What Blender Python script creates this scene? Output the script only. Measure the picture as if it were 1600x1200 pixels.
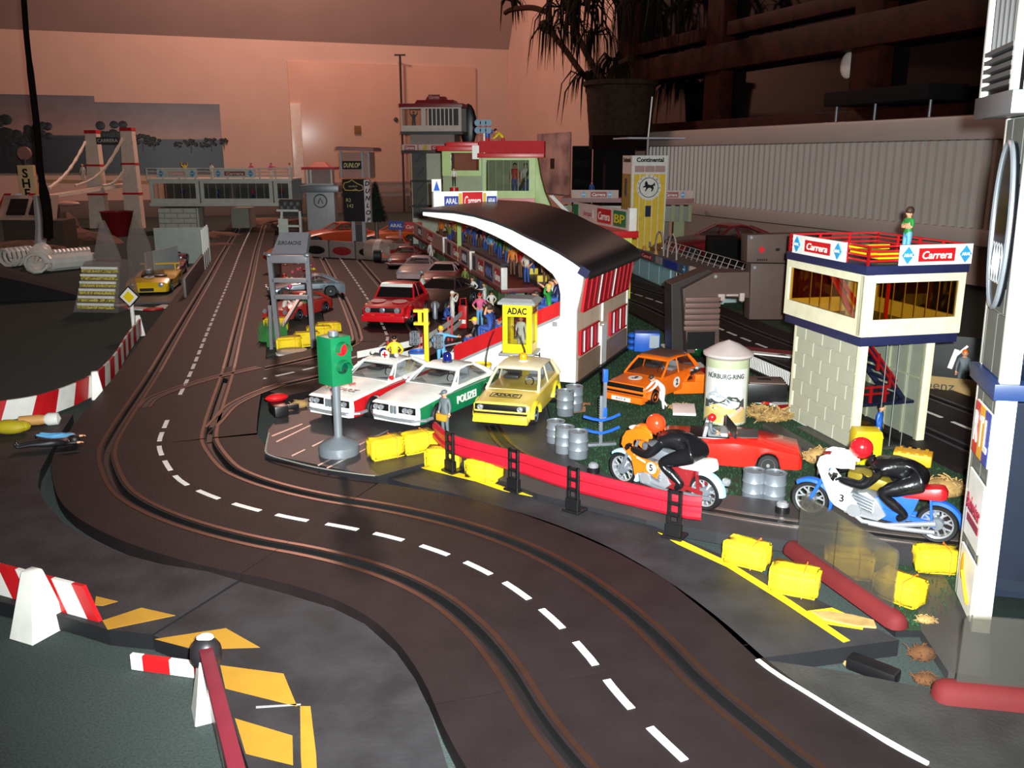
import bpy, bmesh, math, random
from mathutils import Vector, Matrix
random.seed(7)
for o in list(bpy.data.objects): bpy.data.objects.remove(o)
SC = bpy.context.scene
COL = SC.collection
PI = math.pi
# one unit is one decimetre: the circuit is a 1:32 toy laid out on the floor of an attic room
# ---------------- camera ----------------
FPX = 1400.0; TH = math.atan(355/1400.0); HC = 3.05
SN, CS = math.sin(TH), math.cos(TH)
cam = bpy.data.cameras.new('camera'); camo = bpy.data.objects.new('camera', cam); COL.objects.link(camo)
camo.location = (0, 0, HC); camo.rotation_euler = (PI/2-TH, 0, 0)
cam.sensor_width = 36; cam.lens = 36*FPX/1600; cam.clip_start = .05; cam.clip_end = 400
SC.camera = camo
# ---------------- light ----------------
w = bpy.data.worlds.new('room_air'); SC.world = w; w.use_nodes = True
w.node_tree.nodes['Background'].inputs[0].default_value = (1, .62, .48, 1)
w.node_tree.nodes['Background'].inputs[1].default_value = .08
def aim(o, t):
    d = Vector(t)-o.location
    o.rotation_euler = d.to_track_quat('-Z', 'Y').to_euler()
fl = bpy.data.lights.new('phone_flash', 'SPOT'); flo = bpy.data.objects.new('phone_flash', fl); COL.objects.link(flo)
fl.energy = 10500; fl.color = (.93, 1, .98); fl.spot_size = math.radians(98); fl.spot_blend = 1.0; fl.shadow_soft_size = .05
flo.location = (.12, 0, HC+.1); aim(flo, (1.0, 14, 1.0))
def lamp(n, loc, e, col, r):
    l = bpy.data.lights.new(n, 'POINT'); o = bpy.data.objects.new(n, l); COL.objects.link(o)
    l.energy = e; l.color = col; l.shadow_soft_size = r; o.location = loc
lamp('room_lamp', (-10, 41, 17), 5600, (1, .61, .49), 1.2)
lamp('second_room_lamp', (4, 4, 24), 1100, (1, .64, .5), 1.5)
vs = SC.view_settings; vs.view_transform = 'Standard'; vs.look = 'None'; vs.gamma = 1; vs.use_curve_mapping = False; vs.exposure = 0.0

# ---------------- photograph geometry: where sight lines meet real planes ----------------
def ray(u, v):
    b = (600-v)/FPX
    return (u-800)/FPX, CS+b*SN, -SN+b*CS
def G(u, v, z=0.0):                       # point of the horizontal plane at height z
    a, y, d = ray(u, v); t = (z-HC)/d
    return (a*t, y*t, z)
def AT(u, v, y):                          # point of the plane at distance y
    a, b, d = ray(u, v); t = y/b
    return (a*t, y, HC+d*t)
def HZ(y, v):
    a, b, d = ray(800, v); return HC+d*y/b
def PL(u, v, p, az):                      # vertical plane through p with horizontal direction az: (s along, z)
    a, b, d = ray(u, v); dx, dy = math.cos(az), math.sin(az)
    # a t = px + s dx ; b t = py + s dy
    det = a*(-dy)+b*dx
    t = (p[0]*(-dy)+p[1]*dx)/det
    s = (a*p[1]-b*p[0])/(-det)*1.0
    s = (a*t-p[0])*dx+(b*t-p[1])*dy
    return s, HC+d*t

# ---------------- materials ----------------
def lin(c): 
    c /= 255.0
    return c/12.92 if c <= .04045 else ((c+.055)/1.055)**2.4
def rgb(c): return (lin(c[0]), lin(c[1]), lin(c[2]), 1)
MATS = {}
def pm(name, c, rough=.4, metal=0.0, var=.12, scale=6.0, bump=0.0, bscale=40.0, c2=None, emit=0, spec=.5, coat=0):
    if name in MATS: return MATS[name]
    m = bpy.data.materials.new(name); m.use_nodes = True; nt = m.node_tree; N = nt.nodes; L = nt.links
    b = N['Principled BSDF']; tc = N.new('ShaderNodeTexCoord'); nz = N.new('ShaderNodeTexNoise')
    nz.inputs['Scale'].default_value = scale; nz.inputs['Detail'].default_value = 5
    L.new(tc.outputs['Object'], nz.inputs['Vector'])
    mx = N.new('ShaderNodeMix'); mx.data_type = 'RGBA'
    a = rgb(c); d = rgb(c2) if c2 else tuple(x*(1-var) for x in a[:3])+(1,)
    mx.inputs[6].default_value = a; mx.inputs[7].default_value = d
    rp = N.new('ShaderNodeValToRGB'); rp.color_ramp.elements[0].position = .38; rp.color_ramp.elements[1].position = .68
    L.new(nz.outputs['Fac'], rp.inputs[0]); L.new(rp.outputs[0], mx.inputs[0]); L.new(mx.outputs[2], b.inputs['Base Color'])
    b.inputs['Roughness'].default_value = rough; b.inputs['Metallic'].default_value = metal
    b.inputs['Specular IOR Level'].default_value = spec
    if coat: b.inputs['Coat Weight'].default_value = coat; b.inputs['Coat Roughness'].default_value = .08
    if bump:
        n2 = N.new('ShaderNodeTexNoise'); n2.inputs['Scale'].default_value = bscale; n2.inputs['Detail'].default_value = 4
        L.new(tc.outputs['Object'], n2.inputs['Vector'])
        bp = N.new('ShaderNodeBump'); bp.inputs['Strength'].default_value = bump; bp.inputs['Distance'].default_value = .03
        L.new(n2.outputs['Fac'], bp.inputs['Height']); L.new(bp.outputs[0], b.inputs['Normal'])
    if emit: b.inputs['Emission Color'].default_value = a; b.inputs['Emission Strength'].default_value = emit
    MATS[name] = m; return m
def glass(name, c=(235, 235, 235), gloss=.12, rough=.03, haze=0.0):
    if name in MATS: return MATS[name]
    m = bpy.data.materials.new(name); m.use_nodes = True; nt = m.node_tree; N = nt.nodes; L = nt.links
    N.remove(N['Principled BSDF']); out = N['Material Output']
    t = N.new('ShaderNodeBsdfTransparent'); t.inputs[0].default_value = rgb(c)
    g = N.new('ShaderNodeBsdfGlossy'); g.inputs['Roughness'].default_value = rough
    nz = N.new('ShaderNodeTexNoise'); nz.inputs['Scale'].default_value = 3
    mth = N.new('ShaderNodeMath'); mth.operation = 'MULTIPLY_ADD'; mth.inputs[1].default_value = gloss*.5; mth.inputs[2].default_value = gloss*.6
    L.new(nz.outputs['Fac'], mth.inputs[0])
    mx = N.new('ShaderNodeMixShader'); L.new(mth.outputs[0], mx.inputs[0]); L.new(t.outputs[0], mx.inputs[1]); L.new(g.outputs[0], mx.inputs[2])
    last = mx
    if haze:
        d = N.new('ShaderNodeBsdfDiffuse'); d.inputs[0].default_value = rgb(c)
        m2 = N.new('ShaderNodeMixShader'); m2.inputs[0].default_value = haze
        L.new(mx.outputs[0], m2.inputs[1]); L.new(d.outputs[0], m2.inputs[2]); last = m2
    L.new(last.outputs[0], out.inputs[0]); MATS[name] = m; return m
P = dict(
 track=('black_track', (44, 37, 37), .42), slot=('slot_black', (14, 13, 14), .5), copper=('copper_rail', (92, 66, 54), .36, .8), steel=('steel_rail', (140, 126, 120), .34, .75),
 border=('border_grey_plastic', (66, 60, 62), .5), dash=('white_road_paint', (232, 228, 222), .5), hatch=('yellow_road_paint', (176, 128, 36), .6),
 white=('white_plastic', (236, 234, 228), .35), cream=('cream_plastic', (226, 220, 190), .4), grey=('grey_plastic', (150, 150, 152), .4), dgrey=('dark_grey_plastic', (62, 60, 60), .45),
 black=('black_plastic', (20, 19, 21), .35), red=('red_plastic', (196, 26, 32), .35), dred=('dark_red_plastic', (130, 30, 34), .4), blue=('blue_plastic', (36, 92, 190), .35),
 navy=('navy_plastic', (34, 38, 74), .4), yellow=('yellow_plastic', (240, 205, 22), .4), orange=('orange_plastic', (238, 108, 22), .32), green=('green_plastic', (18, 120, 74), .38),
 dgreen=('dark_green_plastic', (14, 78, 46), .4), lime=('lime_plastic', (164, 190, 104), .42), sage=('sage_plastic', (120, 156, 122), .45), chrome=('chrome', (190, 192, 198), .25, .6), silver=('silver_plastic', (128, 134, 142), .38, .4),
 brown=('brown_plastic', (110, 88, 80), .5), skin=('skin_paint', (222, 160, 124), .5), hair=('brown_hair', (62, 38, 26), .6), hairb=('black_hair', (22, 18, 18), .5), blond=('blond_hair', (214, 170, 70), .55),
 denim=('blue_cloth', (52, 84, 160), .6), sky=('sky_blue_cloth', (104, 176, 226), .5), pink=('pink_cloth', (226, 92, 140), .6), wcloth=('white_cloth', (225, 220, 212), .6), kcloth=('black_cloth', (24, 24, 28), .5),
 gcloth=('green_cloth', (40, 140, 60), .6), grcloth=('grey_cloth', (98, 106, 112), .6), ocloth=('orange_cloth', (228, 130, 40), .6), ycloth=('yellow_cloth', (240, 214, 20), .5), rcloth=('red_cloth', (200, 32, 36), .55),
 bcloth=('brown_cloth', (112, 74, 50), .6), olive=('olive_cloth', (120, 130, 50), .6), leather=('black_leather', (20, 20, 23), .28), tyre=('black_rubber', (18, 17, 18), .6), rimm=('rim_silver', (150, 160, 174), .32, .5))
def M(k):
    t = P[k]
    return pm(t[0], t[1], *t[2:])
pm('black_track', (34, 27, 28), .55, var=.25, scale=3, bump=.12, bscale=60, spec=.16)
pm('border_grey_plastic', (50, 49, 52), .6, var=.5, scale=2.6, bump=.14, bscale=24, spec=.25)
pm('yellow_foam', (244, 208, 14), .75, var=.12, scale=14, bump=.35, bscale=60); P['foam'] = ('yellow_foam', 0)
GL = glass('clear_plastic', (236, 238, 236), .10); GLA = glass('amber_pane', (232, 214, 162), .08); GLC = glass('car_glass', (226, 230, 232), .16)

# ---------------- mesh builder ----------------
class MB:
    def __init__(s): s.v = []; s.f = []; s.m = []; s.cur = 0; s.T = None
    def mat(s, i): s.cur = i; return s
    def add(s, vs, fs):
        n = len(s.v)
        for p in vs:
            p = Vector(p)
            s.v.append(tuple(s.T @ p) if s.T is not None else tuple(p))
        for f in fs: s.f.append(tuple(i+n for i in f)); s.m.append(s.cur)
        return s
    def box(s, c, d, rz=0, top=1.0, rx=0, ry=0):
        x, y, z = d[0]/2, d[1]/2, d[2]/2
        R = Matrix.Rotation(rz, 3, 'Z') @ Matrix.Rotation(ry, 3, 'Y') @ Matrix.Rotation(rx, 3, 'X')
        vs = [Vector(c)+R @ Vector((a*x*(top if k > 0 else 1), b*y*(top if k > 0 else 1), k*z)) for k in (-1, 1) for a, b in ((-1, -1), (1, -1), (1, 1), (-1, 1))]
        return s.add(vs, [(3, 2, 1, 0), (4, 5, 6, 7), (0, 1, 5, 4), (1, 2, 6, 5), (2, 3, 7, 6), (3, 0, 4, 7)])
    def bar(s, p, q, a, b=None, up=(0, 0, 1)):      # rectangular bar from p to q
        p, q = Vector(p), Vector(q); b = b or a; d = (q-p).normalized(); u = Vector(up)
        if abs(d.dot(u)) > .95: u = Vector((0, 1, 0))
        r = d.cross(u).normalized()*a/2; t = r.cross(d).normalized()*b/2
        vs = [e+i*r+j*t for e in (p, q) for i, j in ((-1, -1), (1, -1), (1, 1), (-1, 1))]
        return s.add(vs, [(3, 2, 1, 0), (4, 5, 6, 7), (0, 1, 5, 4), (1, 2, 6, 5), (2, 3, 7, 6), (3, 0, 4, 7)])
    def tube(s, pts, r, n=6, closed=False, cap=True):
        pts = [Vector(p) for p in pts]; k = len(pts); rs = r if isinstance(r, (list, tuple)) else [r]*k
        vs = []; fs = []; prev = None
        for i in range(k):
            if closed: d = pts[(i+1) % k]-pts[i-1]
            else: d = pts[min(i+1, k-1)]-pts[max(i-1, 0)]
            d.normalize()
            u = prev if prev is not None else (Vector((0, 0, 1)) if abs(d.z) < .9 else Vector((1, 0, 0)))
            a = (u-d*u.dot(d)).normalized(); prev = a; b = d.cross(a)
            vs += [pts[i]+(a*math.cos(2*PI*j/n)+b*math.sin(2*PI*j/n))*rs[i] for j in range(n)]
        for i in range(k if closed else k-1):
            for j in range(n):
                A = i*n+j; B = i*n+(j+1) % n; i2 = ((i+1) % k)*n
                fs.append((A, B, i2+(j+1) % n, i2+j))
        if cap and not closed: fs += [tuple(range(n-1, -1, -1)), tuple((k-1)*n+j for j in range(n))]
        return s.add(vs, fs)
    def cyl(s, p, q, r, r2=None, n=14): return s.tube([p, q], [r, r if r2 is None else r2], n)
    def lathe(s, prof, n=20, c=(0, 0, 0), axis='z', caps=True):
        vs = []; fs = []; k = len(prof)
        for r, z in prof:
            for j in range(n):
                a = 2*PI*j/n; x, y = r*math.cos(a), r*math.sin(a)
                p = (x, y, z) if axis == 'z' else ((z, x, y) if axis == 'x' else (y, z, x))
                vs.append((c[0]+p[0], c[1]+p[1], c[2]+p[2]))
        for i in range(k-1):
            for j in range(n): fs.append((i*n+j, i*n+(j+1) % n, (i+1)*n+(j+1) % n, (i+1)*n+j))
        if caps and prof[0][0] > 1e-4: fs.append(tuple(range(n-1, -1, -1)))
        if caps and prof[-1][0] > 1e-4: fs.append(tuple((k-1)*n+j for j in range(n)))
        return s.add(vs, fs)
    def ell(s, c, r, n=12, m=8, R=None):
        vs = []; fs = []
        for i in range(m+1):
            t = PI*i/m
            for j in range(n):
                a = 2*PI*j/n; p = Vector((r[0]*math.sin(t)*math.cos(a), r[1]*math.sin(t)*math.sin(a), -r[2]*math.cos(t)))
                if R is not None: p = R @ p
                vs.append(Vector(c)+p)
        for i in range(m):
            for j in range(n): fs.append((i*n+j, i*n+(j+1) % n, (i+1)*n+(j+1) % n, (i+1)*n+j))
        return s.add(vs, fs)
    def prism(s, poly, z0, z1, ax='z', base=True):
        n = len(poly)
        A = sum(poly[i][0]*poly[(i+1) % n][1]-poly[(i+1) % n][0]*poly[i][1] for i in range(n))
        if A < 0: poly = poly[::-1]
        f = {'z': lambda a, b, h: (a, b, h), 'y': lambda a, b, h: (a, h, b), 'x': lambda a, b, h: (h, a, b)}[ax]
        vs = [f(p[0], p[1], z0) for p in poly]+[f(p[0], p[1], z1) for p in poly]
        fs = [tuple(range(n, 2*n))]+([tuple(range(n-1, -1, -1))] if base else [])+[(i, (i+1) % n, n+(i+1) % n, n+i) for i in range(n)]
        if ax == 'y': fs = [t[::-1] for t in fs]
        return s.add(vs, fs)
    def loft(s, rings, caps=True, closed=True):
        n = len(rings[0]); vs = [p for r in rings for p in r]; fs = []
        for i in range(len(rings)-1):
            for j in range(n if closed else n-1): fs.append((i*n+j, i*n+(j+1) % n, (i+1)*n+(j+1) % n, (i+1)*n+j))
        if caps: fs += [tuple(range(n-1, -1, -1)), tuple((len(rings)-1)*n+j for j in range(n))]
        return s.add(vs, fs)
    def quad(s, *p): return s.add(p, [tuple(range(len(p)))])
    def slab(s, p, n, t):                          # planar polygon p thickened by t along n
        n = Vector(n).normalized()*t; k = len(p); vs = [Vector(a) for a in p]+[Vector(a)+n for a in p]
        return s.add(vs, [tuple(range(k-1, -1, -1)), tuple(range(k, 2*k))]+[(i, (i+1) % k, k+(i+1) % k, k+i) for i in range(k)])
    def build(s, name, mat, par=None, bev=0, smooth=35, loc=None, rot=None, seg=2, sub=0):
        me = bpy.data.meshes.new(name); me.from_pydata(s.v, [], s.f)
        ms = mat if isinstance(mat, (list, tuple)) else [mat]
        for m in ms: me.materials.append(M(m) if isinstance(m, str) else m)
        if len(ms) > 1: me.polygons.foreach_set('material_index', [min(i, len(ms)-1) for i in s.m])
        bm = bmesh.new(); bm.from_mesh(me); bmesh.ops.recalc_face_normals(bm, faces=bm.faces)
        if bev:
            es = [e for e in bm.edges if len(e.link_faces) == 2 and e.calc_face_angle() > .5]
            bmesh.ops.bevel(bm, geom=es, offset=bev, segments=seg, profile=.6, affect='EDGES', clamp_overlap=True)
        if smooth:
            lim = math.radians(smooth)
            for f in bm.faces: f.smooth = True
            for e in bm.edges: e.smooth = not (len(e.link_faces) == 2 and e.calc_face_angle() > lim)
        bm.to_mesh(me); bm.free()
        o = bpy.data.objects.new(name, me); COL.objects.link(o)
        if loc is not None: o.location = loc
        if rot is not None: o.rotation_euler = rot
        if par is not None: o.parent = par
        if sub: md = o.modifiers.new('soft', 'SUBSURF'); md.levels = sub; md.render_levels = sub
        return o
def tag(o, label, cat, group=None, kind=None):
    if label: o['label'] = label
    if cat: o['category'] = cat
    if group: o['group'] = group
    if kind: o['kind'] = kind
    return o
def thing(name, label, cat, loc=(0, 0, 0), rz=0, group=None, rot=None):
    o = bpy.data.objects.new(name, None); o.empty_display_size = .1; COL.objects.link(o)
    o.location = loc; o.rotation_euler = rot if rot else (0, 0, rz)
    return tag(o, label, cat, group)
def struct(o): o['kind'] = 'structure'; return o
def dup(root, loc=None, rz=None, label=None, group=None, scale=None):
    def cp(o, par):
        c = o.copy(); COL.objects.link(c)
        if par is not None: c.parent = par
        for ch in o.children: cp(ch, c)
        return c
    r = cp(root, None)
    if loc is not None: r.location = loc
    if rz is not None: r.rotation_euler = (0, 0, rz)
    if label: r['label'] = label
    if group: r['group'] = group
    if scale: r.scale = (scale,)*3
    return r
def txt(body, size, mat, par, loc, rot=(PI/2, 0, 0), name='lettering', shear=0, bold=0.0, width=None, ext=.004, spacing=1.0, M4=None):
    cu = bpy.data.curves.new(name, 'FONT'); cu.body = body; cu.size = size; cu.align_x = 'CENTER'; cu.align_y = 'CENTER'
    cu.extrude = ext; cu.offset = bold; cu.shear = shear; cu.space_character = spacing; cu.resolution_u = 3
    t = bpy.data.objects.new('t', cu); COL.objects.link(t)
    bpy.context.view_layer.update()
    me = bpy.data.meshes.new_from_object(t.evaluated_get(bpy.context.evaluated_depsgraph_get()))
    bpy.data.objects.remove(t); bpy.data.curves.remove(cu)
    if width and me.vertices:
        xs = [v.co.x for v in me.vertices]; k = width/(max(xs)-min(xs)); cx = (max(xs)+min(xs))/2
        for v in me.vertices: v.co.x = (v.co.x-cx)*k
    me.materials.clear(); me.materials.append(M(mat) if isinstance(mat, str) else mat)
    o = bpy.data.objects.new(name, me); COL.objects.link(o); o.location = loc; o.rotation_euler = rot
    if M4 is not None: o.matrix_local = M4
    if par is not None: o.parent = par
    return o
def crom(pts, n=8):                                # Catmull-Rom through 2-D / 3-D points
    P_ = [Vector(p) for p in pts]; out = []
    P_ = [2*P_[0]-P_[1]]+P_+[2*P_[-1]-P_[-2]]
    for i in range(1, len(P_)-2):
        a, b, c, d = P_[i-1:i+3]
        for j in range(n):
            t = j/n
            out.append(.5*((2*b)+(c-a)*t+(2*a-5*b+4*c-d)*t*t+(3*b-a-3*c+d)*t**3))
    out.append(P_[-2]); return out
def resample(pts, step):
    L_ = [0]
    for i in range(1, len(pts)): L_.append(L_[-1]+(pts[i]-pts[i-1]).length)
    n = max(2, int(L_[-1]/step)); out = []; k = 0
    for i in range(n+1):
        s = L_[-1]*i/n
        while k < len(pts)-2 and L_[k+1] < s: k += 1
        t = (s-L_[k])/max(1e-6, L_[k+1]-L_[k]); out.append(pts[k].lerp(pts[k+1], min(1, t)))
    return out
def offs(pts, d):                                  # offset polyline sideways (right of travel is +)
    o = []
    for i, p in enumerate(pts):
        t = (pts[min(i+1, len(pts)-1)]-pts[max(i-1, 0)]); t = Vector((t.x, t.y, 0)).normalized()
        o.append(Vector((p.x+t.y*d, p.y-t.x*d, p.z if len(p) > 2 else 0)))
    return o
# ---------------- room shell ----------------
PC = Vector(AT(795, 245, 54)); PR_ = Vector(AT(1490, 245, 22.9))
WD = Vector((PR_.x-PC.x, PR_.y-PC.y, 0)).normalized()        # along the window wall, towards the viewer
BD = Vector((WD.y, -WD.x, 0))                                # along the back wall, to the left
AZR = math.atan2(WD.y, WD.x); AZB = math.atan2(BD.y, BD.x)
def WP(s, z, o=0.0):                                         # window wall point; o = out of the wall into the room
    p = PC+WD*s+BD*o; return Vector((p.x, p.y, z))
def BP(s, z, o=0.0):                                         # back wall point
    p = PC+BD*s+WD*o; return Vector((p.x, p.y, z))
def wpl(u, v, o=0.0): return PL(u, v, PC+BD*o, AZR)
def bpl(u, v, o=0.0): return PL(u, v, PC+WD*o, AZB)
def wbox(mb, s0, s1, z0, z1, o0, o1):
    return mb.add([WP(s, z, o) for o in (o0, o1) for s, z in ((s0, z0), (s1, z0), (s1, z1), (s0, z1))],
                  [(3, 2, 1, 0), (4, 5, 6, 7), (0, 1, 5, 4), (1, 2, 6, 5), (2, 3, 7, 6), (3, 0, 4, 7)])
def bbox(mb, s0, s1, z0, z1, o0, o1):
    return mb.add([BP(s, z, o) for o in (o0, o1) for s, z in ((s0, z0), (s1, z0), (s1, z1), (s0, z1))],
                  [(3, 2, 1, 0), (4, 5, 6, 7), (0, 1, 5, 4), (1, 2, 6, 5), (2, 3, 7, 6), (3, 0, 4, 7)])
ZK = HZ(PC.y, 78)
wallm = pm('rose_wall_paint', (214, 176, 160), .75, var=.06, scale=.6, bump=.15, bscale=12)
ceilm = pm('ceiling_paint', (170, 142, 132), .8, var=.08, scale=.5)
carpet = pm('grey_green_carpet', (68, 78, 76), .97, var=.3, scale=70, bump=.35, bscale=140, c2=(54, 61, 60), spec=.15)
mb = MB(); mb.box((0, 25, -.1), (120, 90, .2)); struct(mb.build('floor', carpet, smooth=0))
mb = MB(); bbox(mb, -2, 62, 0, ZK, -.6, 0); struct(mb.build('wall_back', wallm, smooth=0))
mb = MB(); wbox(mb, -.6, 62, 0, 40, -.6, 0); struct(mb.build('wall_right', wallm, smooth=0))
mb = MB()
t0, t1 = math.cos(math.radians(62)), math.sin(math.radians(62))
mb.slab([BP(-1, ZK, -.02), BP(62, ZK, -.02), BP(62, ZK+t1*22, t0*22), BP(-1, ZK+t1*22, t0*22)], (0, .3, 1), .4)
struct(mb.build('ceiling', ceilm, smooth=0))
# cupboard door let into the back wall, its sides and rails
s0, zt = bpl(742, 82); s1, _ = bpl(446, 62)
glossm = pm('gloss_wall_panel', (216, 170, 150), .22, var=.05, scale=.8)
mb = MB(); bbox(mb, s0, s1, HZ(52, 285), ZK-1.0, 0, .12); struct(mb.build('door_1', glossm, bev=.03))
mb = MB(); bbox(mb, s1-.55, s1, HZ(52, 285), HZ(52, 165), .12, .3); struct(mb.build('trim_1', pm('gloss_edge_highlight', (240, 220, 205), .25), bev=.02))  # pale colour paints the highlight on the door's glossy edge
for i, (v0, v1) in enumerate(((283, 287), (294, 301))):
    mb = MB(); bbox(mb, s0-.6, s1+.3, HZ(52, v1), HZ(52, v0), 0, .2); struct(mb.build('trim_%d' % (i+2), pm('dull_trim', (150, 120, 108), .5), bev=.02))  # dado rails in a plain darker brown
mb = MB(); bbox(mb, -1, 62, 0, .9, 0, .12); struct(mb.build('baseboard_back', pm('skirting', (120, 96, 84), .6), bev=.03))
s, z = bpl(558, 203); mb = MB(); bbox(mb, s-.18, s+.18, z-.22, z+.22, .12, .2); tag(mb.build('wall_label', pm('brown_card', (130, 92, 46), .7), bev=.02), 'small brown card tag stuck on the pink wall panel', 'tag')
s, z = bpl(618, 187); mb = MB(); mb.lathe([(.0, 0), (.13, 0), (.1, .08), (0, .1)], 12); o = mb.build('round_fixing', 'dgrey', bev=0)
o.matrix_world = Matrix.Translation(BP(s, z, .12)) @ Vector((WD.x, WD.y, 0)).to_track_quat('Z', 'Y').to_matrix().to_4x4(); tag(o, 'small round dark disc fixed on the pink wall panel', 'disc')
t = thing('dark_rod', 'thin dark upright rod with a short cross bar against pink wall', 'rod', BP(*bpl(628, 300), .5))
zb = HZ(BP(0, 0).y-.6, 300); t.location.z = 0
rod = pm('dark_rod_metal', (48, 34, 32), .5)
mb = MB(); mb.cyl((0, 0, 0), (0, 0, HZ(t.location.y, 86)), .06); mb.build('shaft', rod, t)
mb = MB(); mb.bar((-.3, 0, HZ(t.location.y, 86)), (.3, 0, HZ(t.location.y, 86)), .09); mb.build('cross_bar', rod, t)
# two landscape posters on the back wall
def sky_print(name, seed, horizon, trees):
    m = bpy.data.materials.new(name); m.use_nodes = True; nt = m.node_tree; N = nt.nodes; L = nt.links; b = N['Principled BSDF']
    tc = N.new('ShaderNodeTexCoord'); sp = N.new('ShaderNodeSeparateXYZ'); L.new(tc.outputs['Generated'], sp.inputs[0])
    rp = N.new('ShaderNodeValToRGB'); e = rp.color_ramp.elements
    e[0].position = 0; e[0].color = rgb((30, 24, 32)); e[1].position = 1; e[1].color = rgb((112, 106, 118))
    for p, c in ((horizon-.1, (44, 36, 50)), (horizon-.02, (36, 30, 42)), (horizon, (44, 38, 46)), (horizon+.02, (176, 138, 122)), (horizon+.2, (150, 122, 118))):
        q = e.new(p); q.color = rgb(c)
    L.new(sp.outputs['Z'], rp.inputs[0]); nz = N.new('ShaderNodeTexNoise'); nz.inputs['Scale'].default_value = 9; L.new(tc.outputs['Generated'], nz.inputs['Vector'])
    mx = N.new('ShaderNodeMix'); mx.data_type = 'RGBA'; mx.blend_type = 'MULTIPLY'; mx.inputs[0].default_value = .35; L.new(rp.outputs[0], mx.inputs[6]); L.new(nz.outputs['Fac'], mx.inputs[7])
    L.new(mx.outputs[2], b.inputs['Base Color']); b.inputs['Roughness'].default_value = .35
    return m
treem = pm('printed_tree_ink', (18, 15, 18), .4)
for k, (ua, ub, va, vb_, lab, trs) in enumerate(((-60, 160, 142, 270, 'evening field poster sheet with tall tree, on the back wall at its outer end', [(2, 196, 30), (14, 208, 18), (62, 200, 20), (40, 210, 8)]),
        (160, 351, 148, 270, 'evening field poster sheet with row of small trees, beside the pink panel', [(178, 200, 22), (190, 205, 14), (222, 211, 12), (240, 214, 10), (298, 217, 10), (278, 219, 6), (330, 216, 10), (318, 219, 6), (350, 214, 7)]))):
    sa, za = bpl(ub, vb_, .1); sb, zb2 = bpl(ua, vb_, .1)
    t = thing('landscape_poster', lab, 'poster', BP(sa, za, .05), math.atan2(-BD.y, -BD.x))
    wd = sb-sa; ht = HZ(BP(sa, 0).y, 163 if k else 150)-za
    mb = MB(); mb.box((-wd/2, 0, ht/2), (wd, .04, ht)); mb.build('paper', sky_print('evening_print_%d' % k, k, .48, 0), t, smooth=0)
    mb = MB()
    for u, v, r in trs:
        s, z = bpl(u, v+7, .1); R = r*.036
        for q in range(16): mb.ell((-(s-sa)+random.uniform(-.8, .8)*R, -.03, z-za+random.uniform(-.5, .5)*R), (R*.3, .012, R*.24), 7, 4)
        mb.box((-(s-sa), -.03, z-za-R*.7), (R*.16, .02, R*1.2))
    mb.build('printed_trees', treem, t)['kind'] = 'stuff'
# small greyish print on the window wall
sa, za = wpl(838, 300, .1); sb, zb2 = wpl(890, 206, .1)
t = thing('small_print', 'small greyish landscape print on the wall below the hanging plant', 'poster', WP(sa, za, .05), AZR)
mb = MB(); mb.box(((sb-sa)/2, 0, (zb2-za)/2), (sb-sa, .05, zb2-za)); mb.build('paper', pm('grey_print', (196, 168, 164), .6, c2=(120, 104, 106), scale=.8), t, smooth=0)
mb = MB(); mb.box(((sb-sa)*.5, -.04, (zb2-za)*.5), (.5, .03, .5)); mb.build('dark_patch', treem, t)
# window on the right wall
woodm = pm('dark_red_brown_window_wood', (56, 18, 12), .6, var=.45, scale=2.5, c2=(28, 10, 8), spec=.12)
nightm = pm('night_window_pane', (9, 8, 9), .06, var=.1, spec=.6)
sW0 = wpl(985, 60)[0]; sW1 = 60.0
zs = wpl(1250, 196)[1]+.2
zt0, zt1 = wpl(1300, 88)[1], wpl(1300, 40)[1]
mb = MB(); wbox(mb, sW0, sW1, zs-.8, 34, .02, .08); o = mb.build('window_1', nightm, smooth=0); struct(o)
fr = []
def wpost(ua, ub, v, z0, z1, o=.55):
    sa = wpl(ua, v)[0]; sb = wpl(ub, v)[0]; m_ = MB(); wbox(m_, sa, sb, z0, z1, .08, o); m_.build('window_frame', woodm, WIN, bev=.05)
WIN = o
for ua, ub, v in ((985, 1008, 100), (1124, 1150, 110), (1358, 1402, 80)): wpost(ua, ub, v, zs-.8, 34, .6)
for z0, z1, dd in ((zs-.9, zs+.1, .7), (zt0, zt1, .75), (zt1+.25, zt1+.7, .5), (zt1+7, zt1+8, .6)):
    mb = MB(); wbox(mb, sW0, sW1, z0, z1, .08, dd); mb.build('window_frame', woodm, o, bev=.05)
s, z = wpl(1325, 102, .2); mb = MB(); mb.ell((0, 0, 0), (.3, .12, .36), 14, 8); b = mb.build('white_ornament', pm('pearl_white', (225, 215, 208), .4), bev=0); b.location = WP(s, z, .2); b.rotation_euler.z = AZR
tag(b, 'small white oval ornament hanging on the dark window pane', 'ornament')
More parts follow.
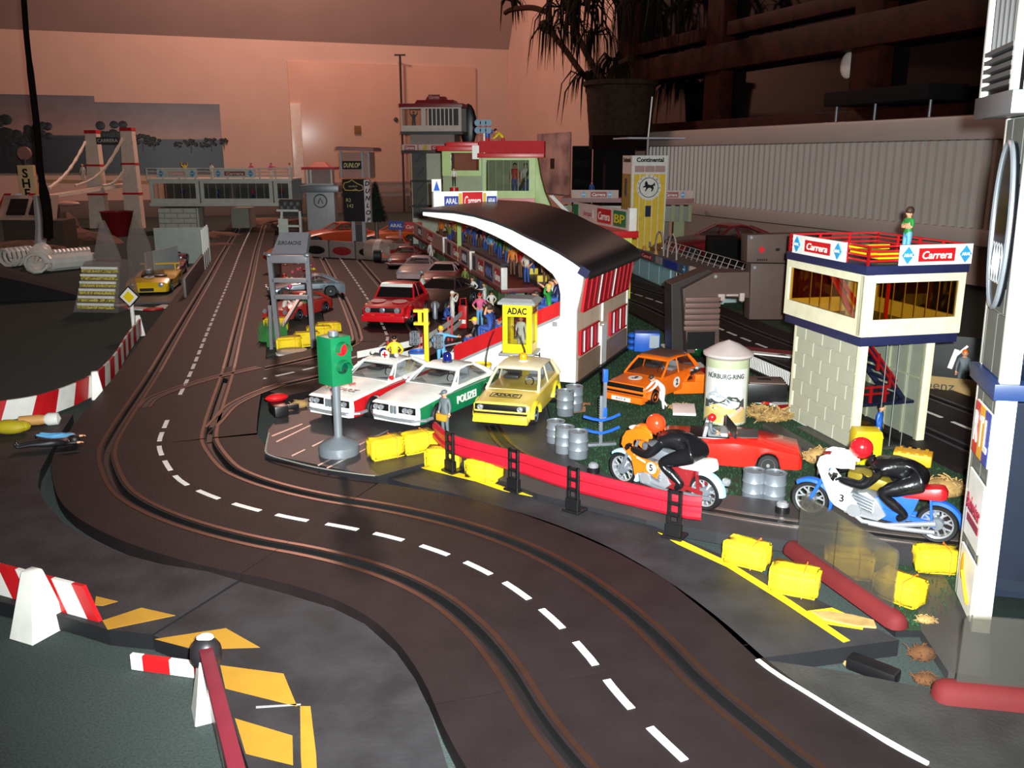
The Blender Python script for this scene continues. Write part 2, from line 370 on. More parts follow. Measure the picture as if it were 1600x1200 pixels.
# radiator below the window
o_r = 1.5
sR0, zr1 = wpl(1012, 213, o_r); sR1 = 58.0
zr0 = wpl(1227, 352, o_r)[1]; zr1 = wpl(1250, 199, o_r)[1]
radm = pm('radiator_enamel', (176, 166, 160), .38, var=.06, scale=1.2)
t = thing('radiator', 'long low ribbed grey radiator under the dark window', 'radiator', WP(sR0, 0, o_r-.9), AZR)
LR = sR1-sR0; n = int(LR/.27); rings = []
prof = []
for i in range(n):
    x = i*.27
    prof += [(x, 0), (x+.07, -.14), (x+.16, -.14), (x+.23, 0)]
mb = MB()
zlo, zhi = zr0+.35, zr1-.45
vs = [(x, -.9+y+.16, zlo) for x, y in prof]+[(x, -.9+y+.16, zhi) for x, y in prof]; k = len(prof)
mb.add(vs, [(i, i+1, k+i+1, k+i) for i in range(k-1)])
mb.build('ribbed_panel', radm, t, smooth=20)
mb = MB(); mb.box((LR/2, -.45, (zhi+zr1)/2+.05), (LR, .92, zr1-zhi+.1)); mb.build('top_rail', radm, t, bev=.1)
mb = MB(); mb.box((LR/2, -.5, zlo-.15), (LR, .8, .4)); mb.build('bottom_rail', radm, t, bev=.1)
mb = MB(); mb.box((LR/2, -.2, (zlo+zhi)/2), (LR, .2, zhi-zlo+.2)); mb.build('back_panel', radm, t)
for x in (.6, LR*.3, LR*.62): mb = MB(); mb.box((x, -.35, zr0/2), (.16, .3, zr0+.1)); mb.build('support_foot', radm, t, bev=.02)
# ---------------- track ----------------
ZT = .12
trackm = M('track'); slotm = M('slot'); copm = M('copper'); stm = M('steel'); bordm = M('border'); dashm = M('dash')
XS = [(-1, -.11), (-1, 0), (-.535, 0), (-.53, -.05), (-.47, -.05), (-.465, 0), (.465, 0), (.47, -.05), (.53, -.05), (.535, 0), (1, 0), (1, -.11)]
def strip(mb, pts, o0, o1, z, h=.004):
    a = offs(pts, o0); b = offs(pts, o1); n = len(a)
    vs = [(p.x, p.y, z) for p in a]+[(p.x, p.y, z) for p in b]+[(p.x, p.y, z+h) for p in a]+[(p.x, p.y, z+h) for p in b]
    fs = []
    for i in range(n-1): fs += [(2*n+i, 3*n+i, 3*n+i+1, 2*n+i+1), (i, 2*n+i, 2*n+i+1, i+1), (n+i, n+i+1, 3*n+i+1, 3*n+i)]
    fs += [(0, n, 3*n, 2*n), (n-1, 3*n-1, 4*n-1, 2*n-1)]
    return mb.add(vs, fs)
def track_piece(pts, z, label, dashes=True, railm=None, name='track_piece', dep=-.11, skip=()):
    pts = resample(pts, .16); c = pts[len(pts)//2]
    t = thing(name, label, 'track', (c.x, c.y, z))
    L0 = [p-Vector((c.x, c.y, 0)) for p in pts]
    mb = MB(); ofs = [offs(L0, a) for a, _ in XS]; k = len(XS)
    vs = [(ofs[j][i].x, ofs[j][i].y, max(XS[j][1], dep)) for i in range(len(L0)) for j in range(k)]
    for i in range(len(L0)-1):
        for j in range(k-1):
            mb.f.append((i*k+j, i*k+j+1, (i+1)*k+j+1, (i+1)*k+j)); mb.m.append(1 if j in (2, 3, 4, 6, 7, 8) else 0)
    mb.v = vs; mb.f += [tuple(range(k)), tuple(len(vs)-k+j for j in range(k))]; mb.m += [0, 0]
    mb.build('road_bed', [trackm, slotm], t)
    for a in (-.5, .5):
        for d in (-1, 1):
            mb = MB(); e = a+d*.075; strip(mb, L0, e-.018, e+.018, 0, .004); mb.build('rail', railm or copm, t)
    if dashes:
        D = 0; L_ = sum((L0[i+1]-L0[i]).length for i in range(len(L0)-1)); fine = resample(L0, .02); st = L_/(len(fine)-1)
        nd = max(1, round(L_/.488)); per = L_/nd
        for q in range(nd):
            if q in skip: continue
            i0 = int((q*per+per*.2)/st); i1 = int((q*per+per*.83)/st)
            if i1-i0 > 2:
                sg = [fine[i] for i in range(i0, i1+1, 4)]+[fine[i1]]
                mb = MB(); strip(mb, sg, -.024, .024, .001, .003); mb.build('lane_dash', dashm, t)
    return t
def gp(u, v, z=ZT): p = G(u, v, z); return Vector((p[0], p[1], 0))
main = [Vector((1.75, 2.7, 0)), Vector((1.15, 3.38, 0))]+[gp(*p) for p in [(1050, 1170), (970, 1090), (912, 1017), (852, 957), (785, 908), (712, 872), (632, 845), (545, 825), (459, 810), (382, 792), (322, 772), (279, 749), (256, 718)]]
main += [Vector(p) for p in ((-3.72, 9.0, 0), (-3.9, 9.65, 0), (-4.08, 10.4, 0), (-4.52, 12.29, 0), (-5.28, 15.31, 0), (-7.1, 22.6, 0), (-8.82, 29.37, 0), (-11.18, 38.95, 0), (-12.35, 43.7, 0))]
mp = resample(crom(main, 10), .05)
def near_i(pl, p): return min(range(len(pl)), key=lambda i: (pl[i]-p).length)
J = [0, near_i(mp, gp(932, 1055)), near_i(mp, gp(495, 818)), near_i(mp, Vector((-3.72, 9.0, 0)))]
stp = (mp[1]-mp[0]).length
while J[-1] < len(mp)-2: J.append(min(len(mp)-1, J[-1]+int(3.46/stp)))
names = ['curved black track piece cut by the bottom of the photo', 'bent black track piece below the red guard rail, ending at the pale joint', 'tight curved black track piece beside the grey parking plate with traffic light',
 'black crossing track piece where the pit lane branches off', 'straight black track piece beside the far end of the striped barrier', 'straight black track piece beside the yellow diamond road sign', 'straight black track piece beside the grey start gantry', 'straight black track piece beside the parked yellow racing car',
 'straight black track piece beyond the start gantry, one before the pillar', 'straight black track piece beside the brick pillar', 'black track piece just in front of the glazed bridge', 'black track piece under the glazed bridge', 'far black track piece behind the glazed bridge', 'last black track piece near the back wall', 'end of the black track by the wall']
for i in range(len(J)-1):
    if J[i+1]-J[i] < 8: continue
    track_piece(mp[J[i]:J[i+1]+1], ZT, names[i], skip=(2, 3) if i == 3 else (), railm=copm if i < 4 else stm)
# branch lane crossing the main track into the pit lane
XP = thing('crossover_slots', 'pair of branch slots with copper rails crossing the main track', 'track', (*gp(300, 610)[:2], ZT))
for pl in ([(225, 637), (240, 622), (275, 608), (310, 597), (347, 587), (405, 574)], [(330, 668), (342, 655), (362, 634), (397, 616), (440, 600)]):
    c = Vector((XP.location.x, XP.location.y, 0)); q = resample(crom([gp(*p)-c for p in pl], 8), .1)
    mb = MB(); strip(mb, q, -.028, .028, .001, .003); mb.build('slot', slotm, XP)
    for d in (-1, 1): mb = MB(); strip(mb, q, d*.06-.018, d*.06+.018, .001, .005); mb.build('rail', copm, XP)
pit = [Vector(p) for p in ((-3.62, 11.62, 0), (-3.2, 12.1, 0), (-2.72, 12.72, 0), (-2.25, 13.5, 0), (-2.06, 14.4, 0), (-2.2, 15.3, 0), (-2.55, 16.8, 0), (-3.36, 20.05, 0), (-5.43, 27.98, 0), (-6.6, 32.5, 0))]
pp = resample(crom(pit, 10), .05); cuts = [0, near_i(pp, Vector((-2.06, 14.4, 0)))]
while cuts[-1] < len(pp)-40: cuts.append(min(len(pp)-1, cuts[-1]+70))
pn = ['curved black pit lane piece leaving the main track behind the traffic light', 'black pit lane piece under the red saloon', 'black pit lane piece just behind the red saloon', 'straight black pit lane piece beside the white mechanic under the gantry', 'straight black pit lane piece beside the rear of the gantry', 'pit lane piece next to last before the grey end fence', 'last black pit lane piece before the grey end fence', 'black pit lane stub behind the end fence']
for i in range(len(cuts)-1): track_piece(pp[cuts[i]:cuts[i+1]+1], ZT-.006, pn[min(i, 7)], railm=copm if i == 0 else stm)
# back road behind the lawn
back = [gp(*p) for p in [(860, 415), (920, 437), (965, 451), (1030, 472), (1085, 495), (1128, 515), (1187, 539), (1290, 578), (1390, 620), (1490, 660), (1640, 722)]]
bp = resample(crom(back, 8), .05); cuts = list(range(0, len(bp), 70)); cuts[-1] = len(bp)-1
bn = ['back road track piece beside the grandstand rear wall, farther one', 'back road track piece beside the grandstand rear wall, nearer one', 'back road track piece beside the brown ramp', 'back road track piece behind the white picket fence', 'back road track piece behind the cream tower', 'back road track piece between cream tower and white tower', 'back road track piece behind the tall white tower', 'end of the back road track']
for i in range(len(cuts)-1): track_piece(bp[cuts[i]:cuts[i+1]+1], ZT, bn[min(i, 7)], railm=M('dgrey'), dep=-.052)
# ---------------- plates beside the track ----------------
def plate(name, pix, z, h, label, mat, cat='track', extra=None):
    pts = [gp(u, v, z) for u, v in pix]; c = sum(pts, Vector())/len(pts)
    mb = MB().prism([(p.x-c.x, p.y-c.y) for p in pts], -h, 0); mb.m = [0]+[1]*(len(mb.f)-1)
    o = mb.build(name, [mat, pm('dark_plate_edge', (22, 22, 26), .6)], None, smooth=0)
    o.location = (c.x, c.y, z); tag(o, label, cat); return o
def decal(par, pix, name, mat, h=.003):
    z = par.location.z
    mb = MB(); mb.prism([(gp(u, v, z).x-par.location.x, gp(u, v, z).y-par.location.y) for u, v in pix], .0005, h)
    return mb.build(name, mat, par, smooth=0)
A1 = plate('track_border', [(240, 993), (375, 909), (440, 926), (520, 950), (570, 975), (618, 1018), (648, 1060), (672, 1110), (700, 1200), (712, 1250), (402, 1250), (392, 1210), (368, 1140), (350, 1085), (338, 1040), (300, 1016)], ZT, .11, 'grey track border piece with yellow hatching at the bottom of the photo', bordm)
A2 = plate('track_border', [(238, 991), (372, 907), (325, 893), (250, 881), (187, 864), (140, 841), (100, 817), (72, 787), (59, 760), (63, 735), (87, 690), (114, 647), (60, 650), (0, 658), (-90, 672), (-90, 920), (0, 940), (100, 963), (170, 984)], ZT, .11, 'grey track border piece behind the striped barrier with white foot', bordm)
hm = M('hatch')
decal(A2, [(150, 932), (184, 940), (160, 947), (148, 946)], 'hatch_stripe', hm)
decal(A2, [(160, 970), (221, 950), (274, 962), (168, 984)], 'hatch_stripe', hm)
decal(A1, [(242, 999), (353, 982), (406, 1012), (336, 1014), (300, 1014)], 'hatch_stripe', hm)
decal(A1, [(344, 1040), (443, 1053), (464, 1104), (352, 1076)], 'hatch_stripe', hm)
decal(A1, [(367, 1123), (457, 1150), (458, 1196), (384, 1178)], 'hatch_stripe', hm)
decal(A1, [(469, 1104), (485, 1104), (494, 1180), (497, 1248), (474, 1248), (470, 1180)], 'edge_line', hm)
decal(A1, [(400, 1104), (470, 1100), (470, 1102), (400, 1107)], 'joint_gap', M('grey'))
A3 = plate('track_border', [(606, 747), (640, 736), (690, 729), (760, 745), (830, 772), (900, 792), (1010, 817), (1060, 838), (1140, 872), (1200, 900), (1260, 928), (1405, 1000), (1183, 1029), (1118, 968), (1040, 905), (960, 861), (880, 826), (800, 797), (700, 769), (640, 757)], ZT, .11, 'brown grey track border piece below the red guard rail, edged by a yellow line', bordm)
decal(A3, [(1028, 832), (1062, 843), (1142, 880), (1232, 936), (1328, 1001), (1318, 1004), (1222, 940), (1136, 886), (1058, 850)], 'edge_line', pm('yellow_edge_paint', (240, 206, 30), .5))
decal(A3, [(1262, 955), (1300, 950), (1350, 972), (1348, 984), (1290, 975)], 'yellow_mark', pm('yellow_edge_paint', (240, 206, 30), .5))
decal(A3, [(632, 722), (668, 727), (745, 746), (790, 762), (835, 772), (832, 776), (786, 767), (742, 752), (664, 733)], 'edge_line', pm('yellow_edge_paint', (240, 206, 30), .5))
A4 = plate('track_border', [(1192, 1031), (1300, 1046), (1475, 1080), (1640, 1112), (1680, 1260), (1560, 1250), (1440, 1193), (1370, 1150), (1262, 1085), (1216, 1055)], ZT-.01, .1, 'worn grey track border piece in front of the red based screen', pm('worn_grey_border', (54, 53, 52), .6, var=.45, scale=3, bump=.2))
mb = MB()
q = [gp(*p)-A4.location for p in [(1184, 1031), (1212, 1052), (1262, 1083), (1330, 1125), (1400, 1165), (1450, 1193)]]
q = [Vector((a.x, a.y, 0)) for a in q]; strip(mb, resample(crom(q, 6), .1), -.012, .018, .0, .016); mb.build('white_edge', M('white'), A4)
mb = MB(); mb.box((0, 0, 0), (.3, .11, .08)); o = mb.build('connector_foot', 'black', bev=.02); p = gp(1366, 1030); o.location = (p.x, p.y, .055); o.rotation_euler.z = -.75; tag(o, 'black plastic connector foot sticking out under the plate near the screen', 'connector')
PZ = .16
PK = plate('parking_plate', [(414, 709), (419, 672), (446, 638), (500, 612), (560, 590), (640, 572), (712, 566), (800, 600), (852, 604), (852, 655), (868, 697), (900, 722), (955, 745), (1100, 768), (1240, 786), (1500, 802), (1560, 850), (1480, 872), (1240, 846), (1120, 832), (1010, 812), (840, 772), (760, 742), (690, 716), (590, 744), (540, 735)], PZ, .095, 'grey brown plate carrying parked cars and both motorcycles', pm('parking_grey', (58, 53, 55), .5, var=.3, scale=2.5, bump=.1))
_c = PK.location; _q = [Vector((gp(u, v, PZ).x-_c.x, gp(u, v, PZ).y-_c.y, 0)) for u, v in ((420, 676), (415, 700), (418, 710), (450, 720), (500, 732), (560, 741), (586, 744))]
mb = MB(); strip(mb, resample(crom(_q, 5), .08), -.012, .006, .001, .004); mb.build('edge_highlight', pm('edge_highlight_paint', (150, 150, 140), .6), PK)  # pale strip painted as the highlight along the plate rim
linem = pm('thin_pale_rail', (170, 155, 150), .35, .6)
for a, b in (((424, 681), (472, 662)), ((431, 690), (485, 664)), ((487, 697), (510, 686)), ((455, 712), (476, 702)), ((496, 727), (606, 672)), ((510, 731), (626, 674))):
    decal(PK, [a, b, (b[0]+1.2, b[1]+1.2), (a[0]+1.5, a[1]+1.5)], 'pale_rail', linem)
for off, nm, mm, wd in ((0, 'slot', slotm, .03), (-.065, 'rail', copm, .02), (.065, 'rail', copm, .02)):
    for q in ([(768, 665), (778, 680), (793, 697), (822, 715), (870, 736)], [(1096, 795), (1170, 808), (1240, 818), (1330, 830), (1420, 842), (1500, 850)]):
        c = PK.location; L0 = [Vector((gp(u, v, PZ).x-c.x, gp(u, v, PZ).y-c.y, 0)) for u, v in q]
        mb = MB(); strip(mb, resample(crom(L0, 6), .08), off-wd, off+wd, .001, .003 if nm == 'slot' else .006); mb.build(nm, mm if nm == 'slot' or q[0][0] < 1000 else M('steel'), PK)
# lawn mat
LW = plate('lawn_mat', [(851, 612), (860, 655), (872, 697), (902, 728), (955, 752), (1100, 775), (1240, 792), (1240, 870), (1330, 930), (1400, 985), (1450, 985), (1500, 950), (1560, 900), (1560, 700), (1420, 640), (1230, 580), (1130, 540), (1060, 512), (985, 478), (955, 480), (930, 560)], .06, .05, 'green flocked lawn mat behind the red guard rail', pm('green_flock', (22, 62, 30), .9, var=.4, scale=5, bump=1.0, bscale=70, c2=(14, 42, 22)), 'lawn')
poly = [(p.x, p.y) for p in [gp(u, v, .06) for u, v in [(862, 640), (872, 690), (905, 726), (955, 750), (1100, 773), (1235, 790), (1240, 870), (1330, 930), (1400, 980), (1450, 980), (1500, 945), (1550, 860), (1550, 720), (1420, 650), (1230, 590), (1130, 550), (1060, 522), (985, 488), (960, 490)]]]
def inside(x, y, pl):
    c = False
    for i in range(len(pl)):
        (x0, y0), (x1, y1) = pl[i-1], pl[i]
        if (y0 > y) != (y1 > y) and x < (x1-x0)*(y-y0)/(y1-y0)+x0: c = not c
    return c
mb = MB(); rg = random.Random(3); xs = [p[0] for p in poly]; ys = [p[1] for p in poly]
while len(mb.f) < 26000:
    x, y = rg.uniform(min(xs), max(xs)), rg.uniform(min(ys), max(ys))
    if not inside(x, y, poly): continue
    a = rg.uniform(0, 6.3); h = rg.uniform(.012, .034); q = .006
    mb.add([(x-q*math.cos(a), y-q*math.sin(a), .06), (x+q*math.cos(a), y+q*math.sin(a), .06), (x+rg.uniform(-.015, .015), y+rg.uniform(-.015, .015), .06+h)], [(0, 1, 2)])
o = mb.build('lawn_grass', pm('flock_blades', (24, 70, 32), .9, var=.5, scale=8, c2=(12, 44, 22)), smooth=0); tag(o, 'short green flocked grass on the lawn mat', 'grass', kind='stuff')
# ---------------- people ----------------
def mirror(p): return (-p[0], p[1], p[2])
BASE = dict(pel=(0, 0, .52), spi=(0, 0, .62), che=(0, 0, .735), nec=(0, 0, .845), hea=(0, -.01, .915),
  sR=(.1, 0, .795), eR=(.135, .01, .65), wR=(.145, -.03, .52), hR=(.145, -.05, .465), pR=(.052, 0, .5), kR=(.058, -.012, .28), aR=(.06, .012, .045), tR=(.068, -.075, .02))
for k in list(BASE):
    if k[-1] == 'R': BASE[k[:-1]+'L'] = mirror(BASE[k])
RAD = dict(pel=.078, spi=.07, che=.085, nec=.034, hea=.03, s=.046, e=.033, w=.024, h=.02, p=.062, k=.044, a=.03, t=.026)
CH = [['pel', 'spi', 'che', 'nec', 'hea'], ['che', 'sR', 'eR', 'wR', 'hR'], ['che', 'sL', 'eL', 'wL', 'hL'], ['pel', 'pR', 'kR', 'aR', 'tR'], ['pel', 'pL', 'kL', 'aL', 'tL']]
POSES = dict(stand={}, 
 hips=dict(eR=(.21, .04, .66), wR=(.13, -.03, .56), hR=(.09, -.04, .54), eL=(-.21, .04, .66), wL=(-.13, -.03, .56), hL=(-.09, -.04, .54)),
 crossed=dict(eR=(.15, -.03, .66), wR=(.03, -.11, .68), hR=(-.04, -.11, .69), eL=(-.15, -.03, .66), wL=(-.03, -.12, .66), hL=(.05, -.12, .66)),
 armout=dict(eR=(.24, -.02, .76), wR=(.36, -.04, .74), hR=(.42, -.05, .74), eL=(-.2, .04, .66), wL=(-.12, -.05, .58), hL=(-.09, -.06, .56)),
 wave=dict(eR=(.2, -.02, .86), wR=(.2, -.02, 1.0), hR=(.2, -.02, 1.06), eL=(-.2, -.02, .86), wL=(-.2, -.02, 1.0), hL=(-.2, -.02, 1.06)),
 point=dict(eR=(.13, -.12, .76), wR=(.12, -.25, .77), hR=(.12, -.31, .77)),
 camera=dict(eR=(.15, -.08, .7), wR=(.06, -.16, .85), hR=(.04, -.17, .89), eL=(-.15, -.08, .7), wL=(-.06, -.16, .85), hL=(-.04, -.17, .89)),
 walk=dict(kR=(.06, -.12, .29), aR=(.06, -.1, .06), tR=(.065, -.19, .03), kL=(-.06, .05, .28), aL=(-.06, .2, .07), tL=(-.06, .15, .02), wR=(.145, .06, .53), hR=(.145, .08, .47), wL=(-.145, -.1, .55), hL=(-.145, -.14, .5)),
 bend=dict(che=(0, -.13, .68), nec=(0, -.21, .74), hea=(0, -.27, .78), sR=(.1, -.17, .72), sL=(-.1, -.17, .72), eR=(.12, -.26, .6), eL=(-.12, -.26, .6), wR=(.1, -.37, .52), wL=(-.1, -.37, .52), hR=(.09, -.42, .5), hL=(-.09, -.42, .5), spi=(0, -.05, .61), kL=(-.06, -.02, .28), aL=(-.06, .16, .07), tL=(-.06, .1, .02)),
 sit=dict(pel=(0, 0, .1), spi=(0, .01, .2), che=(0, 0, .315), nec=(0, -.005, .425), hea=(0, -.02, .495), sR=(.1, 0, .375), sL=(-.1, 0, .375), eR=(.14, -.03, .23), eL=(-.14, -.03, .23), wR=(.08, -.14, .18), wL=(-.08, -.14, .18), hR=(.06, -.18, .17), hL=(-.06, -.18, .17), pR=(.055, -.01, .09), pL=(-.055, -.01, .09), kR=(.07, -.22, .13), kL=(-.07, -.22, .13), aR=(.07, -.22, -.1), aL=(-.07, -.22, -.1), tR=(.075, -.3, -.12), tL=(-.075, -.3, -.12)),
 sitpoint=None, lie=None)
POSES['sitpoint'] = dict(POSES['sit'], eR=(.18, -.08, .37), wR=(.16, -.2, .44), hR=(.15, -.26, .47))
POSES['sithead'] = dict(POSES['sit'], eR=(.19, -.04, .42), wR=(.1, -.04, .54), hR=(.06, -.04, .56), eL=(-.19, -.04, .42), wL=(-.1, -.04, .54), hL=(-.06, -.04, .56))
POSES['crouch'] = dict(pel=(0, .06, .2), spi=(0, .03, .3), che=(0, -.03, .4), nec=(0, -.08, .49), hea=(0, -.12, .55), sR=(.1, -.05, .45), sL=(-.1, -.05, .45), eR=(.13, -.15, .35), eL=(-.13, -.15, .35), wR=(.1, -.25, .3), wL=(-.1, -.25, .3), hR=(.09, -.3, .29), hL=(-.09, -.3, .29), pR=(.055, .05, .18), pL=(-.055, .05, .18), kR=(.08, -.14, .26), kL=(-.07, -.08, .06), aR=(.075, -.04, .045), aL=(-.065, .14, .045), tR=(.08, -.12, .02), tL=(-.065, .2, .02))
PM = {}
def skin_mesh(J, R, chains, sub=1):
    ks = []; ed = []
    for c in chains:
        for i, k in enumerate(c):
            if k not in ks: ks.append(k)
            if i: ed.append((ks.index(c[i-1]), ks.index(k)))
    me = bpy.data.meshes.new('body'); me.from_pydata([J[k] for k in ks], ed, []); o = bpy.data.objects.new('tmp', me); COL.objects.link(o)
    o.modifiers.new('s', 'SKIN')
    for i, k in enumerate(ks):
        r = R[k] if k in R else R[k[:-1]]; sv = me.skin_vertices[0].data[i]; sv.radius = r if isinstance(r, tuple) else (r, r); sv.use_root = (i == 0)
    md = o.modifiers.new('u', 'SUBSURF'); md.levels = md.render_levels = sub
    bpy.context.view_layer.update()
    dg = bpy.context.evaluated_depsgraph_get(); m2 = bpy.data.meshes.new_from_object(o.evaluated_get(dg))
    bpy.data.objects.remove(o); bpy.data.meshes.remove(me); return m2
def body_mesh(pose, bare=False, fingers=False):
    key = (pose, bare, fingers)
    if key in PM: return PM[key]
    J = dict(BASE); J.update(POSES[pose] or {})
    m = skin_mesh(J, RAD, CH)
    seg = []
    for c in CH:
        for i in range(1, len(c)):
            b = c[i]
            cat = 0 if b in ('nec', 'hea') else (0 if b[0] == 'h' or (b[0] == 'w' and bare) else (1 if b[0] in 'sew' or b in ('che', 'spi') else (3 if b[0] == 't' else 2)))
            if b == 'nec': cat = 1
            seg.append((Vector(J[c[i-1]]), Vector(J[b]), cat))
    def cat_of(p):
        best = (9, 0)
        for a, b, c in seg:
            d = b-a; t = max(0, min(1, (p-a).dot(d)/max(1e-6, d.length_squared))); q = (p-a-d*t).length
            if q < best[0]: best = (q, c)
        return best[1]
    mb = MB(); hd = Vector(J['hea']); up = (hd-Vector(J['nec'])).normalized()
    for pl in m.polygons: mb.mat(cat_of(pl.center)); mb.add([m.vertices[i].co for i in pl.vertices], [tuple(range(len(pl.vertices)))])
    mb2 = MB(); mb2.v = [tuple(v.co) for v in m.vertices]; mb2.f = [tuple(p.vertices) for p in m.polygons]; mb2.m = list(mb.m)
    mb = mb2; hc = hd+up*.01
    mb.mat(0).ell(hc, (.056, .066, .08), 12, 10).ell(hc+Vector((0, -.068, -.005)), (.01, .014, .016), 6, 4)
    for s in (-1, 1): mb.mat(0).ell(hc+Vector((s*.056, .004, -.002)), (.01, .016, .02), 6, 4); mb.mat(3).ell(hc+Vector((s*.022, -.06, .008)), (.009, .007, .008), 6, 4)
    mb.mat(4).ell(hc+Vector((0, -.06, -.034)), (.018, .006, .005), 6, 4)
    for s in 'RL':                               # five fingers on each palm
        h, w_ = Vector(J['h'+s]), Vector(J['w'+s]); d = (h-w_).normalized(); sd = d.cross(Vector((0, 1, 0)) if abs(d.y) < .8 else Vector((0, 0, 1))).normalized(); cu = sd.cross(d)*.35
        mb.mat(0)
        for q in range(4):
            o = h+sd*(q-1.5)*.012; ln = (.034, .042, .04, .03)[q]; mb.tube([o, o+d*ln*.6, o+(d+cu).normalized()*ln], [.0066, .006, .0045], 5)
        mb.tube([w_+d*.02+sd*.016, w_+d*.034+sd*.036, w_+d*.056+sd*.04], [.0075, .007, .005], 5)
    me = bpy.data.meshes.new('person'); me.from_pydata(mb.v, [], mb.f)
    for k in ('skin', 'wcloth', 'kcloth', 'black', 'dred'): me.materials.append(M(k))
    me.polygons.foreach_set('material_index', mb.m); me.polygons.foreach_set('use_smooth', [True]*len(mb.f))
    PM[key] = (me, hc, up); return PM[key]
def hair_mesh(style):
    if ('hair', style) in PM: return PM[('hair', style)]
    mb = MB()
    if style == 'helmet': mb.ell((0, 0, .01), (.078, .09, .09), 16, 12)
    elif style == 'cap': mb.ell((0, .004, .03), (.062, .072, .055), 12, 6).box((0, -.075, .03), (.09, .07, .012))
    elif style == 'long': mb.ell((0, .012, .026), (.066, .074, .066), 12, 8).ell((0, .046, -.03), (.055, .035, .08), 10, 6)
    elif style == 'afro': mb.ell((0, .014, .05), (.08, .085, .085), 12, 8)
    else: mb.ell((0, .014, .026), (.062, .07, .064), 12, 8)
    o = mb.build('hair', 'hair'); PM[('hair', style)] = o.data; bpy.data.objects.remove(o); return PM[('hair', style)]
NP = [0]
def person(label, loc, rz=0, pose='stand', shirt='wcloth', legs='denim', hair='hair', style='short', h=.5, bare=False, shoe='black', group=None, rot=None, skin='skin'):
    me, hc, up = body_mesh(pose, bare)
    o = bpy.data.objects.new('person', me); COL.objects.link(o)
    for i, k in enumerate((skin, shirt, legs, shoe, 'dred')): o.material_slots[i].link = 'OBJECT'; o.material_slots[i].material = M(k)
    o.location = loc; o.rotation_euler = rot or (0, 0, rz); o.scale = (h, h, h); tag(o, label, 'person', group)
    nm = 'helmet' if style == 'helmet' else ('cap' if style == 'cap' else 'hair')
    c = bpy.data.objects.new(nm, hair_mesh(style)); COL.objects.link(c); c.parent = o; c.location = hc
    c.rotation_euler = Vector((0, 0, 1)).rotation_difference(up).to_euler()
    c.material_slots[0].link = 'OBJECT'; c.material_slots[0].material = M(hair); return o
# ---------------- straw bales, drums ----------------
def bale_mesh(seed):
    rg = random.Random(seed); bm = bmesh.new(); bmesh.ops.create_cube(bm, size=1)
    for v in bm.verts: v.co.x *= .36; v.co.y *= .22; v.co.z *= .2
    bmesh.ops.bevel(bm, geom=bm.edges[:], offset=.022, segments=2, affect='EDGES')
    bmesh.ops.subdivide_edges(bm, edges=bm.edges[:], cuts=3, use_grid_fill=True)
    for v in bm.verts: v.co += Vector((rg.uniform(-1, 1), rg.uniform(-1, 1), rg.uniform(-1, 1)))*.0045; v.co.z += .1
    me = bpy.data.meshes.new('bale'); 
    for f in bm.faces: f.smooth = True
    bm.to_mesh(me); bm.free(); me.materials.append(MATS['yellow_foam']); return me
BM = [bale_mesh(i) for i in range(3)]
mb = MB()
for a, b in (((-.113, .003), (-.113, .203)), ((-.113, .203), (.113, .203)), ((.113, .203), (.113, .003))): mb.bar((0, a[0], a[1]), (0, b[0], b[1]), .007, .007)
so = mb.build('string', 'ocloth'); STR = so.data; bpy.data.objects.remove(so)
NB = [0]
def bale(label, loc, rz=0, s=1.0, group='yellow straw bales'):
    NB[0] += 1; o = bpy.data.objects.new('straw_bale', BM[NB[0] % 3]); COL.objects.link(o); o.location = loc; o.rotation_euler.z = rz; o.scale = (s, s, s); tag(o, label, 'bale', group)
    for x in (.07,):
        c = bpy.data.objects.new('string', STR); COL.objects.link(c); c.parent = o; c.location = (x, 0, 0)
    return o
def drum(label, loc, r=.1, h=.27, m1='silver', m2=None, group=None, rot=None):
    t = thing('oil_drum', label, 'drum', loc, group=group, rot=rot)
    if m2:
        k = ((0, .36, m1), (.36, .68, m2), (.68, .93, m1), (.93, 1, m2))
        for i, (a, b, m) in enumerate(k): mb = MB(); mb.lathe([(r, a*h), (r, b*h)] if i < 3 else [(r*1.06, a*h), (r*1.06, b*h), (r*.95, b*h), (r*.94, b*h-.02), (0, b*h-.02)], 20); mb.build('band', m, t)
    else:
        pr = [(r*.96, 0), (r, .01)]
        for a in (.33, .66): pr += [(r, a*h-.015), (r*1.06, a*h), (r, a*h+.015)]
        pr += [(r, h-.012), (r*1.03, h-.006), (r*1.03, h), (r*.93, h), (r*.92, h-.012), (0, h-.012)]
        mb = MB(); mb.lathe(pr, 22); mb.build('drum_shell', m1, t)
        mb = MB(); mb.lathe([(.014, 0), (.014, .008), (0, .008)], 8, (r*.5, 0, h-.012)); mb.build('bung', 'dgrey', t)
    return t
